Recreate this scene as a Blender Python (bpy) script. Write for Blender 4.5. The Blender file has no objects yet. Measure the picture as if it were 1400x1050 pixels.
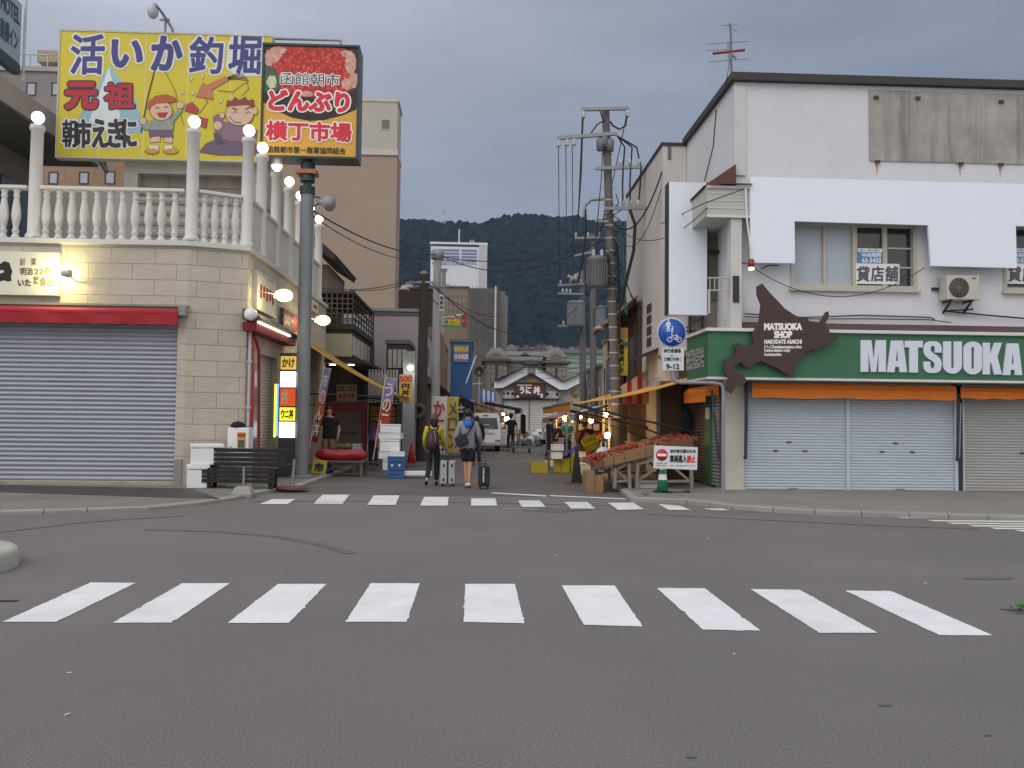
import bpy, bmesh, math, random
from mathutils import Vector, Matrix, noise
random.seed(7)
S=bpy.context.scene; COL=S.collection
R_=math.radians
# ---------------------------------------------------------------- camera geometry (metres; street runs along +Y)
FPX,ROLL,EYE=1130.0,R_(0.65),1.55
PSI,TH=R_(2.4031),R_(2.4091)
CF=Vector((math.sin(PSI)*math.cos(TH),math.cos(PSI)*math.cos(TH),math.sin(TH)))
_r=Vector((math.cos(PSI),-math.sin(PSI),0)); _u=_r.cross(CF)
CR=math.cos(ROLL)*_r+math.sin(ROLL)*_u; CU=math.cos(ROLL)*_u-math.sin(ROLL)*_r
def ray(px,py): return CF+CR*((px-700)/FPX)+CU*((525-py)/FPX)
def at(px,py,Y):
    d=ray(px,py); t=Y/d.y; return Vector((d.x*t,Y,EYE+d.z*t))
def gr(px,py,z=0.0):
    d=ray(px,py); t=(z-EYE)/d.z; return Vector((d.x*t,d.y*t,z))
def onx(px,py,X):
    d=ray(px,py); t=X/d.x; return Vector((X,d.y*t,EYE+d.z*t))
def V(*a): return Vector(a)
def hx(h,k=1.0):
    h=h.lstrip('#'); o=[]
    for i in (0,2,4):
        c=int(h[i:i+2],16)/255; c=c/12.92 if c<=.04045 else ((c+.055)/1.055)**2.4
        o.append(min(c*k,.92))
    return (o[0],o[1],o[2],1)
# ---------------------------------------------------------------- materials
_M={}
def M(name,col,rough=.6,var=.10,scale=3.0,bump=0.0,bscale=40.0,metal=0.0,streak=0.0,scol='#4a4038',stain=0.0,emit=0.0,spec=.5,stretch=(1,1,1),coat=0.0,brick=None,wave=None):
    if name in _M: return _M[name]
    m=bpy.data.materials.new(name); m.use_nodes=True; nt=m.node_tree; N=nt.nodes; L=nt.links
    b=N['Principled BSDF']; c=hx(col) if isinstance(col,str) else col
    b.inputs['Roughness'].default_value=rough; b.inputs['Metallic'].default_value=metal
    b.inputs['Specular IOR Level'].default_value=spec
    if coat: b.inputs['Coat Weight'].default_value=coat
    if emit:
        b.inputs['Base Color'].default_value=c; b.inputs['Emission Color'].default_value=c; b.inputs['Emission Strength'].default_value=emit
        _M[name]=m; return m
    tc=N.new('ShaderNodeTexCoord'); mp=N.new('ShaderNodeMapping'); mp.inputs['Scale'].default_value=stretch
    L.new(tc.outputs['Object'],mp.inputs['Vector'])
    def noi(sc,det=5,vec=None,ro=.55):
        n=N.new('ShaderNodeTexNoise'); n.inputs['Scale'].default_value=sc; n.inputs['Detail'].default_value=det; n.inputs['Roughness'].default_value=ro
        L.new(vec or mp.outputs['Vector'],n.inputs['Vector']); return n
    def mix(fac,a,bc,mode='MIX'):
        x=N.new('ShaderNodeMix'); x.data_type='RGBA'; x.blend_type=mode
        for s,v in ((0,fac),(6,a),(7,bc)):
            if hasattr(v,'is_linked') or hasattr(v,'links'): L.new(v,x.inputs[s])
            else: x.inputs[s].default_value=v
        return x.outputs[2]
    def ramp(sock,a,bb,lo=0.0,hi=1.0):
        r=N.new('ShaderNodeMapRange'); r.inputs[1].default_value=a; r.inputs[2].default_value=bb; r.inputs[3].default_value=lo; r.inputs[4].default_value=hi
        L.new(sock,r.inputs[0]); return r.outputs[0]
    col_out=c; h=None
    n1=noi(scale); n2=noi(scale*7,3)
    dk=tuple(x*(1-var*1.6) for x in c[:3])+(1,); lt=tuple(min(1,x*(1+var)) for x in c[:3])+(1,)
    f1=ramp(n1.outputs['Fac'],.3,.7)
    col_out=mix(f1,dk,lt)
    f2=ramp(n2.outputs['Fac'],.3,.7,0,.5)
    col_out=mix(f2,col_out,tuple(x*(1-var*.8) for x in c[:3])+(1,))
    if brick:
        bw,bh,mort,mcol,rnd=brick
        bt=N.new('ShaderNodeTexBrick'); L.new(tc.outputs['UV'],bt.inputs['Vector']); bt.inputs['Scale'].default_value=1
        bt.inputs['Brick Width'].default_value=bw; bt.inputs['Row Height'].default_value=bh; bt.inputs['Mortar Size'].default_value=mort
        bt.inputs['Color1'].default_value=(1,1,1,1); bt.inputs['Color2'].default_value=(1-rnd,1-rnd,1-rnd,1)
        bt.inputs['Mortar'].default_value=(1,1,1,1); bt.inputs['Mortar Smooth'].default_value=.2
        col_out=mix(1.0,col_out,bt.outputs['Color'],'MULTIPLY')
        col_out=mix(bt.outputs['Fac'],col_out,hx(mcol)); h=bt.outputs['Fac']
    if streak:
        mp2=N.new('ShaderNodeMapping'); mp2.inputs['Scale'].default_value=(2.6,2.6,.12); L.new(tc.outputs['Object'],mp2.inputs['Vector'])
        s=noi(1.6,6,mp2.outputs['Vector'],.65); col_out=mix(ramp(s.outputs['Fac'],.52,.78,0,streak),col_out,hx(scol))
    if stain:
        s=noi(.55,6,None,.62); col_out=mix(ramp(s.outputs['Fac'],.5,.72,0,stain),col_out,hx(scol))
    L.new(col_out,b.inputs['Base Color'])
    r1=ramp(n1.outputs['Fac'],.2,.8,max(.05,rough-.1),min(1,rough+.1)); L.new(r1,b.inputs['Roughness'])
    if bump or h:
        nb=noi(bscale,6); bp=N.new('ShaderNodeBump'); bp.inputs['Strength'].default_value=1.0; bp.inputs['Distance'].default_value=max(bump,.002)
        if h:
            ma=N.new('ShaderNodeMath'); ma.operation='MULTIPLY_ADD'; L.new(h,ma.inputs[0]); ma.inputs[1].default_value=-1.2; L.new(nb.outputs['Fac'],ma.inputs[2]); L.new(ma.outputs[0],bp.inputs['Height'])
        else: L.new(nb.outputs['Fac'],bp.inputs['Height'])
        L.new(bp.outputs[0],b.inputs['Normal'])
    _M[name]=m; return m
def flat(name,col,rough=.55,var=.04,**k): return M(name,col,rough,var,**k)
def glass(name='window_glass',col='#2a3034',rough=.06):
    if name in _M: return _M[name]
    m=M(name,col,rough,.05,.7,spec=.8); return m
# ---------------------------------------------------------------- objects
def wloc(o):
    l=Vector(o.location)
    while o.parent: o=o.parent; l=l+Vector(o.location)
    return l
def tag(o,label,cat,group=None,kind=None):
    o['label']=label; o['category']=cat
    if group: o['group']=group
    if kind: o['kind']=kind
    return o
def thing(name,label,cat,loc=(0,0,0),group=None):
    o=bpy.data.objects.new(name,None); COL.objects.link(o); o.location=loc; o.empty_display_size=.1
    return tag(o,label,cat,group)
def link(name,me,mats,parent=None,bevel=0):
    o=bpy.data.objects.new(name,me); COL.objects.link(o)
    for m in (mats if isinstance(mats,(list,tuple)) else [mats]): me.materials.append(m)
    if parent: o.parent=parent
    if bevel:
        b=o.modifiers.new('soft_edge','BEVEL'); b.width=bevel; b.segments=2; b.limit_method='ANGLE'; b.angle_limit=R_(40)
    return o
class MB:
    def __init__(s): s.v=[]; s.f=[]; s.mi=[]; s.sm=[]; s.m=0
    def add(s,vs,fs,smooth=False):
        n=len(s.v); s.v+=[tuple(p) for p in vs]
        for f in fs: s.f.append(tuple(i+n for i in f)); s.mi.append(s.m); s.sm.append(smooth)
        return s
    def box(s,x0,x1,y0,y1,z0,z1):
        return s.add([(x0,y0,z0),(x1,y0,z0),(x1,y1,z0),(x0,y1,z0),(x0,y0,z1),(x1,y0,z1),(x1,y1,z1),(x0,y1,z1)],
          [(0,3,2,1),(4,5,6,7),(0,1,5,4),(1,2,6,5),(2,3,7,6),(3,0,4,7)])
    def cbox(s,c,sx,sy,sz,rz=0,tilt=0,rx=0):
        m=Matrix.Translation(c)@Matrix.Rotation(rz,4,'Z')@Matrix.Rotation(tilt,4,'Y')@Matrix.Rotation(rx,4,'X')
        P=[m@V(a*sx/2,b*sy/2,d*sz/2) for d in(-1,1) for a,b in((-1,-1),(1,-1),(1,1),(-1,1))]
        return s.add(P,[(0,3,2,1),(4,5,6,7),(0,1,5,4),(1,2,6,5),(2,3,7,6),(3,0,4,7)])
    def bar(s,p,q,w,h=None,up=(0,0,1)):
        p=V(*p);q=V(*q);h=h or w; d=(q-p).normalized(); u=V(*up)
        if abs(d.dot(u))>.98: u=V(0,1,0)
        a=d.cross(u).normalized()*w/2; b=a.cross(d).normalized()*h/2
        return s.add([p-a-b,p+a-b,p+a+b,p-a+b,q-a-b,q+a-b,q+a+b,q-a+b],[(0,3,2,1),(4,5,6,7),(0,1,5,4),(1,2,6,5),(2,3,7,6),(3,0,4,7)])
    def tube(s,pts,r,n=8,caps=True,smooth=True):
        pts=[V(*p) for p in pts]; k=len(pts); rs=r if isinstance(r,(list,tuple)) else [r]*k
        vs=[];ref=None
        for i,p in enumerate(pts):
            d=(pts[min(i+1,k-1)]-pts[max(i-1,0)]).normalized()
            if ref is None: ref=V(0,0,1) if abs(d.z)<.9 else V(1,0,0)
            a=d.cross(ref)
            if a.length<1e-4: a=d.cross(V(0,1,0))
            a.normalize(); b=a.cross(d).normalized(); ref=b
            for j in range(n):
                t=2*math.pi*j/n; vs.append(p+(a*math.cos(t)+b*math.sin(t))*rs[i])
        fs=[(i*n+j,i*n+(j+1)%n,(i+1)*n+(j+1)%n,(i+1)*n+j) for i in range(k-1) for j in range(n)]
        s.add(vs,fs,smooth)
        if caps:
            s.add(vs[:n],[tuple(range(n))[::-1]]); s.add(vs[-n:],[tuple(range(n))])
        return s
    def lathe(s,c,prof,n=16,axis='Z',smooth=True):
        c=V(*c); vs=[]
        for r,z in prof:
            for j in range(n):
                t=2*math.pi*j/n; a,b=r*math.cos(t),r*math.sin(t)
                vs.append(c+(V(a,b,z) if axis=='Z' else V(a,z,b) if axis=='Y' else V(z,a,b)))
        fs=[(i*n+j,i*n+(j+1)%n,(i+1)*n+(j+1)%n,(i+1)*n+j) for i in range(len(prof)-1) for j in range(n)]
        return s.add(vs,fs,smooth)
    def ball(s,c,r,n=12,sq=(1,1,1)):
        c=V(*c); vs=[c+V(0,0,r*sq[2])]; k=n//2
        for i in range(1,k):
            a=math.pi*i/k
            for j in range(n):
                t=2*math.pi*j/n; vs.append(c+V(r*sq[0]*math.sin(a)*math.cos(t),r*sq[1]*math.sin(a)*math.sin(t),r*sq[2]*math.cos(a)))
        vs.append(c-V(0,0,r*sq[2])); e=len(vs)-1
        fs=[(0,1+j,1+(j+1)%n) for j in range(n)]
        for i in range(k-2):
            for j in range(n): fs.append((1+i*n+j,1+(i+1)*n+j,1+(i+1)*n+(j+1)%n,1+i*n+(j+1)%n))
        fs+=[(e,1+(k-2)*n+(j+1)%n,1+(k-2)*n+j) for j in range(n)]
        return s.add(vs,fs,True)
    def prism(s,pts,ext):
        pts=[V(*p) for p in pts]; e=V(*ext); n=len(pts)
        fs=[tuple(range(n)),tuple(range(2*n-1,n-1,-1))]+[(i,i+n,(i+1)%n+n,(i+1)%n) for i in range(n)]
        return s.add(pts+[p+e for p in pts],fs)
    def quad(s,*p): return s.add(p,[tuple(range(len(p)))])
    def wallh(s,x0,x1,z0,z1,y,th,holes=()):
        # wall in the XZ plane with rectangular holes, y = outer face, th = thickness into +Y
        xs=sorted({x0,x1}|{h[0] for h in holes}|{h[1] for h in holes}); zs=sorted({z0,z1}|{h[2] for h in holes}|{h[3] for h in holes})
        xs=[x for x in xs if x0<=x<=x1]; zs=[z for z in zs if z0<=z<=z1]
        inh=lambda x,z:any(h[0]<x<h[1] and h[2]<z<h[3] for h in holes)
        g=[[not inh((xs[i]+xs[i+1])/2,(zs[j]+zs[j+1])/2) for j in range(len(zs)-1)] for i in range(len(xs)-1)]
        for i in range(len(xs)-1):
            for j in range(len(zs)-1):
                if not g[i][j]: continue
                a,b,c,d=xs[i],xs[i+1],zs[j],zs[j+1]
                s.quad((a,y,c),(b,y,c),(b,y,d),(a,y,d)); s.quad((b,y+th,c),(a,y+th,c),(a,y+th,d),(b,y+th,d))
                if i==0 or not g[i-1][j]: s.quad((a,y+th,c),(a,y,c),(a,y,d),(a,y+th,d))
                if i==len(xs)-2 or not g[i+1][j]: s.quad((b,y,c),(b,y+th,c),(b,y+th,d),(b,y,d))
                if j==0 or not g[i][j-1]: s.quad((a,y+th,c),(b,y+th,c),(b,y,c),(a,y,c))
                if j==len(zs)-2 or not g[i][j+1]: s.quad((a,y,d),(b,y,d),(b,y+th,d),(a,y+th,d))
        return s
    def build(s,name,mats,parent=None,bevel=0,merge=False):
        me=bpy.data.meshes.new(name); off=wloc(parent) if parent else V(0,0,0)
        me.from_pydata([V(*p)-off for p in s.v],[],s.f)
        for p,mi,sm in zip(me.polygons,s.mi,s.sm): p.material_index=mi; p.use_smooth=sm
        bm=bmesh.new(); bm.from_mesh(me)
        if merge: bmesh.ops.remove_doubles(bm,verts=bm.verts,dist=1e-4)
        bmesh.ops.recalc_face_normals(bm,faces=bm.faces)
        uv=bm.loops.layers.uv.new('uv')
        for f in bm.faces:
            n=f.normal
            for l in f.loops:
                p=l.vert.co+off
                if abs(n.z)>.9: l[uv].uv=(p.x,p.y)
                else:
                    h=math.hypot(n.x,n.y) or 1; l[uv].uv=((-n.y*p.x+n.x*p.y)/h,p.z)
        bm.to_mesh(me); bm.free()
        return link(name,me,mats,parent,bevel)
def copy_tree(o,parent=None):
    c=o.copy(); COL.objects.link(c)
    if parent: c.parent=parent
    for ch in list(o.children): copy_tree(ch,c)
    return c
def clone(o,loc,rz=0,label=None,scale=None):
    c=copy_tree(o); c.location=loc; c.rotation_euler=(0,0,rz)
    if label: c['label']=label
    if scale: c.scale=scale
    return c
# ---------------------------------------------------------------- lettering
_TX={}
def text_geo(body,res=3):
    if (body,res) in _TX: return _TX[(body,res)]
    cu=bpy.data.curves.new('glyphs','FONT'); cu.body=body; cu.resolution_u=res; cu.size=1
    o=bpy.data.objects.new('glyphs',cu); COL.objects.link(o)
    dg=bpy.context.evaluated_depsgraph_get(); dg.update()
    me=bpy.data.meshes.new_from_object(o.evaluated_get(dg))
    vs=[(v.co.x,v.co.y) for v in me.vertices]; fs=[tuple(p.vertices) for p in me.polygons]
    bpy.data.objects.remove(o); bpy.data.curves.remove(cu); bpy.data.meshes.remove(me)
    cnt={}
    for f in fs:
        for i in range(len(f)):
            e=(min(f[i],f[i-1]),max(f[i],f[i-1])); cnt[e]=cnt.get(e,0)+1
    ed=[e for e,c in cnt.items() if c==1]
    _TX[(body,res)]=(vs,fs,ed); return _TX[(body,res)]
from mathutils.geometry import delaunay_2d_cdt
def cdt_union(pts,fcs):
    def area(f): return sum(pts[f[i-1]].x*pts[f[i]].y-pts[f[i]].x*pts[f[i-1]].y for i in range(len(f)))
    F=[]
    for f in fcs:
        a=area(f)
        if abs(a)>1e-12: F.append(f if a>0 else f[::-1])
    R=delaunay_2d_cdt(pts,[],F,1,1e-6,True); return R[0],[t for t,g in zip(R[2],R[5]) if g]
def text(body,o,r,u,mat,parent,bold=0.0,outline=None,ocol=None,name='lettering',lift=.004,lean=0.0):
    """o = lower left corner, r / u = full width / height vectors of the box the line fills"""
    o=V(*o);r=V(*r);u=V(*u); n=r.cross(u).normalized(); W,H=r.length,u.length
    vs,fs,ed=text_geo(body); xs=[p[0] for p in vs]; ys=[p[1] for p in vs]
    ax,bx,ay,by=min(xs),max(xs),min(ys),max(ys)
    P=[]
    for x,y in vs:
        b=(y-ay)/(by-ay or 1); a=(x-ax)/(bx-ax or 1)+lean*(b-.5); P.append((a*W,b*H))
    def grow(w):
        # union of the glyphs with a band of half-width w along their outline
        pts=[Vector(p) for p in P]; fcs=[list(f) for f in fs]
        def add(q):
            k=len(pts); pts.extend(q); fcs.append(list(range(k,k+len(q))))
        for i,j in ed:
            a,b=Vector(P[i]),Vector(P[j]); d=b-a
            if d.length<1e-7: continue
            t=Vector((-d.y,d.x)).normalized()*w; add([a-t,b-t,b+t,a+t])
        for i in {k for e in ed for k in e}:
            c=Vector(P[i]); add([c+Vector((math.cos(m*math.pi/4+.3),math.sin(m*math.pi/4+.3)))*w for m in range(8)])
        R=cdt_union(pts,fcs); return R
    def farea(Q,F): return sum(abs(sum(Q[f[i-1]][0]*Q[f[i]][1]-Q[f[i]][0]*Q[f[i-1]][1] for i in range(len(f))))/2 for f in F)
    A0=farea(P,fs); per=sum(math.dist(P[i],P[j]) for i,j in ed); grow0=grow
    def grow(w):
        for k in (1,.97,1.04,.93,1.09,.87,.8,.7):   # the triangulation can slip on near-touching strokes: check its area
            R=grow0(w*k); a=farea(R[0],R[1])
            if .97*A0<=a<=A0+w*k*per*1.3+1e-6: return R
        return P,fs
    def put(nm,V_,F_,m_,lf):
        mb=MB(); mb.add([o+r*(p[0]/W)+u*(p[1]/H)+n*lf for p in V_],[tuple(f) for f in F_]); return mb.build(nm,m_,parent)
    if outline:
        a,b=grow(outline); put(name+'_outline',a,b,ocol,lift); lift+=.004
    if bold: a,b=grow(bold); put(name,a,b,mat,lift)
    else: put(name,P,fs,mat,lift)
def textpx(body,x0,y0,x1,y1,Y,mat,parent,**k):
    a=at(x0,y1,Y); return text(body,a,at(x1,y1,Y)-a,at(x0,y0,Y)-a,mat,parent,**k)
def artpx(pts,Y,mat,parent,name,lift=.003,th=.002):
    mb=MB(); mb.prism([at(x,y,Y)-V(0,lift,0) for x,y in pts],(0,th*.5,0)); return mb.build(name,mat,parent)
def rectpx(x0,y0,x1,y1): return [(x0,y1),(x1,y1),(x1,y0),(x0,y0)]
def ell(cx,cy,a,b,n=20,rot=0):
    return [(cx+a*math.cos(t)*math.cos(rot)-b*math.sin(t)*math.sin(rot),cy+a*math.cos(t)*math.sin(rot)+b*math.sin(t)*math.cos(rot)) for t in [2*math.pi*i/n for i in range(n)]]
def union_solid(mb,polys,f,ext):
    pts=[];fc=[]
    for q in polys: k=len(pts); pts+=[Vector(p) for p in q]; fc.append(list(range(k,k+len(q))))
    R=cdt_union(pts,fc); R=(R[0],0,R[1]); v=[f(p[0],p[1]) for p in R[0]]; n=len(v); e=V(*ext); cnt={}
    for t in R[2]:
        for i in range(len(t)): a=(t[i-1],t[i]); cnt[tuple(sorted(a))]=cnt.get(tuple(sorted(a)),0)+1
    mb.add(v+[p+e for p in v],[tuple(t) for t in R[2]]+[tuple(i+n for i in t)[::-1] for t in R[2]]+[(a,b,b+n,a+n) for (a,b),c in cnt.items() if c==1]); return mb
def catenary(a,b,sag,n=14):
    a=V(*a);b=V(*b); return [a.lerp(b,i/n)-V(0,0,sag*4*(i/n)*(1-i/n)) for i in range(n+1)]
# ================================================================ SETTING
def structure(o): o['kind']='structure'; return o
asph=M('asphalt','#6f6b6b',.82,.10,.35,.0025,160,stain=.12,scol='#8a8680')
# extra grain on the asphalt
def grain(m,amt=.22,sc=110):
    nt=m.node_tree; b=nt.nodes['Principled BSDF']; l=b.inputs['Base Color'].links[0]; src=l.from_socket
    tc=nt.nodes.new('ShaderNodeTexCoord'); n=nt.nodes.new('ShaderNodeTexNoise'); n.inputs['Scale'].default_value=sc; n.inputs['Detail'].default_value=2
    nt.links.new(tc.outputs['Object'],n.inputs['Vector'])
    r=nt.nodes.new('ShaderNodeMapRange'); r.inputs[1].default_value=.32; r.inputs[2].default_value=.68; r.inputs[3].default_value=1-amt; r.inputs[4].default_value=1+amt
    nt.links.new(n.outputs['Fac'],r.inputs[0])
    x=nt.nodes.new('ShaderNodeMix'); x.data_type='RGBA'; x.blend_type='MULTIPLY'; x.inputs[0].default_value=1
    nt.links.new(src,x.inputs[6]); nt.links.new(r.outputs[0],x.inputs[7]); nt.links.new(x.outputs[2],b.inputs['Base Color'])
grain(asph,.36,95)
mb=MB(); mb.quad((-600,-40,0),(600,-40,0),(600,2600,0),(-600,2600,0)); structure(mb.build('ground',asph))
street=M('street_asphalt','#5f5b5b',.8,.12,.6,.004,150,stain=.25,scol='#4c4644'); grain(street,.25,80)
mb=MB(); mb.quad((-4.2,16.9,.004),(4.0,16.35,.004),(4.4,56,.004),(-4.2,56,.004)); structure(mb.build('street',street))
# darker patches and the sealed joints in the junction
patch=M('asphalt_patch','#646162',.85,.12,1.2,.003,150); grain(patch,.25,80)
tarj=M('tar_joint','#5a5757',.8,.15,3)
def strip(pts,w,z=.0042,name='road_joint',mat=None):
    mb=MB(); P=[gr(*p) for p in pts]
    for i in range(len(P)-1):
        d=(P[i+1]-P[i]).normalized(); t=V(-d.y,d.x,0)*w/2
        mb.quad(*[(q.x,q.y,z) for q in (P[i]-t,P[i+1]-t,P[i+1]+t,P[i]+t)])
    return structure(mb.build(name,mat or tarj))
strip([(880,703),(960,707),(1080,713),(1200,719),(1340,724)],.045)
strip([(-60,733),(0,728),(60,721),(110,715),(160,711),(250,706)],.06)
strip([(345,686),(480,685.5),(620,687),(760,690),(870,692.5)],.05,z=.009)
def blotch(cx,cy,w,h,seed,z=.0045,mat=None,name='asphalt_repair'):
    rr=random.Random(seed); pts=[]
    for i in range(26):
        t=2*math.pi*i/26; k=1+rr.uniform(-.3,.3); p=gr(cx+w*math.cos(t)*k,cy+h*math.sin(t)*k); pts.append((p.x,p.y,z))
    mb=MB(); mb.quad(*pts); return structure(mb.build(name,mat or patch))
for i,a in enumerate([(1355,791,34,2.2),(760,697,58,3.0),(1395,833,30,1.5),(1210,965,9,1.2),(945,1036,9,1.4),(1350,1006,6,1.2)]): blotch(*a,seed=i+3)
# tyre arc
strip([(200,724),(300,727),(380,734),(440,745),(480,757)],.14,z=.0041,name='tyre_mark',mat=M('tyre_mark_asphalt','#646161',.85,.12,1.5))
# litter specks
for i,(x,y) in enumerate([(95,921),(1004,895),(1265,798),(968,737),(92,978),(760,760)]):
    mb=MB(); p=gr(x,y); mb.cbox(p+V(0,0,.006),.03,.01,.006,rz=.3+i); o=mb.build('paper_scrap',M('paper','#cfcdc8',.8)); tag(o,['tiny white paper scrap on the asphalt left of the near crossing','tiny pale scrap on the empty asphalt in front, toward the right','pale scrap on the road above the rightmost crossing stripe','tiny pale scrap in the middle of the junction','second white scrap on the asphalt, lower left corner','tiny pale scrap in the junction behind the sixth crossing stripe'][i],'scrap','paper scraps on the road')
# --- crossings
paint=M('road_paint','#e6e7ea',.7,.06,3.5,.002,120,stain=.45,scol='#b9b8b6')
paint2=M('worn_road_paint','#d9d9d6',.75,.10,3,.002,120,stain=.55,scol='#8f8d8a')
def stripe(c,rr,z,mat_mb,jag=.0035):
    P=[gr(*p) for p in c]; pts=[]
    for i in range(4):
        a,b=P[i],P[(i+1)%4]; n=max(3,int((b-a).length/.05)); d=(b-a).normalized(); t=V(-d.y,d.x,0)
        for k in range(n):
            q=a.lerp(b,k/n)+t*(rr.uniform(-jag,jag) if k else 0)*(1 if rr.random()<.93 else 5); pts.append((q.x,q.y,z))
    mat_mb.quad(*pts)
rr=random.Random(2)
mb=MB()
for c in [((3,851),(77,851),(186,797.5),(124,797)),((154,852),(235,852),(314,798),(249,798)),((311,852.5),(395,852.5),(446,799),(380,799)),((472,851),(556,851),(574,798),(507,798)),((634,851),(717,853),(704,799),(636,799)),((798,855),(879,857.5),(840,801),(768,801)),((961,861.5),(1040,863),(963.6,805),(898,804.5)),((1120,866),(1200,866),(1093,807),(1026,806)),((1284,869),(1357,869.5),(1219,809),(1155,808))]:
    stripe(c,rr,.005,mb)
structure(mb.build('crosswalk',paint))
mb=MB()
for c in [((355,690),(393,690),(404,683),(372,683)),((428,690),(468,690),(478,677),(441,677)),((502,691),(541,691),(546,678),(511,678)),((574,692),(612,692),(613,680),(580,680)),((644,692),(680,692),(677,682),(644,682)),((714,694),(746,694),(738,685),(708,685)),((781,696),(814,696),(803,687),(771,687)),((845,698),(880,697),(866,688),(831,688)),((915,698),(945,698),(930,692),(900,690)),((975,698.5),(998,698.5),(988,696),(962,696))]:
    stripe(c,rr,.010,mb,.008)
structure(mb.build('crosswalk',paint2))
mb=MB()
for x,y in [(1228,708),(1272,712.3),(1298,715.8),(1327,719.3),(1357,722.8),(1392,726.3)]:
    p=gr(x,y); mb.quad((p.x,p.y-.09,.006),(p.x+4.6,p.y-.09-.1,.006),(p.x+4.6,p.y+.09-.1,.006),(p.x,p.y+.09,.006))
structure(mb.build('crosswalk',paint2))
mb=MB()
for c in [((672,675.3),(747,679.6),(747,678),(672,673.8)),((752,679),(855,683.4),(855,682),(752,677.6)),((690,696.4),(735,697.2),(735,696.8),(690,696))]: stripe(c,rr,.0105,mb,.01)
structure(mb.build('stop_line',paint2))
# --- pavements with kerbs
pave=M('pavement_concrete','#7d7a75',.85,.14,.9,.004,90,stain=.35,scol='#5c574f')
paveR=M('stained_pavement','#85817a',.85,.12,.9,.004,90,stain=.30,scol='#7a6a52')
kerbm=M('kerb_stone','#96938d',.8,.10,1.5,.003,70,stain=.25,scol='#6a655c')
def pavement(pts,z,mat,name,kpts):
    mb=MB(); mb.prism([(p[0],p[1],z) for p in pts],(0,0,-z-.05)); structure(mb.build(name,mat))
    mb=MB(); n=len(kpts)
    off=[]
    for i,p in enumerate(kpts):
        a=kpts[max(i-1,0)];b=kpts[min(i+1,n-1)]; d=(V(b[0]-a[0],b[1]-a[1],0)).normalized(); off.append(V(d.y,-d.x,0))
    for i in range(n-1):
        L=(V(*kpts[i+1][:2],0)-V(*kpts[i][:2],0)).length; k=max(1,round(L/.6))
        for j in range(k):
            g=.004/L
            q=[V(*kpts[i][:2],0).lerp(V(*kpts[i+1][:2],0),t) for t in (j/k+g,(j+1)/k-g)]; o=[off[i].lerp(off[i+1],t) for t in (j/k+g,(j+1)/k-g)]
            zz=z+.004
            mb.prism([q[0]+o[0]*.003+V(0,0,zz),q[1]+o[1]*.003+V(0,0,zz),q[1]+o[1]*.14+V(0,0,zz-.02),q[0]+o[0]*.14+V(0,0,zz-.02)],(0,0,-zz-.02))
    structure(mb.build('kerb',kerbm,bevel=.012))
kl=[gr(-260,712),gr(0,703),gr(120,700),gr(200,697),gr(265,690.5),gr(310,684),gr(345,676),V(-3.95,18.2,0),V(-3.9,22,0),V(-3.9,40,0)]
kl=[(p.x,p.y) for p in kl]
pavement(kl+[(-6,40),(-24,40),(-24,13)],.07,pave,'pavement',kl)
krr=[V(3.9,40,0),V(3.55,22,0),gr(872,686),gr(943,688),gr(1007,696),gr(1114,703),gr(1240,707),gr(1400,711),gr(1800,722)]
krr=[(p.x,p.y) for p in krr]
pavement(krr+[(24,13),(24,40)],.09,paveR,'pavement',krr)
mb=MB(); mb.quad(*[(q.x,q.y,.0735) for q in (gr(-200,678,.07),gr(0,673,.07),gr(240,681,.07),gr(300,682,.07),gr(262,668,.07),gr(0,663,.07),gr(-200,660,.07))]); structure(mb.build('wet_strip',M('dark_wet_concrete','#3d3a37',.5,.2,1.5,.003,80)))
# drain slot and island nose at the left edge
mb=MB(); prof=[]
c=gr(-22,800); c=V(-5.40,8.4,0)
for k,(s,z) in enumerate([(1.0,-.02),(1.0,.12),(.985,.165),(.95,.188),(.88,.195),(.3,.2),(0.001,.201)]):
    prof.append([(c.x+.80*s*math.cos(t)*(1 if math.cos(t)>0 else 2.0),c.y+.85*s*math.sin(t),z) for t in [2*math.pi*i/40 for i in range(40)]])
vs=[p for ring in prof for p in ring]; mb.add(vs,[(i*40+j,i*40+(j+1)%40,(i+1)*40+(j+1)%40,(i+1)*40+j) for i in range(6) for j in range(40)],True)
o=mb.build('traffic_island',M('island_concrete','#b4b3ab',.85,.12,2,.006,60,stain=.4,scol='#6e6b62')); tag(o,'rounded pale concrete nose of a traffic island at the left edge of the road','traffic island')
mb=MB(); p=gr(-10,824); q=gr(24,822); mb.quad((p.x-.6,p.y-.03,.0046),(q.x,q.y-.025,.0046),(q.x,q.y+.03,.0046),(p.x-.6,p.y+.03,.0046)); structure(mb.build('gutter_slot',M('gutter_dark','#2a2826',.9)))
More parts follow.
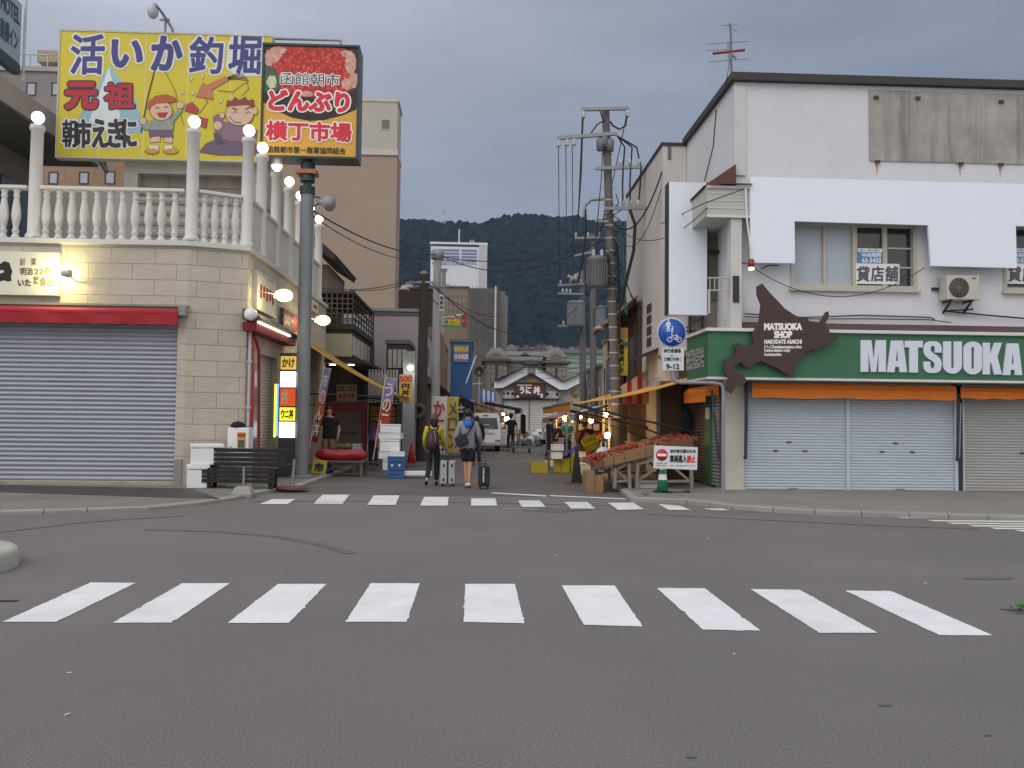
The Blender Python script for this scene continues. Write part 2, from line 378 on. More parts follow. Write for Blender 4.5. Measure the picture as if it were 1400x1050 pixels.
# --- mountain
ridge=[(-400,420),(100,372),(400,312),(480,303),(545,302),(573,301),(608,304),(632,304.5),(657,306.5),(670,302),(692,296),(716,293.5),(730,295),(765,298),(784,296.5),(811,302),(840,304),(866,303),(876,298),(893,301),(905,308),(960,325),(1050,352),(1300,400),(1800,450)]
YR=1600.0
RP=[at(x,y,YR) for x,y in ridge]
def ridge_z(x):
    for a,b in zip(RP,RP[1:]):
        if a.x<=x<=b.x:
            t=(x-a.x)/(b.x-a.x); t=t*t*(3-2*t)*.5+t*.5; return a.z+(b.z-a.z)*t
    return RP[0].z if x<RP[0].x else RP[-1].z
def hill_z(x,y):
    t=max(0,min(1,(y-700)/(YR-700)))
    if y<=YR: s=t**1.25*(.85+.15*t)
    else: s=max(.3,1-((y-YR)/900)**1.2)
    z=ridge_z(x)*s
    n=noise.fractal(V(x*.006,y*.004,3.1),1.0,2.0,4)
    return z+n*26*math.sin(math.pi*min(1,max(0,t)))*(1 if y<YR-60 else .2)
mb=MB(); 
def grid(x0,x1,nx,y0,y1,ny,fz):
    vs=[(x0+(x1-x0)*i/nx,y0+(y1-y0)*j/ny,0) for j in range(ny+1) for i in range(nx+1)]
    vs=[(x,y,fz(x,y)) for x,y,_ in vs]
    return vs,[(j*(nx+1)+i,j*(nx+1)+i+1,(j+1)*(nx+1)+i+1,(j+1)*(nx+1)+i) for j in range(ny) for i in range(nx)]
mb.add(*grid(-900,900,60,690,2500,50,lambda x,y:hill_z(x,y)-6),smooth=True)
structure(mb.build('hills',M('forest_floor','#2c3326',.9,.2,.02)))
def canopy(x,y):
    z=hill_z(x,y); d=noise.voronoi(V(x/8.5,y/10.5,0))[0]
    b=max(0,1-d[0]*1.25)
    q=noise.voronoi(V(x/8.5,y/10.5,0))[1][0]; k=noise.cell(V(q.x*3.7+.5,q.y*2.3+.5,1))
    return z-1+7.0*b**.6+2.6*k+2.0*noise.noise(V(x*.02,y*.02,5))
rx=[at(520,0,YR).x,at(925,0,YR).x]
mb.__init__(); mb.add(*grid(rx[0]-20,rx[1]+25,280,860,1612,200,canopy),smooth=False)
fm=M('forest_leaves','#202d2b',.95,.62,.055,spec=.05); 
o=mb.build('forest',fm); o['kind']='stuff'; tag(o,'dense dark green forest covering the mountain behind the town','forest',kind='stuff')
mb.__init__(); mb.add(*grid(-900,rx[0]-20,90,880,1612,50,canopy)); mb.add(*grid(rx[1]+25,900,90,880,1612,50,canopy))
o=mb.build('forest',fm); tag(o,'forest on the mountain flanks hidden behind the shop buildings','forest',kind='stuff')
# radio tower on the ridge
b0=at(607,304,YR); tw=thing('radio_tower','pale lattice radio tower standing on the mountain ridge','tower',b0-V(0,0,8))
tm=M('tower_steel','#b9b4b4',.6)
mb=MB(); H=at(607,284,YR).z-b0.z
for sx in(-1,1):
    for sy in(-1,1):
        mb.bar(b0+V(sx*3.2,sy*3.2,-8),b0+V(sx*1.0,sy*1.0,H*.7),.9); 
for k in range(5):
    z=H*.7*k/5; w=3.2-2.2*k/5*.9
    for s in(-1,1): mb.bar(b0+V(-w,s*w,z),b0+V(w,s*w,z+3),.6); mb.bar(b0+V(s*w,-w,z),b0+V(s*w,w,z+3),.6)
mb.build('lattice',tm,tw)
mb=MB(); mb.box(b0.x-3.6,b0.x+3.6,b0.y-3.6,b0.y+3.6,b0.z+2,b0.z+9); mb.build('equipment_cabin',M('tower_cabin','#c2bcb8',.7),tw)
mb=MB(); mb.tube([b0+V(0,0,H*.66),b0+V(0,0,H*1.02)],.7); mb.build('mast',tm,tw)
mb=MB(); 
for z,w in ((.8,3.2),(.72,4)): mb.box(b0.x-w,b0.x+w,b0.y-1,b0.y+1,b0.z+H*z,b0.z+H*z+1.6)
mb.build('antenna',tm,tw)
# ================================================================ LEFT CORNER SHOP
stone=M('split_face_stone','#c0b6a8',.85,.07,2.5,.016,9,brick=(.92,.34,.006,'#9c9386',.07),streak=.07,scol='#8d7f68')
cream=M('balcony_plaster','#cfcdc8',.65,.04,1.5,.002,60,streak=.16,scol='#9a948a')
whitep=M('white_painted_concrete','#d4d3ce',.6,.04,2,.001,60,streak=.10,scol='#a39d92')
shut=M('galvanised_shutter','#9a9ea6',.45,.06,1.2,metal=.15,streak=.18,scol='#7d7f84')
shutw=M('pale_blue_shutter','#b3bdc6',.5,.04,1.2,streak=.12,scol='#9aa4b4')
shutg=M('grey_shutter','#a3a2a1',.5,.05,1.2,streak=.15,scol='#86837f')
conc=M('raw_concrete','#8f8c89',.85,.1,2,.004,60,stain=.3,scol='#6a665f')
dark=M('dark_metal','#2b2b2d',.5,.1)
black=M('black_plastic','#17181a',.5,.08)
white=M('white_plastic','#e4e4e2',.45,.03)
alum=M('aluminium','#b5b5b2',.4,.05,metal=.3)
steel=M('galvanised_steel','#8d9196',.5,.08,2,metal=.25,streak=.25,scol='#6f6c6a')
red=M('red_fabric','#a31d2b',.75,.06,1.5,.002,30)
redp=M('red_paint','#b01f2c',.5,.06)
def shutter(mb,x0,x1,z0,z1,y,pitch=.085,depth=.022,m=None):
    """rounded slats, profile repeated up the height; y = outer face"""
    n=max(1,round((z1-z0)/pitch)); prof=[]
    for k in range(n):
        z=z0+(z1-z0)*k/n; h=(z1-z0)/n
        prof+=[(z,depth),(z+h*.10,depth*.9),(z+h*.22,depth*.25),(z+h*.5,0),(z+h*.8,depth*.3),(z+h*.93,depth*.9)]
    prof.append((z1,depth)); vs=[];i0=len(mb.v)
    for z,d in prof: vs+=[(x0,y+d,z),(x1,y+d,z)]
    mb.add(vs,[(2*i,2*i+1,2*i+3,2*i+2) for i in range(len(prof)-1)])
    mb.quad((x0,y+.06,z0),(x1,y+.06,z0),(x1,y+.06,z1),(x0,y+.06,z1))
    if m:
        for i in range(i0,len(mb.v)): mb.v[i]=tuple(m@V(*mb.v[i]))
    return mb
def xf(mb,i0,m):
    for i in range(i0,len(mb.v)): mb.v[i]=tuple(m@V(*mb.v[i]))
YF=17.8; XC,XS=-6.2,-5.05; YS=18.22; YE=27.6; ZL=5.15
shop=thing('corner_shop_building','pale stone two-storey corner shop with a white balustrade balcony','building',(-10,22,0))
sx=at(240,560,YF).x; zs=3.50
MS=Matrix(((0,-1,0,XS),(1,0,0,YS),(0,0,1,0),(0,0,0,1)))   # (u,d,z) -> side wall facing the street
mb=MB()
mb.wallh(-18,XC,.0,ZL,YF,.3,[(-18.0,sx,.14,zs)])
mb.quad((XC,YF,0),(XS,YS,0),(XS,YS,ZL),(XC,YF,ZL)); mb.quad((XC+.05,YF+.3,0),(XS-.3,YS+.2,0),(XS-.3,YS+.2,ZL),(XC+.05,YF+.3,ZL))
i0=len(mb.v)
y1=lambda px:onx(px,500,XS).y-YS
mb.wallh(0,YE-YS,0,ZL,0,.3,[(y1(352),y1(379),.1,3.0),(y1(384.5),y1(428),.1,3.1)])
xf(mb,i0,MS)
mb.quad((-18,YF+.3,ZL-.02),(XC,YF+.3,ZL-.02),(XS-.3,YS+.3,ZL-.02),(XS-.3,YE,ZL-.02),(-18,YE,ZL-.02))
mb.quad((-18,YE,0),(XS-.3,YE,0),(XS-.3,YE,ZL),(-18,YE,ZL))
mb.build('wall',stone,shop)
mb=MB(); mb.box(sx+.0,XC-.003,YF-.02,YF+.05,.0,.62); mb.build('plinth',conc,shop,bevel=.01)
mb=MB(); mb.box(-18,sx-.0,YF-.012,YF+.12,.0,.135); mb.build('shutter_sill',M('mossy_sill','#a19c80',.9,.2,3,.004,60,stain=.6,scol='#5b5a45'),shop)
# ledge / balcony slab
foot=[(-18,YF),(XC,YF),(XS,YS),(XS,YE)]
def offs(pts,d):
    return [(-18,YF-d),(XC+d*.35,YF-d),(XS+d,YS-d*.7),(XS+d,YE)]
mb=MB(); o=offs(foot,.07); mb.prism([(x,y,ZL) for x,y in o]+[(-18,YE,ZL)],(0,0,.11)); mb.build('balcony_ledge',cream,shop,bevel=.012)
ZB=ZL+.11
# roller shutters
mb=MB(); shutter(mb,-18,sx,.14,zs,YF+.10,.098,.035); mb.build('roller_shutter',shut,shop)
mb=MB(); shutter(mb,y1(352)+.02,y1(379)-.02,.1,3.0,.12,.075,.02,MS); mb.build('roller_shutter',shutg,shop)
# shop window beyond the side shutter
mb=MB(); i0=len(mb.v); a,b=y1(384.5),y1(428)
mb.wallh(a,b,.1,3.1,.08,.06,[(a+.06,b-.06,.16,3.0)]); xf(mb,i0,MS); wf=mb.build('shop_window',alum,shop)
mb=MB(); i0=len(mb.v); mb.quad((a+.06,.11,.16),(b-.06,.11,.16),(b-.06,.11,3.0),(a+.06,.11,3.0)); xf(mb,i0,MS); mb.build('pane',glass(),wf)
# red awning, rolled in
za=at(120,421,YF-.1).z; zb=at(120,443,YF-.1).z; xr=at(243,430,YF-.2).x
aw=MB(); aw.prism([(-18,YF-.02,za+.0),(-18,YF-.16,za+.0),(-18,YF-.23,za-.06),(-18,YF-.23,za-.11),(-18,YF-.02,za-.11)],(xr+18,0,0))
awn=aw.build('awning',red,shop)
mb=MB(); n=90; top=za-.11; vs=[]
for i in range(n+1):
    x=-18+(xr+18)*i/n; vs+=[(x,YF-.225+.006*math.sin(i*.9),top),(x,YF-.215+.014*math.sin(i*.7),zb+.008*math.sin(i*2.1))]
mb.add(vs,[(2*i,2*i+2,2*i+3,2*i+1) for i in range(n)]); mb.build('valance',red,awn)
mb=MB(); mb.box(xr+.004,xr+.16,YF-.20,YF-.003,za-.14,za+.05); mb.build('end_bracket',M('bracket_metal','#8a8a88',.5),awn,bevel=.01)
mb=MB(); mb.box(-18,xr+.17,YF-.10,YF-.003,za+.055,za+.10); mb.build('awning_hood',M('hood_metal','#8d897c',.6),awn)
# balustrade
def baluster_mesh():
    mb=MB(); mb.lathe((0,0,0),[(0.001,0),(.085,0),(.085,.05),(.06,.08),(.055,.12),(.07,.15),(.075,.18),(.05,.22),(.062,.30),(.088,.42),(.092,.52),(.082,.64),(.058,.80),(.05,.86),(.066,.88),(.066,.91),(.052,.93),(.06,.96),(.075,1.0),(.075,1.04),(.001,1.04)],14); return mb
ZR=at(150,256.5,YF).z
hb=ZR-.05-ZB
bal0=None
def baluster(x,y):
    global bal0
    if bal0 is None:
        bal0=baluster_mesh().build('baluster',whitep); bal0.parent=shop; o=bal0
    else: o=bal0.copy(); COL.objects.link(o); o.parent=shop
    o.location=V(x,y,ZB+.002)-V(*shop.location); o.scale=(1,1,hb/1.04)
bal0=None
for xz in (-60,-42,-25,-8,5,22,63,80.5,98,115,132.5,150.5,167.5,185,203.5,221,239):
    baluster(at(xz,300,YF+.10).x,YF+.10)
pc=V(XC,YF+.1,0); pd=V(XS-.12,YS+.14,0)
for t in (.22,.41,.60,.79):
    p=pc.lerp(pd,t); baluster(p.x+.02,p.y)
gl=M('globe_glass','#ffe9c8',emit=5.5)
globes=[]
post0=None
def bpost(p,h=2.52):
    global post0
    if post0 is None:
        mb=MB(); mb.lathe((0,0,0),[(.001,0),(.17,0),(.17,.07),(.15,.10),(.13,.13),(.128,1.2),(.122,h-.12),(.15,h-.10),(.155,h-.05),(.14,h-.02),(.145,h),(.001,h+.01)],20)
        post0=mb.build('balcony_post',whitep); post0.parent=shop
        mb=MB(); mb.lathe((0,0,0),[(.001,h),(.06,h+.01),(.05,h+.07)],12); mb.ball((0,0,h+.18),.128,16); post0.location=(0,0,0); g0=mb.build('globe_lamp',gl); g0.parent=post0; o=post0
    else: o=copy_tree(post0,shop)
    o.location=V(p[0],p[1],ZB+.001)-V(*shop.location)
    globes.append(V(p[0],p[1],ZB+h+.18))
hh=at(47,172,YF+.1).z-ZB
bpost((at(47,300,YF+.1).x,YF+.1),hh); bpost((at(262,300,YF+.1).x,YF+.1),hh)
bpost((XS-.10,YS+.16),hh)
bpost((at(-160,300,YF+.1).x,YF+.1),hh)
SY=[19.55+1.4*k for k in range(6)]
for y in SY: bpost((XS-.10,y),hh)
def rail(p,q,w,h,zc,name='balustrade_rail'):
    mb=MB(); mb.bar((p[0],p[1],zc),(q[0],q[1],zc),w,h); mb.build(name,whitep,shop,bevel=.012)
xa=at(47,300,YF+.1).x; xb=at(262,300,YF+.1).x
for p,q in (((-18,YF+.1),(xa-.14,YF+.1)),((xa+.14,YF+.1),(xb-.14,YF+.1)),((xb+.14,YF+.12),(XS-.22,YS+.10))): rail(p,q,.22,.07,ZR-.02)
for a,b in zip([YS+.16]+SY,SY):
    rail((XS-.10,a+.14),(XS-.10,b-.14),.22,.07,ZR-.02)
    mb=MB(); mb.box(XS-.16,XS-.05,a+.12,b-.12,ZB+.001,ZR-.06)
    pf=mb.build('balcony_panel',cream,shop)
    mb=MB(); i0=len(mb.v); mb.wallh(a+.16,b-.16,ZB+.1,ZR-.14,0,.02,[(a+.27,b-.27,ZB+.2,ZR-.24)]); xf(mb,i0,Matrix(((0,-1,0,XS-.047),(1,0,0,0),(0,0,1,0),(0,0,0,1)))); mb.build('panel_moulding',cream,pf)
# separate eaved house beyond the balcony, its long eave running along the street side
t=thing('eaved_house','grey-brown house with a deep flat eave rising behind the balcony, cut by the picture edge','building',(-20,25,0))
XE=-14.0; YEe=30.6; zb_=onx(135,229,XE).z; zt_=onx(20,117,XE).z
XWl=-16.15
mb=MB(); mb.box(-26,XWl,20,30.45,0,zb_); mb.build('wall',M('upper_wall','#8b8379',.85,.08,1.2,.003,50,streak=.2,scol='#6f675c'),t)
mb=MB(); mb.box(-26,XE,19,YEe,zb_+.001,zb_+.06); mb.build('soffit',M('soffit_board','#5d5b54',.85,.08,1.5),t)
mb=MB(); mb.box(XE-.2,XE+.02,18.95,YEe+.02,zb_+.061,zt_); mb.box(-26,XE-.201,19,YEe,zb_+.061,zt_-.05); mb.build('eave_fascia',M('eave_plaster','#9b968e',.8,.06,1.5,streak=.25,scol='#6e685d'),t)
for (ya,yb,za,zb) in ((26.6,27.5,6.4,9.4),(28.2,28.9,6.6,9.6),(29.4,29.9,6.6,9.6)):
    mb=MB(); mb.box(XWl+.002,XWl+.05,ya,yb,za,zb); w=mb.build('window',M('bronze_frame','#4b4540',.5),t)
    mb=MB(); mb.quad((XWl+.053,ya+.05,za+.05),(XWl+.053,yb-.05,za+.05),(XWl+.053,yb-.05,zb-.05),(XWl+.053,ya+.05,zb-.05)); mb.build('pane',glass('dim_glass','#45474b',.15),w)
mb=MB(); mb.tube([(XWl+.08,30.2,0),(XWl+.08,30.2,zb_)],.06,8); mb.build('drainpipe',M('drain_brown','#5a4d42',.6),t)
# ---- sign over the front shutter
ys=YF-.14
sg=thing('shop_sign','white rectangular shop sign with gold characters and a lamp, above the red awning','sign',at(40,372,YF))
mb=MB(); a=at(-60,402,ys);b=at(80.5,345,ys); mb.box(a.x,b.x,ys,YF-.003,a.z,b.z)
mb.build('sign_board',M('ivory_board','#d9d8c8',.5,.03),sg,bevel=.01)
gold=M('gold_lettering','#8a7420',.5); brn=M('brown_lettering','#5a3020',.5); blk=M('black_lettering','#14130f',.6)
textpx('創',27,353,34,363,ys,brn,sg); textpx('業',42,353,50,363,ys,brn,sg)
textpx('明治',28,366,45,376,ys,brn,sg,bold=.003); textpx('22年',47,366,73,376,ys,gold,sg,bold=.004)
textpx('いた',25,382,42,391,ys,brn,sg,bold=.006); textpx('だ',46,378,53,388,ys,gold,sg,bold=.006); textpx('食品',54,379,74,391,ys,gold,sg,bold=.003)
rr=random.Random(4); artpx([(-30+0,360),(-10,358),(0,361),(6,357),(13,359),(15,366),(17,371),(15,378),(16,384),(10,385),(5,383),(-2,386),(-12,384),(-30,385)],ys,blk,sg,'brush_mark')
artpx([(-4,371),(4,369),(6,372),(-2,375)],ys,M('ivory_board','#d9d8c8'),sg,'brush_gap',lift=.008)
def floodlight(name,label,p,to,head=(.26,.16,.20),arm=None,group='wall floodlights of the corner shop',em=60,armmat=None):
    t=thing(name,label,'lamp',p,group); p=V(*p); d=(V(*to)-p).normalized()
    a=d.cross(V(0,0,1)).normalized(); u=a.cross(d)
    mb=MB(); w,dep,h=head
    F=[p+d*dep/2+a*(sx_*w*.36)+u*(sz_*h*.36) for sx_,sz_ in((-1,-1),(1,-1),(1,1),(-1,1))]
    B=[p-d*dep/2+a*(sx_*w/4)+u*(sz_*h/4) for sx_,sz_ in((-1,-1),(1,-1),(1,1),(-1,1))]
    mb.add(F+B,[(7,6,5,4)]+[(i,i+4,(i+1)%4+4,(i+1)%4) for i in range(4)]); mb.build('lamp_housing',M('lamp_housing','#b9b6ac',.4),t)
    mb=MB(); mb.ball(p+d*dep*.9,h*.60,18,(1.25,1.25,.9)); mb.build('lit_lens',M('floodlight_glow','#fff0b4',emit=2.4),t)
    if arm: mb=MB(); mb.tube([p-d*dep*.4,V(*arm)],.015,6); mb.build('bracket_arm',armmat or alum,t)
    return t
POINTS=[]
p=at(93,374,YF-.33)
t=thing('sign_spotlight','small round grey spotlight at the right end of the front shop sign','lamp',p,'wall floodlights of the corner shop')
mb=MB(); mb.lathe(p,[(.001,-.14),(.055,-.13),(.075,-.05),(.085,.05),(.08,.06),(.001,.05)],14,'X'); mb.build('lamp_housing',M('lamp_housing','#b9b6ac',.4),t)
mb=MB(); mb.lathe(p+V(-.148,0,0),[(.001,0),(.07,0.001),(.001,.002)],14,'X'); mb.build('lit_lens',M('floodlight_glow','#fff0b4',emit=2.4),t)
mb=MB(); mb.tube([p,(p.x,YF-.06,p.z-.1),(p.x,YF-.0,p.z-.1)],.014,6); mb.build('bracket_arm',alum,t)
POINTS.append((p+V(-.24,.03,.0),90,'#ffe9a0',.05))
# ================================================================ FIXTURES ON THE CORNER SHOP'S STREET SIDE
def sidepx(x0,y0,x1,y1,X): # rectangle on a wall facing +X, given by its left-top and right-bottom corner in view
    a=onx(x0,(y0+y1)/2,X).y; b=onx(x1,(y0+y1)/2,X).y; return a,b,onx(x0,y1,X).z,onx(x0,y0,X).z
# lit wall sign
a,b,z0,z1=sidepx(352,372,377,420,XS+.1)
t=thing('wall_sign','pale framed sign lit by a floodlight on the street side of the corner shop','sign',(XS,(a+b)/2,z0))
mb=MB(); mb.box(XS+.003,XS+.09,a,b,z0,z1); mb.build('sign_board',M('ivory_board','#d9d8c8'),t,bevel=.01)
mb=MB()
for q in ((a-.05,a,z0,z1),(b,b+.05,z0,z1),(a-.05,b+.05,z1,z1+.05),(a-.05,b+.05,z0-.05,z0)): mb.box(XS+.003,XS+.11,*q)
mb.build('sign_frame',M('pale_frame','#c9c6ba',.5),t)
mb=MB(); 
for k in range(5): mb.box(XS+.09,XS+.094,a+.25+.28*k,a+.42+.28*k,z0+.25+.05*(k%2),z1-.22)
mb.build('lettering',red,t)
for nm,lab,px_,py_,X,Y in (('wall_floodlight','bright floodlight on an arm beside the pale framed wall sign',384,403,-4.42,None),('wall_floodlight','bright floodlight on an arm just behind the big pole, above the yellow awning',438,437,-4.33,None)):
    p=onx(px_,py_,X)
    floodlight(nm,lab,p,p+V(.55,-.75,-.18),head=(.50,.20,.26),arm=(XS,p.y+.1,p.z+.1),em=45)
    POINTS.append((p+V(.1,-.25,-.2),40,'#ffe7a8',.12)); POINTS.append((p+V(-.25,.12,-.05),20,'#ffe7a8',.1))
# small side awning with white end cap
pa=onx(345,428,XS+.25); pb=onx(402,455,XS+.25)
t=thing('side_awning','dark folded side awning with a white rounded end cap and red valance','awning',(XS,pa.y,pa.z))
mb=MB(); L=pb.y-pa.y
mb.prism([(XS+.003,pa.y+.12,pa.z+.12),(XS+.3,pa.y+.12,pa.z+.02),(XS+.42,pa.y+.12,pa.z-.10),(XS+.3,pa.y+.12,pa.z-.16),(XS+.003,pa.y+.12,pa.z-.12)],(0,L,0)); mb.build('awning_case',M('awning_case','#55524e',.6),t)
mb=MB(); mb.lathe((XS+.2,pa.y,pa.z-.02),[(.001,-.03),(.10,-.02),(.135,.03),(.135,.10),(.001,.10)],20,'Y'); mb.build('end_cap',white,t)
mb=MB(); mb.box(XS+.003,XS+.30,pa.y+.15,pa.y+L,pa.z-.36,pa.z-.17); mb.build('valance',M('dull_red_fabric','#7a1d26',.8,.1,2),t)
mb=MB(); mb.box(XS+.31,XS+.35,pa.y+.2,pa.y+L*.8,pa.z-.185,pa.z-.16); mb.build('light_tube',M('tube_glow','#fff3d0',emit=6),t)
# red characters standing on the wall beyond
a,b,z0,z1=sidepx(389,424,407,458,XS+.12)
t=thing('red_character_sign','red raised characters mounted on the shop wall behind the big pole','sign',(XS,a,z0))
mb=MB(); mb.box(XS+.003,XS+.10,a-.05,b+.05,z0-.06,z1+.06); mb.build('sign_board',M('dark_board','#4a4642',.6),t)
text('市場',(XS+.104,a,z0),(0,b-a,0),(0,0,z1-z0),redp,t,bold=.03)
# second pale sign past the pole
a,b,z0,z1=sidepx(427,409,436,424,XS+.1)
t=thing('wall_sign','small pale sign high on the shop wall past the big pole','sign',(XS,a,z0)); mb=MB(); mb.box(XS+.003,XS+.09,a,b,z0,z1); mb.build('sign_board',M('ivory_board','#d9d8c8'),t); mb=MB(); mb.box(XS+.092,XS+.096,a+.2,b-.2,z0+.12,z1-.12); mb.build('lettering',M('red_fabric','#b5202e'),t)
# light box tower with stacked panels
Y=20.4; t=thing('light_box_sign','column of stacked lit menu panels in yellow, white and orange beside the shop door','sign',(at(394,600,Y).x,Y,0))
xa_,xb_=at(381,540,Y).x,at(405.5,540,Y).x
mb=MB(); mb.box(xa_,xb_,Y+.03,Y+.28,0.07,at(390,484,Y).z+.03); mb.build('cabinet',M('cabinet_metal','#3a3a3c',.5),t)
for i,(y0,y1_,col,em) in enumerate([(487,505,'#c8a84a',.8),(508,529,'#f4f4f0',2.2),(531,555,'#c0481c',.8),(557,575,'#e3d23a',1.1),(577,598,'#f6f8fa',2.6)]):
    mb=MB(); z0,z1=at(390,y1_,Y).z,at(390,y0,Y).z; mb.box(xa_+.03,xb_-.03,Y,Y+.029,z0,z1); pn=mb.build('lit_panel',M('lit_panel_%s'%['amber','white','orange','yellow','bright'][i],col,emit=em),t)
    ins=(.05,.05); r=V(xb_-xa_-.14,0,0); o=V(xa_+.07,Y,z0+.05); u=V(0,0,z1-z0-.1)
    if i==0: text('かけ',o,r,u,blk,pn,bold=.008)
    if i==2: text('丼',o,r*.55+V(.0,0,0),u,M('cream_ink','#e8d6a8'),pn,bold=.010)
    if i==3: text('ウニ丼',o,r,u,blk,pn,bold=.008)
for k in range(2):
    xx=xa_+.02+.05*k
    mb=MB(); mb.box(xa_-.10+.05*k,xa_-.06+.05*k,Y-.02,Y+.03,at(383,598-k*2,Y).z,at(383,525,Y).z); mb.build('neon_edge',M(['yellow_tube','blue_tube'][k],['#f0e020','#5fa0d8'][k],emit=1.5),t)
# red pipe frame and downpipe
t=thing('red_pipe_frame','narrow red pipe frame standing against the shop wall beside the side shutter','frame',(-4.93,18.6,.07))
mb=MB(); r_=.035
P=[onx(344.5,625,-4.93),onx(344.5,470,-4.93),onx(347,457,-4.93)]; P[0].z=.07
Q=[onx(354,625,-4.93),onx(354,480,-4.93),onx(347.5,457,-4.93)]; Q[0].z=.07
mb.tube(P,r_,8); mb.build('upright',redp,t); mb=MB(); mb.tube(Q,r_,8); mb.build('upright',redp,t)
mb=MB(); mb.box(-4.97,-4.93,P[0].y+.06,Q[0].y-.06,.2,2.6); mb.build('folded_sheet',M('clear_sheet','#7d8187',.25,.2,4,stretch=(1,1,.3)),t)
for k in (.8,1.9): mb=MB(); mb.tube([(-4.93,P[0].y,k),(-4.93,Q[0].y,k)],.02,6); mb.build('cross_bar',redp,t)
t=thing('downpipe','pale narrow downpipe at the corner edge of the stone shop','pipe',(XS,YS,0))
p=at(339.2,500,18.1); mb=MB(); mb.tube([(p.x+.02,18.14,.07),(p.x+.02,18.14,3.45),(p.x+.02,18.2,3.6),(p.x+.02,18.3,3.62)],.035,8); mb.build('pipe',M('pale_pipe','#a9b2b4',.5),t)
for z in (.7,1.7,2.7): mb=MB(); mb.box(p.x-.03,p.x+.07,18.09,18.19,z,z+.05); mb.build('pipe_clip',M('pale_pipe','#a9b2b4'),t)
# ================================================================ POLE SIGN
pb=gr(411.5,656); pb.z=.07
t=thing('pole_sign','tall grey pole carrying a big rectangular sign with a bowl of red roe','sign',pb)
polem=M('weathered_pole','#80858d',.55,.10,1.5,metal=.1,streak=.35,scol='#9a7d60')
Yp=pb.y; zt=at(419,266,Yp).z
mb=MB(); mb.tube([(pb.x,Yp,.0),(pb.x,Yp,zt)],.162,24); mb.build('pole',polem,t)
mb=MB(); mb.lathe((pb.x,Yp,0),[(.001,.07),(.30,.07),(.30,.10),(.24,.12),(.001,.12)],20); mb.build('base_plate',polem,t)
grn=M('dark_green_paint','#1f3a34',.5)
zz=lambda y:at(420,y,Yp).z
mb=MB(); mb.lathe((pb.x,Yp,0),[(.001,zt),(.19,zt),(.19,zz(256)),(.10,zz(255.5)),(.10,zz(249.5)),(.18,zz(249)),(.18,zz(239)),(.14,zz(239)),(.14,zz(233)),(.18,zz(233)),(.18,zz(224)),(.11,zz(224)),(.11,zz(212)),(.001,zz(212))],20,smooth=False); mb.build('neck',grn,t)
mb=MB(); mb.box(pb.x-.26,pb.x+.24,Yp-.21,Yp+.21,zz(239.5),zz(234)); mb.build('clamp',M('orange_clamp','#b3684a',.6),t)
Ys=Yp-.32
c0,c1,c2,c3=at(357.5,214,Ys),at(489,215.5,Ys),at(492,58.5,Ys),at(357.5,58.5,Ys)
x0,x1,z0,z1=(c0.x+c3.x)/2,(c1.x+c2.x)/2,c0.z,c3.z
mb=MB(); mb.box(x0,x1,Ys+.03,Ys+.62,z0,z1); mb.build('sign_box',M('sign_box_side','#4a545a',.45,.08),t,bevel=.01)
mb=MB(); mb.wallh(x0-.01,x1+.01,z0-.01,z1+.01,Ys-.01,.05,[(x0+.045,x1-.045,z0+.045,z1-.045)]); mb.build('sign_frame',M('sign_frame_dark','#243a36',.4),t)
Yf=Ys+.028
SX=lambda u:x0+.045+(x1-x0-.09)*u
SZ=lambda v:z0+.045+(z1-z0-.09)*v
def sg(pts,mat,name,lift):
    mb=MB(); mb.prism([(SX(u),Yf-lift,SZ(v)) for u,v in pts],(0,.0015,0)); return mb.build(name,mat,face)
goldm=M('golden_panel','#d9a53a',.4,.05,.6)
mb=MB(); mb.box(SX(0),SX(1),Yf-.002,Yf+.002,SZ(0),SZ(1)); face=mb.build('sign_face',goldm,t)
# px->uv of the panel
def uv(px_,py_): return ((px_-360)/(489.5-360),1-(py_-61.5)/(212-61.5))
UV=lambda *p:[uv(*q) for q in p]
sg(UV((360,61),(490,61),(490,140),(488,147),(470,155),(445,162),(425,164),(400,160),(375,150),(360,140)),M('bowl_black','#2a1614',.3),'bowl',.004)
def rag(cx,cy,a,b,n,seed,amp=.12):
    q=random.Random(seed); return [uv(cx+a*math.cos(t)*(1+q.uniform(-amp,amp)),cy+b*math.sin(t)*(1+q.uniform(-amp,amp))) for t in [2*math.pi*i/n for i in range(n)]]
# roe: many glossy beads
def roemat():
    m=bpy.data.materials.new('salmon_roe_print'); m.use_nodes=True; nt=m.node_tree; b=nt.nodes['Principled BSDF']
    tc=nt.nodes.new('ShaderNodeTexCoord'); mp=nt.nodes.new('ShaderNodeMapping'); mp.inputs['Scale'].default_value=(13,0,13); v=nt.nodes.new('ShaderNodeTexVoronoi'); v.inputs['Scale'].default_value=1
    nt.links.new(tc.outputs['Object'],mp.inputs['Vector']); nt.links.new(mp.outputs[0],v.inputs['Vector'])
    r=nt.nodes.new('ShaderNodeValToRGB'); e=r.color_ramp.elements; e[0].position=.0; e[0].color=hx('#f2c8b0'); e[1].position=.16; e[1].color=hx('#e0523a'); x=e.new(.34); x.color=hx('#cf3422'); x=e.new(.7); x.color=hx('#9c1c16')
    nt.links.new(v.outputs['Distance'],r.inputs[0]); nt.links.new(r.outputs[0],b.inputs['Base Color']); b.inputs['Roughness'].default_value=.4; return m
roe=roemat()
sg(UV((372,62),(470,62),(478,80),(486,100),(484,118),(470,126),(440,131),(410,131),(385,126),(372,110),(368,85)),roe,'roe',.006)
crab=M('crab_meat_print','#d9a996',.6,.35,9)
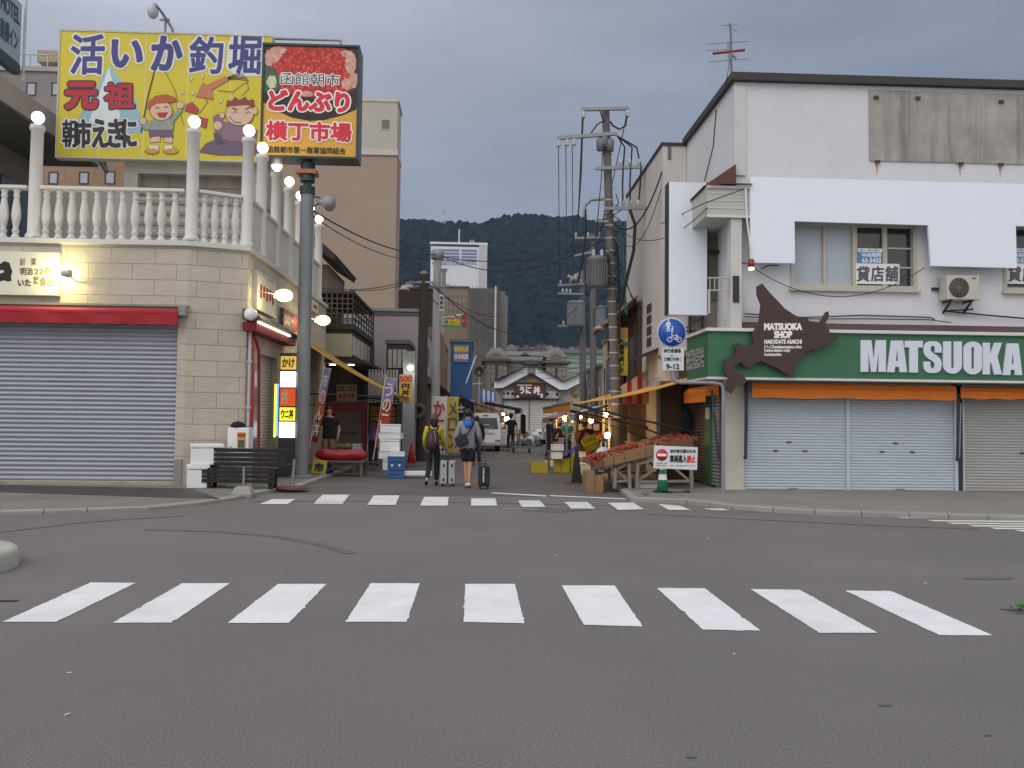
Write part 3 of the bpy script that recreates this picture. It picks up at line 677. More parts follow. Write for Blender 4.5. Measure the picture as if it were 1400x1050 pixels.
for i,(cx,cy,a,b) in enumerate([(372,75,11,10),(366,84,6,7),(381,68,9,5),(480,84,8,14),(484,106,6,12),(474,112,7,8),(474,70,8,5),(420,127,9,4)]): sg(rag(cx,cy,a,b,18,i,.2),crab,'crab_meat',.008+.0004*i)
sg(UV((360,90),(372,92),(380,100),(383,112),(380,124),(370,127),(360,125)),M('leaf_print','#3d5a44',.5,.2,6),'leaf',.0120)
sg(rag(371,112,7,9,16,40,.2),M('wasabi_print','#cfd3a8',.6,.15,8),'wasabi',.0126)
def stext(body,ax,ay,bx,by,mat,bold=0,outline=None,ocol=None,lift=.014,**k):
    p,q=uv(ax,by),uv(bx,ay); o=V(SX(p[0]),Yf,SZ(p[1])); return text(body,o,V(SX(q[0])-SX(p[0]),0,0),V(0,0,SZ(q[1])-SZ(p[1])),mat,face,bold=bold,outline=outline,ocol=ocol,lift=lift,**k)
pw=M('print_white','#f0efec',.4); pr=M('print_red','#d3243a',.4); pk=M('print_black','#1c1412',.4)
stext('函館朝市',383,98.5,465,115,pk,outline=.022,ocol=pw)
stext('どんぶり',368,124,478,150,pr,bold=.032,outline=.068,ocol=pw,lift=.017)
stext('横丁市場',365,166,482,191,pr,bold=.021,outline=.052,ocol=pw,lift=.017)
stext('函館朝市第一商業協同組合',367,199.5,475,208.5,pk,bold=.003)
# horn loudspeaker on the pole
hp=at(443,277,Yp-.1); 
t=thing('horn_loudspeaker','grey horn loudspeaker clamped near the top of the sign pole','loudspeaker',hp)
ax=V(.62,-.55,-.18).normalized(); 
mb=MB(); prof=[(-.22,.05),(-.20,.07),(-.05,.075),(.0,.09),(.10,.13),(.2,.19),(.22,.20),(.21,.185),(.1,.11),(.03,.06)]
mb.tube([hp+ax*s for s,_ in prof],[r for _,r in prof],20); mb.build('horn',M('horn_grey','#a4a6a8',.45),t)
mb=MB(); mb.tube([hp-ax*.1,(pb.x+.3,Yp,hp.z+.16),(pb.x+.16,Yp,hp.z+.16)],.02,6); mb.tube([hp-ax*.1,(pb.x+.16,Yp,hp.z-.08)],.016,6); mb.build('bracket',dark,t)
# thin pipe posts
t=thing('bare_pipe_post','thin bare grey pipe post standing beside the big sign pole','post',gr(388,652))
mb=MB(); p=gr(388.5,652); mb.tube([(p.x,p.y,.07),(p.x+.03,p.y,at(392,520,p.y).z)],.033,8); mb.build('pipe',steel,t); mb=MB(); mb.box(p.x-.12,p.x+.12,p.y-.12,p.y+.12,.07,.1); mb.build('foot_plate',steel,t)
t=thing('stub_post','short pipe stub on a rusty flat base plate near the crossing','post',gr(400,672))
p=gr(399,672); mb=MB(); mb.tube([(p.x,p.y,.09),(p.x+.03,p.y+.02,.66)],.032,8); mb.build('pipe',steel,t)
mb=MB(); mb.lathe((p.x+.02,p.y,0),[(.001,.071),(.33,.071),(.33,.085),(.28,.10),(.001,.10)],24); mb.build('base_plate',M('rusty_plate','#6b3b33',.8,.2,4),t)
t=thing('weighted_post','short pipe set in a concrete foot, in front of the black benches','post',gr(333,681))
p=gr(332.5,680); p.z=.0; mb=MB(); mb.prism([p+V(-.20,-.16,0),p+V(.20,-.16,0),p+V(.20,.16,0),p+V(-.20,.16,0)],(0,0,.001))
vs=[]; 
for z,s in ((.0,.19),(.07,.20),(.17,.15),(.21,.12)): vs+=[p+V(a*s,b*s*.8,z) for a,b in((-1,-1),(1,-1),(1,1),(-1,1))]
mb=MB(); mb.add(vs,[(i*4+j,i*4+(j+1)%4,i*4+4+(j+1)%4,i*4+4+j) for i in range(3) for j in range(4)]+[(3,2,1,0),(12,13,14,15)]); mb.build('concrete_foot',M('foot_concrete','#9b9892',.85,.1,3,.004,60),t,bevel=.015)
mb=MB(); mb.tube([(p.x,p.y,.2),(p.x,p.y,.58)],.022,8); mb.build('pipe',steel,t)
# ---- foam boxes, cooler, benches
foam=M('white_foam','#e6e7e6',.7,.03,5)
def foambox(name,label,c,sx_,sy_,sz_,rz,lid=True,mat=None,group=None,cat='box'):
    t=thing(name,label,cat,c,group); c=V(*c)
    mb=MB(); mb.cbox(c+V(0,0,sz_*(.40 if lid else .5)),sx_,sy_,sz_*(.80 if lid else 1),rz); mb.build('box_body',mat or foam,t,bevel=.012)
    if lid: mb=MB(); mb.cbox(c+V(0,0,sz_*.91),sx_*1.03,sy_*1.03,sz_*.17,rz); mb.build('lid',mat or foam,t,bevel=.012)
    return t
foambox('foam_box','white foam box at the bottom of the pile beside the black benches',V(-5.72,17.33,.075),.42,.62,.46,.35,group='foam boxes beside the benches')
foambox('foam_box','white foam box on top, leaning over the black benches',V(-5.57,17.40,.54),.62,.50,.42,.35,group='foam boxes beside the benches')
t=thing('upright_cooler','tall white box with a picture label and a black cap on top','box',V(-5.25,17.62,.07))
xa_,xb_=at(311,600,17.5).x,at(340,600,17.5).x; zt=at(325,584.5,17.5).z
mb=MB(); mb.box(xa_,xb_,17.5,17.86,.07,zt); mb.build('box_body',white,t,bevel=.015)
a,b=at(324,615,17.496),at(336,591,17.496); mb=MB(); mb.box(a.x,b.x,17.492,17.499,a.z,b.z); lb=mb.build('picture_label',M('label_yellow','#c99a3a',.5,.1),t)
mb=MB(); q=at(330,605,17.49); mb.box(a.x+.02,b.x-.02,17.488,17.4915,a.z+.05,q.z+.05); mb.build('fruit_print',M('label_green','#4d6148',.5,.5,20),lb)
mb=MB(); mb.box(a.x,b.x,17.488,17.4915,b.z-.10,b.z-.02); mb.build('print_band',M('label_red','#a8432c',.5),lb)
for k in range(3): mb=MB(); mb.box(xa_+.06,xa_+.09,17.496,17.4995,at(315,612+3*k,17.5).z,at(315,610.4+3*k,17.5).z); mb.build('lettering',blk,t)
o=thing('cloth_hat','crumpled black cap lying on the tall white box','cap',V(-5.28,17.66,zt))
mb=MB(); mb.lathe(V(at(325,584,17.62).x,17.64,zt+.001),[(.155,0),(.15,.05),(.11,.10),(.05,.125),(.001,.13)],14); mb.build('cap_body',M('black_cloth','#17151a',.9),o)
mb=MB(); mb.cbox(V(at(335,584,17.62).x,17.60,zt+.012),.16,.17,.015,.2); mb.build('cap_peak',M('black_cloth','#17151a'),o,bevel=.006)
bw=M('black_bench_wood','#0e0e10',.55,.15,3,.002,40)
def bench(label,c,L,up,rz):
    t=thing('slatted_bench',label,'bench',c,'black benches stacked by the corner shop'); c=V(*c); m=Matrix.Translation(c)@Matrix.Rotation(rz,4,'Z')
    def B(mb,x0,x1,y0,y1,z0,z1):
        i0=len(mb.v); mb.box(x0,x1,y0,y1,z0,z1); xf(mb,i0,m)
    if not up:
        mb=MB()
        for k in range(4): B(mb,-L/2,L/2,-.2+.105*k,-.2+.105*k+.085,.38,.415)
        mb.build('seat',bw,t,bevel=.004)
        mb=MB()
        for k in range(3): B(mb,-L/2,L/2,-.245,-.22,.12+.09*k,.12+.09*k+.075)
        mb.build('apron_slats',bw,t,bevel=.004)
        for s in(-1,1):
            for q in (-1,1):
                mb=MB(); B(mb,s*(L/2-.12)-.035,s*(L/2-.12)+.035,q*.16-.035,q*.16+.035,0,.378); mb.build('leg',bw,t)
    else:
        mb=MB()
        for k in range(4): B(mb,-L/2,L/2,-.03,.0,.03+.095*k,.03+.095*k+.08)
        mb.build('seat',bw,t,bevel=.004)
        for s in (-1,1):
            mb=MB(); B(mb,s*(L/2-.05)-.03,s*(L/2-.05)+.03,.001,.42,.30,.36); mb.build('leg',bw,t)
            mb=MB(); B(mb,s*(L/2-.05)-.03,s*(L/2-.05)+.03,.001,.42,.0,.06); mb.build('leg',bw,t)
    return t
bc=at(330,675,17.2); bench('black slatted bench standing at the bottom of the pair by the corner',V(bc.x,17.25,.07),1.5,False,-.06)
bc=at(341,650,17.3); bench('black slatted bench lying on its side on top of the other one',V(bc.x,17.2,.488),1.62,True,-.05)
# ================================================================ BILLBOARD AND BUILDINGS BEHIND THE CORNER SHOP
def windows_frontal(parent,rects,Y,gm,fm,fw=.06,name='window',proud=.03,mull=0):
    """window = frame part with pane sub-part, on a wall facing the camera at depth Y; rects in view coordinates"""
    for (x0,y0,x1,y1_) in rects:
        a,b=at(x0,y1_,Y),at(x1,y0,Y); z0,z1=a.z,b.z
        mb=MB(); mb.wallh(a.x,b.x,z0,z1,Y-proud,proud+.02,[(a.x+fw,b.x-fw,z0+fw,z1-fw)])
        for k in range(mull): xx=a.x+(b.x-a.x)*(k+1)/(mull+1); mb.box(xx-fw/2,xx+fw/2,Y-proud*.8,Y+.0,z0+fw,z1-fw)
        w=mb.build(name,fm,parent)
        mb=MB(); mb.quad((a.x+fw,Y-.006,z0+fw),(b.x-fw,Y-.006,z0+fw),(b.x-fw,Y-.006,z1-fw),(a.x+fw,Y-.006,z1-fw)); mb.build('pane',gm,w)
Y=27.0
cbm=M('stained_pale_concrete','#a8a39b',.85,.07,1,.003,50,streak=.30,scol='#6f685c')
t=thing('concrete_building','pale stained concrete building carrying the yellow billboard','building',(-10,29,0))
xl=at(168,300,Y).x; xl2=at(60,300,Y).x; xr=-7.25; zt=at(200,212,Y).z
A=lambda x,y:at(x,y,Y)
mb=MB(); hs=[(A(188,250).x,A(330,250).x,A(250,270).z,A(250,238).z)]
mb.wallh(xl,xr,0,zt,Y,.3,hs); mb.box(xl2,xl-.001,Y+.02,31.5,0,A(120,257).z); mb.box(xr-.3,xr,Y+.301,31.6,0,zt-.001); mb.box(xl,xl+.3,Y+.301,31.6,0,zt-.001); mb.quad((xl+.3,31.6,zt-.05),(xr-.3,31.6,zt-.05),(xr-.3,Y+.3,zt-.05),(xl+.3,Y+.3,zt-.05)); mb.build('wall',cbm,t)
mb=MB(); h=hs[0]; mb.box(h[0],h[1],Y+.29,Y+.34,h[2],h[3]); mb.build('recess_panel',M('recess_tile','#8f867b',.8,.1,1.5,brick=(1.2,.9,.02,'#6a635a',.1)),t)
mb=MB()
for y in (276,291,305,320): mb.box(A(186,y).x,A(330,y).x,Y-.06,Y-.002,A(200,y).z-.06,A(200,y).z+.05)
mb.build('ledge_course',M('ledge_concrete','#8a847a',.85,.1),t)
for (ya,yb,za_,zb_) in ((27.9,28.5,8.1,8.6),(27.9,28.5,7.2,7.8),(29.2,29.7,7.2,8.7),(30.3,30.7,7.2,8.5)):
    mb=MB(); mb.box(xr+.002,xr+.05,ya,yb,za_,zb_); w=mb.build('window',M('bronze_frame','#4b4540',.5),t)
    mb=MB(); mb.quad((xr+.053,ya+.04,za_+.04),(xr+.053,yb-.04,za_+.04),(xr+.053,yb-.04,zb_-.04),(xr+.053,ya+.04,zb_-.04)); mb.build('pane',glass(),w)
# billboard
Yb=26.7
t=thing('billboard','big yellow rooftop billboard with blue and red characters and two drawn anglers','sign',(at(224,214,Yb).x,Yb,zt))
byel=M('billboard_yellow','#cfbe2a',.5,.03,.5)
c=[at(77.5,213.5,Yb),at(366.5,214.5,Yb),at(371,43,Yb),at(82.5,42,Yb)]
zb0,zb1=c[0].z,c[3].z; xb0,xb1=c[0].x,(c[1].x+c[2].x)/2
mb=MB(); mb.box(xb0,xb1,Yb,Yb+.28,zb0,zb1); bb=mb.build('panel',byel,t)
mb=MB(); mb.wallh(xb0-.05,xb1+.05,zb0-.05,zb1+.05,Yb-.02,.32,[(xb0,xb1,zb0,zb1)]); mb.build('frame',M('pale_frame2','#b9b8a8',.5),t)
mb=MB()
for px_ in (138,198,256.5,315): x=at(px_,120,Yb).x; mb.box(x-.012,x+.012,Yb-.003,Yb-.001,zb0,zb1)
mb.box(xb0,xb1,Yb-.0032,Yb-.0012,at(200,97,Yb).z-.008,at(200,97,Yb).z+.008); mb.build('panel_joint',M('joint_line','#dcd29a',.5),bb)
mb=MB()
for x in (xb0+.6,(xb0+xb1)/2,xb1-.5): q=MB(); q.bar((x,Yb+.3,zb0+1.0),(x,Yb+2.2,zt-.06),.09); q.bar((x,Yb+.3,zb1-.4),(x,Yb+2.2,zt-.06),.09); q.build('support_strut',steel,t)
a,b=at(383,53,Yb+.5),at(466,53,Yb+.5)
mb.tube([(xb1-.1,Yb+.5,a.z),(b.x,Yb+.5,a.z),(b.x,Yb+.5,zt-.1)],.05,8); mb.build('top_pipe',steel,t)
navy=M('navy_print','#3b3d7e',.5); wh=M('print_white2','#dcdcd6',.5); rdp=M('crimson_print','#b01e38',.5); ink=M('ink_print','#23202a',.5)
# pale blue peak behind the red characters
artpx([(150,88),(104,168),(100,182),(196,182),(188,140),(172,118)],Yb,M('sky_print','#9fc3d0',.5,.22,.35),bb,'peak_print',lift=.004)
artpx([(149,92),(122,165),(150,182),(165,160)],Yb,M('snow_print','#d9e2e2',.5,.1,.5),bb,'snow_print',lift=.006)
for ch,x0,y0,x1,y1_ in (('活',97,47,143,102),('い',153,55,195,92),('か',208,50,249,96),('釣',259,50,305,101),('堀',313,48,357,102)):
    textpx(ch,x0+1,y0+1,x1-1,y1_-1,Yb,navy,bb,bold=(.055 if ch in 'いか' else .032),outline=(.115 if ch in 'いか' else .095),ocol=wh,lift=.010,lean=.06)
for ch,x0,y0,x1,y1_ in (('元',90,113,133,149),('祖',143,113,184,149)): textpx(ch,x0+1,y0+1,x1-1,y1_-1,Yb,rdp,bb,bold=(.06 if ch=='元' else .036),outline=(.10 if ch=='元' else .075),ocol=ink,lift=.010)
for ch,x0,x1 in (('朝',86,104),('市',105,124),('え',127,146),('き',149,167),('に',169,186)): textpx(ch,x0,164,x1,201,Yb,ink,bb,bold=(.02 if ch=='朝' else .036),outline=.075,ocol=wh,lift=.010)
skin_p=M('print_skin','#d9b59b',.5); cap_p=M('print_rust','#b4582f',.5); grey_p=M('print_sage','#8d9a8c',.5); pur_p=M('print_mauve','#6b5870',.5); mau=M('print_dusty_mauve','#8b6a78',.5); hair_p=M('print_hair','#8a3a2e',.5); pin=M('print_squid','#c07a56',.5); ylp=M('print_ochre','#c09a38',.5); ln=ink
L0=.004
def ar(pts,m,n,l,o=1.0):
    # outlined flat shape
    cx=sum(p[0] for p in pts)/len(pts); cy=sum(p[1] for p in pts)/len(pts); q=[]
    for x,y in pts:
        d=math.hypot(x-cx,y-cy) or 1; q.append((x+(x-cx)/d*o*.75,y+(y-cy)/d*o*.75))
    artpx(q,Yb,ln,bb,n+'_outline',lift=l); artpx(pts,Yb,m,bb,n,lift=l+.003)
def line(pts,w,l,n='print_line',m=None):
    mb=MB()
    for (a,b),(c_,d) in zip(pts,pts[1:]):
        L=math.hypot(c_-a,d-b); nx,ny=-(d-b)/L*w/2,(c_-a)/L*w/2
        mb.prism([at(x,y,Yb)-V(0,l,0) for x,y in((a+nx,b+ny),(c_+nx,d+ny),(c_-nx,d-ny),(a-nx,b-ny))],(0,.0008,0))
    mb.build(n,m or ln,bb)
# young angler
line([(212,95),(203,130),(193,181)],1.6,.016); line([(226,98),(240,125),(251,172)],.6,.016)
ar([(206,195),(219,194),(219,186),(208,186)],skin_p,'leg_print',.018,.6); ar([(224,194),(236,196),(236,186),(225,186)],skin_p,'leg_print',.018,.6)
ar([(204,199),(217,199),(217,207),(204,207)],wh,'sock_print',.020,.6); ar([(225,199),(236,199),(238,207),(226,207)],wh,'sock_print',.020,.6)
ar(ell(208,207,9,3.5),ylp,'shoe_print',.022); ar(ell(234,207,10,3.5),ylp,'shoe_print',.022)
ar([(204,178),(236,178),(237,188),(222,188),(220,186),(205,188)],pur_p,'shorts_print',.024,.6)
ar([(203,166),(195,172),(196,177),(205,178),(237,178),(238,166),(250,152),(246,146),(234,162),(215,164)],grey_p,'jumper_print',.027,.8)
ar(ell(221,152,15,13),skin_p,'face_print',.031); ar(ell(247,144,5,5),skin_p,'hand_print',.031,.6); ar(ell(196,166,4.5,4.5),skin_p,'hand_print',.031,.6)
ar([(203,150),(205,139),(214,132),(228,130),(239,134),(241,139),(231,141),(215,142),(209,146)],cap_p,'cap_print',.035)
ar([(215,155),(230,154),(226,161),(219,161)],rdp,'mouth_print',.039,.5)
line([(213,149),(216,147),(219,149)],.9,.043); line([(225,148),(228,146),(231,148)],.9,.043)
# squids
ar([(268,132),(279,113),(283,117),(307,105),(313,110),(290,123),(292,136)],pin,'squid_print',.016,.8)
for q in range(5): line([(311,106+q*.8),(322,102+q*1.6),(333+q*2,101+q*2.4)],.8,.015)
ar([(263,140),(272,150),(269,156),(253,152),(256,143)],M('print_crimson','#a8443e',.5),'squid_print',.016,.8); ar([(272,160),(284,163),(282,176),(274,172)],M('print_crimson','#a8443e',.5),'squid_print',.016,.8)
line([(272,156),(284,140),(281,134)],.7,.016); line([(298,124),(318,126),(338,112),(340,122),(331,131)],.7,.016)
for x,y in ((262,108),(277,106),(250,127),(264,128),(302,139),(273,184)): ar(ell(x,y,1.2,2.6,8,.5),wh,'drop_print',.016,.5)
# second angler
ar([(272,208),(283,196),(302,188),(330,182),(345,186),(357,212),(300,212)],pur_p,'trousers_print',.018,.8)
ar([(292,160),(300,156),(306,166),(322,172),(342,172),(352,178),(350,192),(318,194),(300,190),(294,178)],mau,'jacket_print',.022,.8)
ar([(292,182),(302,184),(306,196),(296,198)],M('print_slate','#56505e',.5),'bag_print',.026,.6)
ar(ell(298,172,6,6),skin_p,'hand_print',.029,.6); ar(ell(304,158,3.5,4),skin_p,'hand_print',.029,.6)
ar(ell(328,156,19,16),skin_p,'face_print',.031); ar(ell(349,152,3.5,5),skin_p,'ear_print',.030,.6)
ar([(310,146),(312,137),(318,139),(322,133),(328,138),(335,133),(339,138),(346,136),(348,147),(338,144),(322,145)],hair_p,'hair_print',.035,.8)
line([(318,148),(325,151)],1.6,.039); line([(336,150),(343,147)],1.6,.039); line([(319,155),(322,153),(325,155)],.9,.039); line([(336,156),(340,153),(343,156)],.9,.039); line([(314,160),(320,167),(330,169)],.9,.039)
# lamp above the billboard
p=at(236,40,Yb+.2)
t=thing('billboard_lamp','street lamp head on a bent arm sticking up above the yellow billboard','lamp',p)
mb=MB(); q=at(213,9,Yb-.5); mb.tube([p+V(.1,0,-.9),p,at(222,18,Yb),q+V(.05,0,0)],[.05,.045,.045,.04],8); mb.build('arm',steel,t)
mb=MB(); r=at(225,42,Yb+.1); mb.tube([(r.x,Yb+.15,r.z-.8),(r.x,Yb+.15,at(225,27,Yb).z)],.04,8); mb.bar(at(219,27,Yb+.1),at(232,27,Yb+.1),.06); mb.build('stay',steel,t)
mb=MB(); h=at(209,16,Yb-.5); mb.ball(h,.20,14,(.85,.85,1.15)); mb.build('lamp_shade',M('frosted_lamp','#b3b6ba',.3),t); mb=MB(); mb.lathe(q+V(-.02,0,-.02),[(.001,.1),(.08,.09),(.11,-.05),(.001,-.06)],12); mb.build('lamp_cap',steel,t)
# grey hotel behind
Y=62; t=thing('grey_hotel','grey and tan hotel block behind the big eave and the billboard','building',(-40,66,0))
g1=M('grey_hotel_wall','#8d8783',.85,.05,.4,.002,20,brick=(2.2,1.1,.02,'#7f7a76',.03)); g2=M('tan_hotel_wall','#9c8168',.85,.05,.4,brick=(2.2,1.1,.02,'#886c54',.03))
a,b=at(-160,92,Y),at(182,92,Y); zs_=at(60,212,Y).z
mb=MB(); mb.box(a.x,b.x,Y,Y+14,zs_,a.z); mb.build('upper_wall',g1,t); mb=MB(); mb.box(a.x,b.x,Y,Y+14,0,zs_); mb.build('lower_wall',g2,t)
mb=MB(); mb.box(a.x-.2,b.x+.2,Y-.15,Y+14.1,a.z,a.z+.35); mb.build('parapet',M('pale_parapet','#a5a3a0',.7),t)
fmk=M('dark_window_frame','#37342f',.5)
windows_frontal(t,[(-10,113,3,131),(35.5,112.5,50,131),(70,112.5,84,131),(66,235,80,252),(107.5,235,122,252),(143,234,158,252),(20,235,34,252),(35.5,160,50,178),(70,160,84,178)],Y,glass('curtained_glass','#a8adb6',.2),fmk,.10)
p=at(74,92,Y+3); mb=MB(); mb.box(p.x-.8,p.x+.9,Y+2,Y+4,p.z,p.z+.9); mb.build('roof_vent',M('louvre_beige','#a3957c',.7),t)
mb=MB()
for k in range(10): x=a.x+(at(60,92,Y).x-a.x)*k/9; mb.tube([(x,Y+.5,a.z+.35),(x,Y+.5,a.z+1.5)],.05,5)
mb.tube([(a.x,Y+.5,a.z+1.5),(at(60,92,Y).x,Y+.5,a.z+1.5)],.05,5); mb.build('roof_railing',alum,t)
# hotel roof sign at the top left corner
t=thing('hotel_roof_sign','blue-grey rooftop hotel sign cut off by the top left corner','sign',at(-20,85,50))
A_,B_=at(-150,60,44),at(27,88,57); hz=at(27,6,57).z-B_.z
d=(B_-A_); d.z=0; ul=d.normalized(); nrm=V(ul.y,-ul.x,0)
base=V(A_.x,A_.y,B_.z)
mb=MB(); mb.prism([base,base+d,base+d+V(0,0,hz),base+V(0,0,hz)],-nrm*.6); mb.build('sign_panel',M('sign_bluegrey','#9fb0b8',.4,.03),t)
mb=MB(); mb.prism([base+nrm*.03+V(0,0,-.75),base+d+nrm*.03+V(0,0,-.75),base+d+nrm*.03+V(0,0,-.05),base+nrm*.03+V(0,0,-.05)],-nrm*.5); mb.build('sign_skirt',M('sign_skirt','#3c4650',.5),t)
sk=M('sign_ink','#3e4852',.5); Ld=d.length
def onp(s,z): return base+ul*s+V(0,0,z)
def S_(px):
    r=ray(px,60); return (base.x*r.y-base.y*r.x)/(ul.y*r.x-ul.x*r.y)
text('東横イン',onp(S_(-1),hz*.17),ul*(S_(24)-S_(-1)),V(0,0,hz*.32),sk,t,bold=.03,lift=.02)
text('HOTEL',onp(S_(-1),hz*.62),ul*(S_(25)-S_(-1)),V(0,0,hz*.26),sk,t,bold=.03,lift=.02)
mb=MB(); q=at(30,90,57); mb.tube([(q.x,57.2,q.z-1),(q.x,57.2,at(30,-5,57).z)],.09,6); mb.build('mast',M('pale_mast','#c6c8cb',.5),t)
# tan tower
Y=70; t=thing('tan_tower_block','tall windowless tan tower with a cream top behind the pole sign','building',(-11,72,0))
a,b=at(360,135,Y),at(544.5,135,Y); zc=at(500,203,Y).z; zc2=at(500,208,Y).z
mb=MB(); mb.box(a.x,b.x,Y,Y+3.2,0,zc2); mb.build('tan_wall',M('tan_tile','#a39180',.85,.04,.3,.002,20,brick=(2.4,1.2,.015,'#9a8877',.02),streak=.06,scol='#7f7062'),t)
mb=MB(); mb.box(a.x,b.x-.02,Y-.05,Y+3.1,zc2+.002,a.z); mb.build('cream_top',M('cream_tile','#b6b2a6',.85,.04,.3,brick=(1.6,1.2,.02,'#a5a196',.02)),t)
mb=MB(); mb.box(a.x,b.x+.05,Y-.15,Y+3.3,zc2-.25,zc2+.25); mb.box(a.x,b.x+.08,Y-.12,Y+3.25,a.z,a.z+.3); mb.build('cornice',M('cornice_cream','#c2bfb4',.8),t)
windows_frontal(t,[(520.5,163,534,178)],Y-.05,M('vent_grey','#76716c',.7),M('cornice_cream','#c2bfb4'),.06,'vent_opening')
# dark eave with spotlights beyond the balcony
Y=29; t=thing('tiled_roof_house','house with a dark brown roof edge peeking out beyond the last balcony post','building',(-6.5,32,0))
mb=MB(); mb.box(-9.5,-5.5,30.2,34,0,at(440,360,30).z); mb.build('wall',M('house_wall','#8a7c6c',.85,.08),t)
mb=MB(); e=[at(425,318,Y),at(459,348,Y),at(455,355,Y),at(425,336,Y)]; mb.prism(e,(0,5,0)); mb.build('roof',M('brown_roof','#3d322b',.8,.1,4),t)
# ================================================================ LEFT SIDE OF THE MARKET STREET
wood=M('dark_stained_wood','#3d352e',.75,.15,3,.002,30,stretch=(1,1,.2)); wood2=M('brown_wood','#55473a',.75,.15,3,stretch=(1,1,.2))
Y=28.0; t=thing('lattice_house','dark timber house with a lattice gallery above the red-framed stall','building',(-5.5,31,0))
A=lambda x,y:at(x,y,Y)
xr=A(483,400).x; xl=A(418,400).x; ztp=A(470,398).z; z1=A(470,448).z; z2=A(470,492).z
YB=onx(511,420,xr).y
mb=MB(); mb.box(xl,xr-.1,Y+.5,YB+1,z1-.0,z1+.12); mb.box(xl,xr-.06,Y+.06,YB+1,z2-.02,z1-.002); mb.build('wall',M('dark_timber_wall','#453f38',.8,.12,2,.002,30),t)
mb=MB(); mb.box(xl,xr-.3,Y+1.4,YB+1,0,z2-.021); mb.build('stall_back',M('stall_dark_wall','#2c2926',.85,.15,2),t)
mb=MB(); mb.box(xl,xr+.04,Y-.04,YB,ztp-.09,ztp); mb.box(xl,xr+.04,Y-.04,YB,z1-.05,z1+.14); mb.build('beam',wood,t)
# lattice screens
mb=MB(); n=9
for k in range(n+1): x=xl+(xr-xl)*k/n; mb.box(x-.022,x+.022,Y-.02,Y+.02,z1+.14,ztp-.09)
for k in range(1,6): z=z1+.14+(ztp-z1-.23)*k/6; mb.box(xl,xr,Y-.022,Y+.018,z-.02,z+.02)
mb.build('lattice_screen',M('lattice_wood','#4d463d',.7,.1),t)
mb=MB(); n=8
for k in range(n+1): y=Y+(YB-Y)*k/n; mb.box(xr-.02,xr+.02,y-.03,y+.03,z1+.14,ztp-.09)
for k in range(1,5): z=z1+.14+(ztp-z1-.23)*k/5; mb.box(xr-.022,xr+.018,Y,YB,z-.02,z+.02)
mb.build('lattice_screen',wood,t)
mb=MB(); mb.box(A(436,470).x,A(493,470).x*0+A(481,470).x,Y-.01,Y+.05,A(450,487).z,A(450,456).z); mb.build('blank_sign_panel',M('cream_panel','#a9a590',.6,.05),t)
for k in range(5):
    y0=Y+.35+(YB-Y)*.17*k; mb=MB(); mb.box(xr-.059,xr-.02,y0,y0+(YB-Y)*.12,z2+.2,z1-.25); mb.build('shoji_panel',M('shoji_white','#b5b4b0',.7),t)
mb=MB(); mb.box(xl,xr+.5,Y-.6,YB,z2-.12,z2-.025); mb.build('pent_roof',M('pent_roof_dark','#353230',.8),t)
for k in range(3):
    x=A(452+13*k,503).x; mb=MB(); mb.lathe((x,Y+.35,z2-.16),[(.001,.03),(.11,.03),(.11,0),(.001,0)],12); mb.build('downlight',M('warm_disc','#ffe2b0',emit=5),t)
POINTS.append((V(A(462,505).x,Y+.3,z2-.35),10,'#ffd9a0',.1))
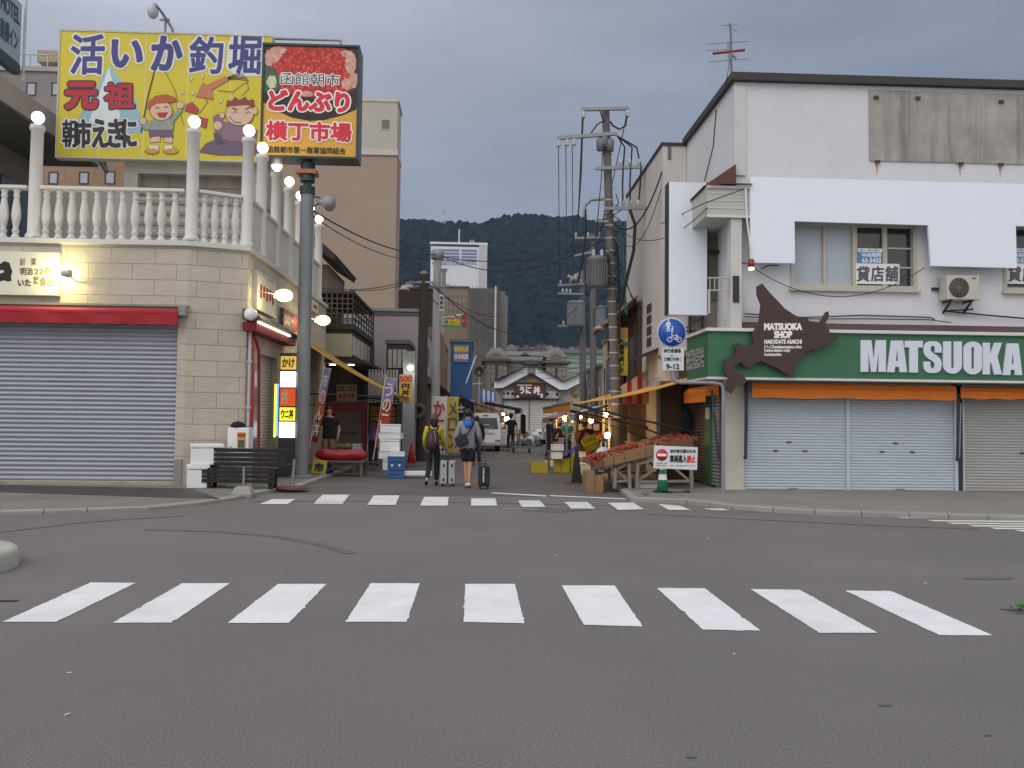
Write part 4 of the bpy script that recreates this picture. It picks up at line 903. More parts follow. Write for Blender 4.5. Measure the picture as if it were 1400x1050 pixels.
# yellow retractable awning over the pavement
def awning(name,label,wx,ox,ya,yb,zw,zo,mat,valm,vh=.18,arms=True,seg=8,cat='awning',fl=.10):
    t=thing(name,label,cat,(wx,ya,zw)); mb=MB(); vs=[]
    for j in range(2):
        for k in range(seg+1):
            f=k/seg; x=wx+(ox-wx)*f; z=zw+(zo-zw)*f-.10*math.sin(math.pi*f)
            vs.append((x,(ya,yb)[j],z))
    mb.add(vs,[(k,k+1,seg+2+k,seg+1+k) for k in range(seg)],True)
    vs2=[(p[0],p[1],p[2]-.03) for p in vs]; mb.add(vs2,[(seg+1+k,seg+2+k,k+1,k) for k in range(seg)],True)
    for j in range(2):
        q=vs[j*(seg+1):(j+1)*(seg+1)]; r=vs2[j*(seg+1):(j+1)*(seg+1)]
        for k in range(seg): mb.quad(q[k],q[k+1],r[k+1],r[k])
    fb=mb.build('fabric',mat,t)
    mb=MB(); s=1 if ox>wx else -1; n=24; vs=[]
    for k in range(n+1):
        y=ya+(yb-ya)*k/n; vs+=[(ox+s*.02,y,zo+.03),(ox+s*(.02+.01*math.sin(k*2)),y,zo-vh+.02*math.sin(k*1.3))]
    mb.add(vs,[(2*k,2*k+1,2*k+3,2*k+2) for k in range(n)]); mb.build('valance',valm,fb)
    fh=lambda k:fl*(.30+.70*min(1,k/(seg*.55))); w_=lambda p:.015*math.sin(p[0]*4)
    mb=MB(); mb.prism([(p[0],ya-.012,p[2]+.01) for p in vs[:seg+1]]+[(p[0],ya-.012,p[2]-fh(k)+w_(p)) for k,p in enumerate(vs[:seg+1])][::-1],(0,-.012,0)); mb.build('end_flap',mat,fb)
    mb=MB(); mb.prism([(p[0],ya-.014,p[2]-fh(k)+w_(p)-.001) for k,p in enumerate(vs[:seg+1])]+[(p[0],ya-.014,p[2]-fh(k)+w_(p)-fl*.45*(1-.6*k/seg)) for k,p in enumerate(vs[:seg+1])][::-1],(0,-.006,0)); mb.build('underside_flap',valm,fb)  # added strip under the end flap; a darker valm paints the shaded underside
    mb=MB(); mb.tube([(ox,ya-.03,zo),(ox,yb+.03,zo)],.045,8); mb.build('front_bar',M('awning_bar','#6f6a5a',.5),t)
    if arms:
        for y in (ya+.12,yb-.12):
            mb=MB(); mb.tube([(ox-s*.05,y,zo-.04),(wx,y+.02,zw-arms)],.028,6); mb.tube([(ox-s*.3,y,zo-.10),(wx,y+.05,zw-arms-.35)],.022,6); mb.build('support_arm',dark,t)
    return t
ya=23.6
w=at(425,463,ya); o=at(545,541,ya)
yelm=M('ochre_canvas','#b08628',.75,.08,1.2); 
awning('yellow_awning','ochre yellow sloping awning over the stalls left of the market street',XS+.02,o.x,ya,ya+3.4,w.z,o.z,yelm,yelm,.16,1.55)
mb=MB(); 
# ---- stall under the awning
t=thing('red_framed_board','grey board in a wide red frame standing at the back of the left stall','stall',(at(475,640,26).x,26,0))
Y=26.0; A=lambda x,y:at(x,y,Y)
mb=MB(); a,b=A(448,640),A(501,548); mb.wallh(a.x,b.x,.05,b.z,Y-.03,.06,[(A(459,600).x,A(494.5,600).x,.04,A(470,563).z)]); mb.build('red_frame',M('stall_red','#8f1724',.5,.08),t)
mb=MB(); mb.box(A(459,600).x-.02,A(494.5,600).x+.02,Y,Y+.04,.06,A(470,563).z+.02); mb.build('board',M('board_taupe','#6e645d',.8,.1,2),t)
mb=MB(); z=A(470,592).z; mb.box(A(464,592).x,A(488,592).x,Y-.006,Y-.0005,z-.03,z+.03); mb.build('lettering',M('faded_ink','#433b38',.7),t)
t=thing('stall_notice','yellow notice with red characters hanging above the red-framed board','sign',at(471,548,25.9))
Y=25.9; mb=MB(); a,b=at(460,548,Y),at(488,526,Y); mb.box(a.x,b.x,Y,Y+.03,a.z,b.z); mb.build('notice_board',M('notice_yellow','#cdb878',.6,.05),t)
mb=MB(); mb.box(a.x,b.x,Y-.004,Y-.001,a.z,a.z+.12); mb.build('pink_band',M('notice_pink','#c79a9a',.6),t)
textpx('日はこちら',462,528,486,535,Y,brn,t,bold=.006,lift=.006); textpx('食堂です',463,537,485,545,Y,M('crimson_print','#b01e38'),t,bold=.006,lift=.008)
def nobori(label,b,tp,w,cols,chars,group,fabname='banner_cloth',vert=True,ink_=None,flagoff=.25):
    """banner on a pole: b foot, tp top, cloth of width w to the right of the pole, colours top to bottom"""
    t=thing('banner_flag',label,'banner',b,group); b=V(*b);tp=V(*tp); ax=(tp-b).normalized(); r=V(1,0,0); r=(r-ax*r.dot(ax)).normalized()
    mb=MB(); mb.tube([b,tp+ax*.08],.014,6); mb.build('pole',white,t)
    mb=MB(); mb.tube([tp,tp+r*w],.010,6); mb.build('cross_rod',white,t)
    L=(tp-b).length; z0=L*flagoff; n=len(cols); fb=None
    for k,cm in enumerate(cols):
        s0=L-(L-z0)*(k+1)/n; s1=L-(L-z0)*k/n
        mb=MB(); vs=[];m_=10
        for i in range(m_+1):
            for j in range(5):
                s=s0+(s1-s0)*i/m_; q=b+ax*s+r*(w*j/4)+V(0,.035*math.sin(s*4+j*.9),0); vs.append(q)
        mb.add(vs,[(i*5+j,i*5+j+1,(i+1)*5+j+1,(i+1)*5+j) for i in range(m_) for j in range(4)],True)
        f_=mb.build(fabname,cm,t)
    hgt=(L-z0)
    if chars:
        c_=hgt*.88/len(chars)
        for k,ch in enumerate(chars):
            o=b+ax*(z0+hgt*.06+c_*(len(chars)-1-k)+c_*.08)+r*(w*.14)-V(0,.045,0)
            im=ink_[k] if isinstance(ink_,list) else (ink_ or blk); text(ch,o,r*(w*.72),ax*(c_*.84),im,t,bold=.006 if w<.5 else .012)
    return t
nb_o=M('banner_orange','#b5512c',.8,.08); nb_w=M('banner_violet','#9a8fb8',.8,.15,4); nb_r=M('banner_red','#a8281f',.8,.06); nb_y=M('banner_yellow','#c9b654',.8,.08); nb_wh=M('banner_white','#dcd9d6',.8,.05)
p=gr(424,650); nobori('orange and violet banner flag leaning left beside the man in the dark shirt',V(at(423,615,22.3).x,22.3,.72),at(443,503,22.3),.20,[nb_w,nb_o,M('banner_rust','#8f3526',.8)],'市のん丼','banner flags left of the street',flagoff=.08,ink_=[nb_wh,nb_wh,nb_wh,nb_wh])
nobori('orange and violet banner flag behind the stack of white foam boxes',V(at(510,632,23.4).x,23.4,.35),at(527,516,23.4),.30,[nb_w,M('banner_tomato','#b8432c',.8),M('banner_salmon','#b5684e',.8)],'うのこ丼','banner flags left of the street',flagoff=.16,ink_=[nb_wh,nb_wh,nb_wh,blk])
# tables with goods
tw_=M('grey_weathered_wood','#6d665e',.85,.15,3,.003,30)
def trestle(name,label,x0,x1,y0,y1,z,tilt=0,topm=None,slope=0):
    t=thing(name,label,'table',((x0+x1)/2,(y0+y1)/2,0))
    mb=MB(); mb.prism([(x0,y0,z),(x1,y0,z+slope),(x1,y0,z+slope-.05),(x0,y0,z-.05)],(0,y1-y0,0)); mb.build('table_top',topm or tw_,t,bevel=.004)
    for x,zz in ((x0+.08,z),(x1-.08,z+slope)):
        for y in (y0+.07,y1-.07): mb=MB(); mb.box(x-.035,x+.035,y-.035,y+.035,0,zz-.04); mb.build('leg',tw_,t)
    return t
Y=21.6; a=at(431,642,Y).x; b=at(498,642,Y).x
trestle('low_stall_table','low wooden table carrying a red inflated ring, left stall',a+.1,b,Y,Y+.75,.42)
t=thing('red_float','long red inflated cushion lying on the low table of the left stall','float',((a+b)/2,Y+.3,.42))
mb=MB(); pts=[(a-.02+(b-a+.06)*k/10,Y+.12,.56+.015*math.sin(k)) for k in range(11)]; mb.tube(pts,[.06]+[.145+.012*math.sin(k*2) for k in range(9)]+[.06],14); mb.build('cushion',M('red_vinyl','#a01c28',.35,.05),t)
t=thing('blue_scale','pale blue kitchen scale on a white tray at the end of the red float table','scale',V(at(489,630,Y+.3).x,Y+.35,.60))
p=at(487,634,Y+.4); mb=MB(); mb.box(p.x-.18,p.x+.20,Y+.3,Y+.6,.58,.63); mb.build('tray',white,t); mb=MB(); mb.prism([(p.x-.13,Y+.32,.632),(p.x+.15,Y+.32,.632),(p.x+.11,Y+.32,.82),(p.x-.08,Y+.32,.82)],(0,.24,0)); mb.build('scale_body',M('pale_blue_plastic','#7d99b8',.5),t,bevel=.01); mb=MB(); mb.box(p.x-.12,p.x+.14,Y+.31,Y+.57,.825,.84); mb.build('weighing_plate',alum,t)
t=thing('yellow_stall_sign','small yellow board with a black character leaning against the low table','sign',gr(437,652))
q=gr(437,652); mb=MB(); i0=0; mb.cbox(V(q.x,q.y-.05,.26),.36,.03,.36,0,.1,-.25); mb.build('board',M('sign_mustard','#b5a13c',.6,.08),t)
o=V(q.x-.12,q.y-.115,.16); text('市',o,V(.22,0,-.02),V(.02,.05,.2),blk,t,bold=.012,lift=.012)
t=thing('blue_bin','small blue plastic bin under the low table of the left stall','bin',(at(447,650,21.9).x,21.9,0)); p=at(447,650,21.9); mb=MB(); mb.lathe((p.x,21.9,0),[(.001,0),(.10,0),(.13,.28),(.11,.28),(.09,.02),(.001,.02)],14); mb.build('bin_body',M('navy_plastic','#23406a',.5),t); mb=MB(); mb.lathe((p.x,21.9,.27),[(.128,0),(.145,0),(.145,.03),(.128,.03)],14); mb.build('rim',M('navy_plastic','#23406a'),t)
Y=23.0; trestle('display_table','sloping wooden display table beside the leaning banner flag',at(440,630,Y).x,at(488,630,Y).x,Y,Y+.8,.80,slope=-.25,topm=M('display_olive','#6a6650',.8,.15,4))
t=thing('cardboard_tray','flat cardboard tray of goods on the sloping display table','tray',V(at(463,618,Y).x,Y+.3,.7))
p=at(463,618,Y); mb=MB(); mb.box(p.x-.3,p.x+.3,Y+.15,Y+.6,.71,.75); mb.build('tray_body',M('cardboard','#8f7350',.85,.1,3),t,bevel=.004)
for k in range(4): mb=MB(); mb.box(p.x-.28+.14*k,p.x-.17+.14*k,Y+.2,Y+.55,.752,.80); mb.build('packet',M('packet_%d'%(k%2),['#7a7c66','#9a8a6a'][k%2],.6),t)
# white foam boxes in a tower, blue crate
spec=[(557,580,619,633,-.05),(0,0,0,0,0)]
Y=21.4
def fb(label,x0,x1,y0,y1_,dep,rz,Yk=Y):
    a,b=at(x0,y1_,Yk),at(x1,y0,Yk); foambox('foam_box',label,V((a.x+b.x)/2,Yk+dep/2,a.z),(b.x-a.x),dep,b.z-a.z-.004,rz,group='tower of white foam boxes')
fb('white foam box at the top of the tower of boxes by the blue crate',519,547,580,591.6,.45,.04)
fb('white foam box second from the top of the tower by the blue crate',518,549,592,600,.45,-.08)
fb('big white foam box in the middle of the tower by the blue crate',518.5,546,600.5,617,.45,.03)
fb('white foam box second from the bottom of the tower by the blue crate',517.5,537,617.5,627.5,.45,.0)
fb('narrow white foam box at the foot of the tower by the blue crate',523,531.5,628,643,.40,0)
fb('grey lidded foam box on top of the blue crate',532,552.5,618,624.5,.42,.05,21.1)
a,b=at(534,598.5,21.2),at(543,594,21.2); 
t=thing('plastic_crate','blue slatted plastic crate on the ground below the foam box tower','crate',V(at(541,655,21.0).x,21.2,0))
bl=M('blue_plastic','#2d5f9e',.45,.06)
def crate(t,c,sx_,sy_,sz_,mat,rz=0,open_=True,holes=True):
    c=V(*c); m=Matrix.Translation(c)@Matrix.Rotation(rz,4,'Z'); w=.018
    mb=MB()
    for (x0,x1,y0,y1_) in ((-sx_/2,sx_/2,-sy_/2,-sy_/2+w),(-sx_/2,sx_/2,sy_/2-w,sy_/2),(-sx_/2,-sx_/2+w,-sy_/2+w,sy_/2-w),(sx_/2-w,sx_/2,-sy_/2+w,sy_/2-w)):
        front=abs(x1-x0)>w*2
        for k in range(5):
            za,zb=sz_*(.02+.2*k),sz_*(.02+.2*k+(.15 if k<4 else .18))
            mb.box(x0+.003,x1-.003,y0+.002,y1_-.002,za,zb)
        L=(x1-x0) if front else (y1_-y0)
        for q in range(5):
            f=q/4
            if front: xx=x0+f*(L-.04); mb.box(xx,xx+.04,y0,y1_,0,sz_)
            else: yy=y0+f*(L-.04); mb.box(x0,x1,yy,yy+.04,0,sz_)
    mb.box(-sx_/2+.01,sx_/2-.01,-sy_/2+.01,sy_/2-.01,.004,.02); xf(mb,0,m); mb.build('crate_body',mat,t)
    mb=MB(); z=sz_
    for (x0,x1,y0,y1_) in ((-sx_/2-.008,sx_/2+.008,-sy_/2-.008,-sy_/2+w),(-sx_/2-.008,sx_/2+.008,sy_/2-w,sy_/2+.008),(-sx_/2-.008,-sx_/2+w,-sy_/2+w,sy_/2-w),(sx_/2-w,sx_/2+.008,-sy_/2+w,sy_/2-w)): mb.box(x0,x1,y0,y1_,z+.001,z+.03)
    xf(mb,0,m); mb.build('rim',mat,t)
crate(t,V(at(541,655,21.1).x,21.3,.005),.42,.40,.53,bl)
mb=MB(); 
for k in (0,1): mb.lathe((at(536+10*k,637,21.08).x,21.09,.33),[(.001,-.004),(.035,-.004),(.035,0),(.001,0)],10,'Y')
mb.build('hole_sticker',white,t)
# price list boards behind the boxes
t=thing('menu_board','stack of small amber menu boards on the wall behind the second banner flag','sign',(at(522,560,27).x,27,1.3)); Y=27.2
for k in range(5):
    a,b=at(506,561.5+7*k,Y),at(540,556.5+7*k,Y); mb=MB(); mb.box(a.x,b.x,Y,Y+.03,a.z,b.z); q=mb.build('menu_strip',M('amber_strip','#a08038',.5,.15,6),t)
    textpx('うに丼定食',508,557.3+7*k,526,560.7+7*k,Y,brn,q,bold=.004)
mb=MB(); a,b=at(503,594,Y),at(543,552,Y); mb.box(a.x,b.x,Y+.032,Y+.08,a.z,b.z); mb.build('backing_board',M('board_dark','#3a2c24',.7),t)
t=thing('slatted_fence_panel','tall panel of pale slats standing behind the yellow awning','screen',(at(515,540,28.5).x,28.5,0)); Y=28.4
mb=MB()
for k in range(10): x=at(504+4.1*k,540,Y).x; mb.box(x,x+.055,Y,Y+.03,.1,at(510,505,Y).z)
mb.build('slats',M('pale_slats','#85827e',.7,.1),t); mb=MB(); mb.box(at(502,540,Y).x,at(546,540,Y).x,Y+.031,Y+.07,at(510,552,Y).z,at(510,549,Y).z); mb.box(at(502,540,Y).x,at(546,540,Y).x,Y+.031,Y+.07,at(510,508,Y).z,at(510,505,Y).z); mb.build('rail',wood,t)
# 500 yen sign, pillar, bright lamp, cone, dark utility pole with tyre
Y=26.6; t=thing('vertical_shop_sign','yellow vertical sign reading 500 with a red heart at its foot','sign',at(554,548,Y))
a,b=at(545.5,549,Y),at(563.5,512,Y); mb=MB(); mb.box(a.x,b.x,Y,Y+.14,a.z,b.z); mb.build('sign_box',M('sign_pale_edge','#c8bd9a',.5),t,bevel=.008)
mb=MB(); mb.box(a.x+.03,b.x-.03,Y-.004,Y+.001,a.z+.03,at(550,521,Y).z-.01); mb.build('yellow_face',M('sign_yellow_face','#d6b13a',.45),t); mb=MB(); mb.box(a.x+.03,b.x-.03,Y-.004,Y+.001,at(550,521,Y).z-.01,b.z-.03); mb.build('white_face',M('sign_pale_face','#d8cdb0',.45),t)
textpx('500',547,514.5,562.5,521.5,Y,pr,t,bold=.012,lift=.008); textpx('円',549.5,525,559.5,532,Y,blk,t,bold=.010,lift=.008); textpx('丼',549.5,533.5,559.5,540.5,Y,blk,t,bold=.010,lift=.008)
artpx([(548.5,543.5),(551,541.5),(554.3,543),(557.5,541.5),(560,543.5),(558.5,547),(550,547)],Y,pr,t,'red_mark',lift=.008)
Y=28.2; t=thing('concrete_pillar','pale square concrete pillar behind the 500 sign','pillar',(at(557,640,Y).x,Y,0))
mb=MB(); a,b=at(549,640,Y).x,at(565,640,Y).x; mb.box(a,b,Y,Y+.35,0,at(557,480,Y).z); mb.build('shaft',M('pale_pillar','#8f9499',.7,.08,2,streak=.2),t); mb=MB(); mb.box(a-.05,b+.05,Y-.05,Y+.4,0,.25); mb.build('foot',conc,t)
p=at(561,503,27.7); t=thing('wall_lamp','bright white lamp on the pale pillar above the 500 sign','lamp',p); mb=MB(); mb.ball(p,.085,12); mb.build('lit_bulb',M('white_lamp_glow','#fff4dc',emit=45),t); mb=MB(); mb.tube([p+V(0,.05,.05),p+V(0,.45,.1)],.03,6); mb.lathe(p+V(0,0,.06),[(.001,.12),(.08,.06),(.13,0),(.12,0),(.001,.08)],12); mb.build('lamp_shade',white,t); POINTS.append((p+V(.05,-.25,-.1),16,'#fff0d0',.08))
def cone(label,c,h,m1,bands=None,base=True,group=None,rs=1.0):
    t=thing('traffic_cone',label,'traffic cone',c,group); c=V(*c)
    mb=MB(); mb.lathe(c,[(.001,.03),(.15*h/.7*rs,.03),(.03*rs,h-.01),(.02*rs,h),(.001,h)],18); q=mb.build('cone_body',m1,t)
    if base: mb=MB(); mb.box(c.x-.19*h/.7,c.x+.19*h/.7,c.y-.19*h/.7,c.y+.19*h/.7,c.z+.002,c.z+.032); mb.build('foot',m1,t,bevel=.01)
    for (f0,f1) in bands or []:
        R=lambda f:((.15*h/.7)*(1-f)+.03*f)*rs+.003
        mb=MB(); mb.lathe(c,[(R(f0),.03+(h-.04)*f0),(R(f1),.03+(h-.04)*f1)],18); mb.build('reflective_band',white,q)
    return t
q=gr(567,634); cone('red traffic cone at the foot of the dark utility pole',V(q.x,26.6,.07),.68,M('cone_red','#b23a2a',.5))
UP=M('pole_concrete','#6b6867',.85,.1,2,streak=.2)
q=gr(575.5,632); Y=q.y+.6; t=thing('utility_pole','dark wooden utility pole on the left with a tyre hung on it','utility pole',(at(575,632,Y).x,Y,0))
xp=at(576,600,Y).x; zt=at(575,375,Y).z; mb=MB(); mb.tube([(xp-.0,Y,0),(xp,Y,zt)],[.20,.15],16); mb.build('pole',M('dark_pole','#3a3733',.85,.12,2,streak=.3,scol='#5a544c'),t)
mb=MB(); 
for k in range(8): mb.bar((xp-.22,Y,1.9+.5*k),(xp+.22,Y,1.9+.5*k),.02)
mb.build('step_bolts',dark,t)
mb=MB(); mb.bar((xp-.5,Y-.1,zt-.3),(xp+.5,Y-.1,zt-.3),.08); mb.lathe((xp+.0,Y,zt),[(.001,.12),(.1,.10),(.16,0),(.001,0)],10); mb.build('crossarm',steel,t)
p=at(572,562,Y-.25); t=thing('hung_tyre','grey tyre hanging on the dark utility pole','tyre',p)
mb=MB(); R=.20; vs=[]; 
for i in range(20):
    for j in range(10):
        u_=2*math.pi*i/20; w_=2*math.pi*j/10; rr_=R+.085*math.cos(w_); vs.append(p+V(rr_*math.cos(u_),.075*math.sin(w_),rr_*math.sin(u_)))
mb.add(vs,[(i*10+j,i*10+(j+1)%10,((i+1)%20)*10+(j+1)%10,((i+1)%20)*10+j) for i in range(20) for j in range(10)],True); mb.build('tyre_body',M('old_rubber','#57534e',.9,.1),t)
p=at(589,397,Y); 
t=thing('pole_lamp','white lamp head with cable clutter on the dark utility pole top','lamp',at(555,393,Y)); p=at(553,394,Y)
mb=MB(); mb.lathe(p,[(.001,.14),(.08,.13),(.13,.02),(.22,-.06),(.20,-.09),(.001,-.05)],14); mb.box(p.x+.05,p.x+.3,p.y-.1,p.y+.1,p.z+.02,p.z+.2); mb.build('lamp_body',M('dirty_white','#b3b0a4',.6,.2,6),t); mb=MB(); mb.tube([p,(xp,Y,p.z+.1)],.04,6); mb.build('arm',steel,t)
# --- buildings further along the left side, side walls on x = -3.7
def block(name,label,x0,x1,y0,y1_,z,wallm,cat='building',roofm=None,over=.05,rt=.15):
    t=thing(name,label,cat,((x0+x1)/2,(y0+y1_)/2,0)); mb=MB(); mb.box(x0,x1,y0,y1_,0,z); mb.build('wall',wallm,t)
    mb=MB(); mb.box(x0-over,x1+over,y0-over,y1_+over,z+.002,z+rt); mb.build('roof',roofm or M('flat_roof','#6b6865',.8),t); return t
zz_=lambda py,Y:at(560,py,Y).z
xk=at(540,500,36).x; xr=at(575,430,36).x
t=block('pink_grey_house','pale pinkish house wall between the lattice house and the dark utility pole',at(505,500,36).x,xr,36,41,zz_(431,36),M('pinkish_stucco','#a59a9e',.85,.06,1,.002,40,streak=.12))
mb=MB(); mb.box(at(505,500,36).x,xr+.05,35.9,36,zz_(431,36)+.15,zz_(428,36)+.18); mb.build('coping',M('coping_grey','#8c8a8c',.6),t)
t=block('small_annex','small dark annex with white window panels below the pink wall','' and 0 or at(528,500,31.5).x,at(558,500,31.5).x,31.5,34.5,at(540,470,31.5).z,M('annex_dark','#45423f',.8,.1))
for k in range(4): mb=MB(); xx=at(531+6.4*k,490,31.5).x; mb.box(xx,xx+.14,31.44,31.498,at(540,503,31.5).z,at(540,478,31.5).z); mb.build('window_panel',M('shoji_white','#b5b4b0'),t)
# facades that recede along the street
def sideblock(label,px0,px1,X,ptop,ztopref,wallm,depth=5,wins=0,name='street_building',winm=None,pb=None,xw=None):
    """building whose street wall lies on plane x=X between the given view columns"""
    y0=onx(px0,500,X).y; y1_=onx(px1,500,X).y; z=onx(px0,ptop,X).z
    t=thing(name,label,'building',(X-depth/2 if X<0 else X+depth/2,(y0+y1_)/2,0))
    xa,xb=(X-depth,X) if X<0 else (X,X+depth)
    mb=MB(); mb.box(xa,xb,y0+.01,y1_-.01,0,z); mb.build('wall',wallm,t)
    mb=MB(); mb.box(xa-.05,xb+.05,y0-.03,y1_+.0,z+.002,z+.14); mb.build('roof',M('flat_roof','#6b6865'),t)
    sx_=1 if X<0 else -1
    for k in range(wins):
        L=(y1_-y0)/wins; ya_,yb_=y0+L*(k+.22),y0+L*(k+.78)
        mb=MB(); mb.box(min(X+sx_*.002,X+sx_*.06),max(X+sx_*.002,X+sx_*.06),ya_,yb_,z-2.1,z-.9); w=mb.build('window',alum,t)
        mb=MB(); xx=X+sx_*.063; mb.quad((xx,ya_+.06,z-2.04),(xx,yb_-.06,z-2.04),(xx,yb_-.06,z-.96),(xx,ya_+.06,z-.96)); mb.build('pane',glass(),w)
    return t,y0,y1_,z
t,y0,y1_,z=sideblock('white and grey stepped building with blue vertical lettering past the dark utility pole',575,598,-3.55,440,0,M('grey_white_siding','#9a9ca2',.8,.06,1,streak=.15),wins=2)
mb=MB(); 
for k in range(6): mb.box(-3.545,-3.53,y0+.5+.0*k,y0+1.0,z-1.0-.62*k,z-.6-.62*k)
mb.build('lettering',M('blue_print','#50689a',.6),t)
t,y0,y1_,z=sideblock('narrow brown building with a tall gabled top on the left of the street',598,612,-3.2,448,0,M('brown_siding','#7a5140',.8,.1,2),wins=1)
t,y0,y1_,z=sideblock('dark brown shop with a canopy beside the banner flags',583,615,-3.0,515,0,M('dim_shop_wall','#5d554e',.8,.12,2),wins=0)
mb=MB(); mb.box(-3.0,-2.3,y0+.2,y1_-.2,z-.4,z-.28); mb.build('canopy',M('canopy_brown','#6b4538',.7),t)
Yq=40.0; z=at(630,468,Yq).z; t=block('blue_building','blue building with a coloured poster on its upper wall',at(616,500,Yq).x,at(645,500,Yq).x,Yq,45,z,M('strong_blue_paint','#2c588c',.6,.08,1)); Yq-=.03; a,b=at(620,495,Yq),at(641,472,Yq)
s=thing('wall_poster','colourful poster with pale characters on the blue building','sign',a); mb=MB(); mb.box(a.x,b.x,Yq-.04,Yq+.02,a.z,b.z); mb.build('poster_board',M('poster_violet','#7d7fb0',.5,.2,3),s)
textpx('日本商店',621.5,484,640,491,Yq-.04,M('print_white2','#dcdcd6'),s,bold=.012,outline=.035,ocol=M('print_magenta','#b04a80',.5)); textpx('函館名産',621.5,474,640,480.5,Yq-.04,M('print_yellow','#d8c040',.5),s,bold=.015)
# roof signs over the left row
Yq=38.5; s=thing('roof_sign','long blue and green sign board above the left row of shops','sign',at(622,440,Yq)); a,b=at(604,446,Yq),at(622.5,430,Yq)
mb=MB(); mb.box(a.x,b.x,Yq,Yq+.15,a.z,b.z); mb.build('green_part',M('sign_teal','#3f8f86',.5,.25,2),s); mb=MB(); mb.box(b.x,at(636,430,Yq).x,Yq,Yq+.15,at(620,432.5,Yq).z,b.z+.05); mb.build('blue_part',M('sign_blue','#4a63a8',.5),s)
textpx('うにむらかみ'[:4],606,433,621,443,Yq,blk,s,bold=.015,outline=.05,ocol=M('print_white2','#dcdcd6')); textpx('お食事',624,429.5,634,432,Yq,M('print_white2','#dcdcd6'),s,bold=.01)
s=thing('rainbow_sign','small rainbow striped sign beside the blue roof sign','sign',at(624,440,Yq-.4))
for k,cn in enumerate(['#b8762c','#c2452c','#a9b03a','#4f9a4a']):
    a,b=at(611.5,435.5+2.9*k+2.9,Yq-.3),at(630,435.5+2.9*k,Yq-.3); mb=MB(); mb.box(a.x,b.x,Yq-.3,Yq-.16,a.z,b.z); mb.build('colour_band',M('band_%s'%['orange','red','lime','green'][k],cn,.5),s)
textpx('らーめん',613,436.5,629,441,Yq-.3,M('print_yellow','#d8c040'),s,bold=.012)
s=thing('crab_roof_sign','red crab-claw shaped sign at the end of the rainbow sign','sign',at(636,440,Yq-.2))
cl=M('claw_red','#a02a2a',.5)
for dy in (0,11):
    mb=MB(); mb.prism([at(x,y+dy,Yq-.2) for x,y in ((630,431),(634,429.5),(637,426),(638.5,430),(636,433.5),(637.5,437),(633,436))],(0,.12,0)); mb.build('claw',cl,s)
Yq=31.0; s=thing('blade_sign','tall narrow white blade sign with blue characters next to the concrete pole','sign',at(605,420,Yq)); a,b=at(600.5,425,Yq),at(606.5,403,Yq); mb=MB(); mb.box(a.x,b.x,Yq,Yq+.1,a.z,b.z); mb.build('sign_board',M('ivory_board','#d9d8c8'),s)
for k,ch in enumerate('海鮮丼'): textpx(ch,601.3,405+6.4*k,605.8,410+6.4*k,Yq,M('navy_print','#3b3d7e'),s,bold=.01)
# pale concrete utility pole with fittings, left row
Yq=33; xq=at(597,430,Yq).x; t=thing('utility_pole','pale concrete utility pole rising above the left row of shops','utility pole',(xq,Yq,0))
mb=MB(); mb.tube([(xq,Yq,0),(xq,Yq,at(597,341,Yq).z)],[.19,.15],16); mb.build('pole',M('pale_concrete_pole','#a3a3a6',.8,.06,2,streak=.15),t)
mb=MB(); z=at(597,345,Yq).z; mb.lathe((xq,Yq,z-.3),[(.2,0),(.26,.05),(.26,.35),(.2,.4)],12); mb.bar((xq-.05,Yq-.25,z-.1),(xq-.05,Yq+.9,z-.1),.08); mb.bar((xq,Yq-.25,z-1.4),(xq+.5,Yq-.25,z-1.4),.07); mb.tube([(xq+.25,Yq-.2,z-.9),(xq+.3,Yq-.2,z-1.9)],.07,8); mb.build('fittings',steel,t)
# white high-rise hotel and neighbours in the distance
Y=190; t=thing('white_high_rise','tall white hotel with blue stripes near its roof, below the mountain','building',(at(628,360,Y).x,Y+8,0))
a,b=at(588,395,Y),at(664.5,338,Y); hw=M('white_tower_wall','#cfd3d6',.7,.03,.1)
mb=MB(); mb.box(a.x,b.x,Y,Y+16,0,b.z); mb.build('wall',hw,t); mb=MB(); mb.box(at(655,340,Y).x,b.x+.3,Y-.3,Y+16.2,0,b.z+.5); mb.build('corner_pier',M('tower_pier','#b6babd',.7),t); mb=MB(); mb.box(a.x-.2,b.x+.4,Y-.2,Y+16.3,b.z+.51,b.z+1.0); mb.build('parapet',hw,t)
blu=M('stripe_blue','#6f7fa8',.6)
for k in range(4):
    y=341+4.4*k; mb=MB()
    for (x0,x1) in ((599,628),(631,652)):
        mb.box(at(x0,y,Y).x,at(x1,y,Y).x,Y-.1,Y-.01,at(620,y+2.6,Y).z,at(620,y,Y).z)
    mb.build('blue_band',blu,t)
sgt=thing('hotel_name_sign','dark hotel name letters across the white high-rise','sign',at(630,360,Y-.2)); textpx('HAKODATE KOKUSAI HOTEL',591,357.3,652,362.7,Y-.1,M('sign_ink','#3e4852'),sgt)
windows_frontal(t,[(596,366,613,372)],Y,glass(),M('tower_pier','#b6babd'),.3)
mb=MB(); mb.tube([(at(627,338,Y).x,Y+4,b.z),(at(627,338,Y).x,Y+4,at(627,308,Y).z)],.18,5); mb.build('mast',M('pale_mast','#c6c8cb'),t)
for k in range(4): mb=MB(); x=at(643+1.8*k,338,Y).x; mb.tube([(x,Y+4,b.z),(x,Y+4,at(643,323+3*(k%2),Y).z)],.12,5); mb.build('antenna',M('pale_mast','#c6c8cb'),t)
Y=150; t=thing('tan_hotel_wing','tan multi-storey wing with rows of small windows below the white high-rise','building',(at(625,450,Y).x,Y+10,0)); a,b=at(590,470,Y),at(640,392,Y)
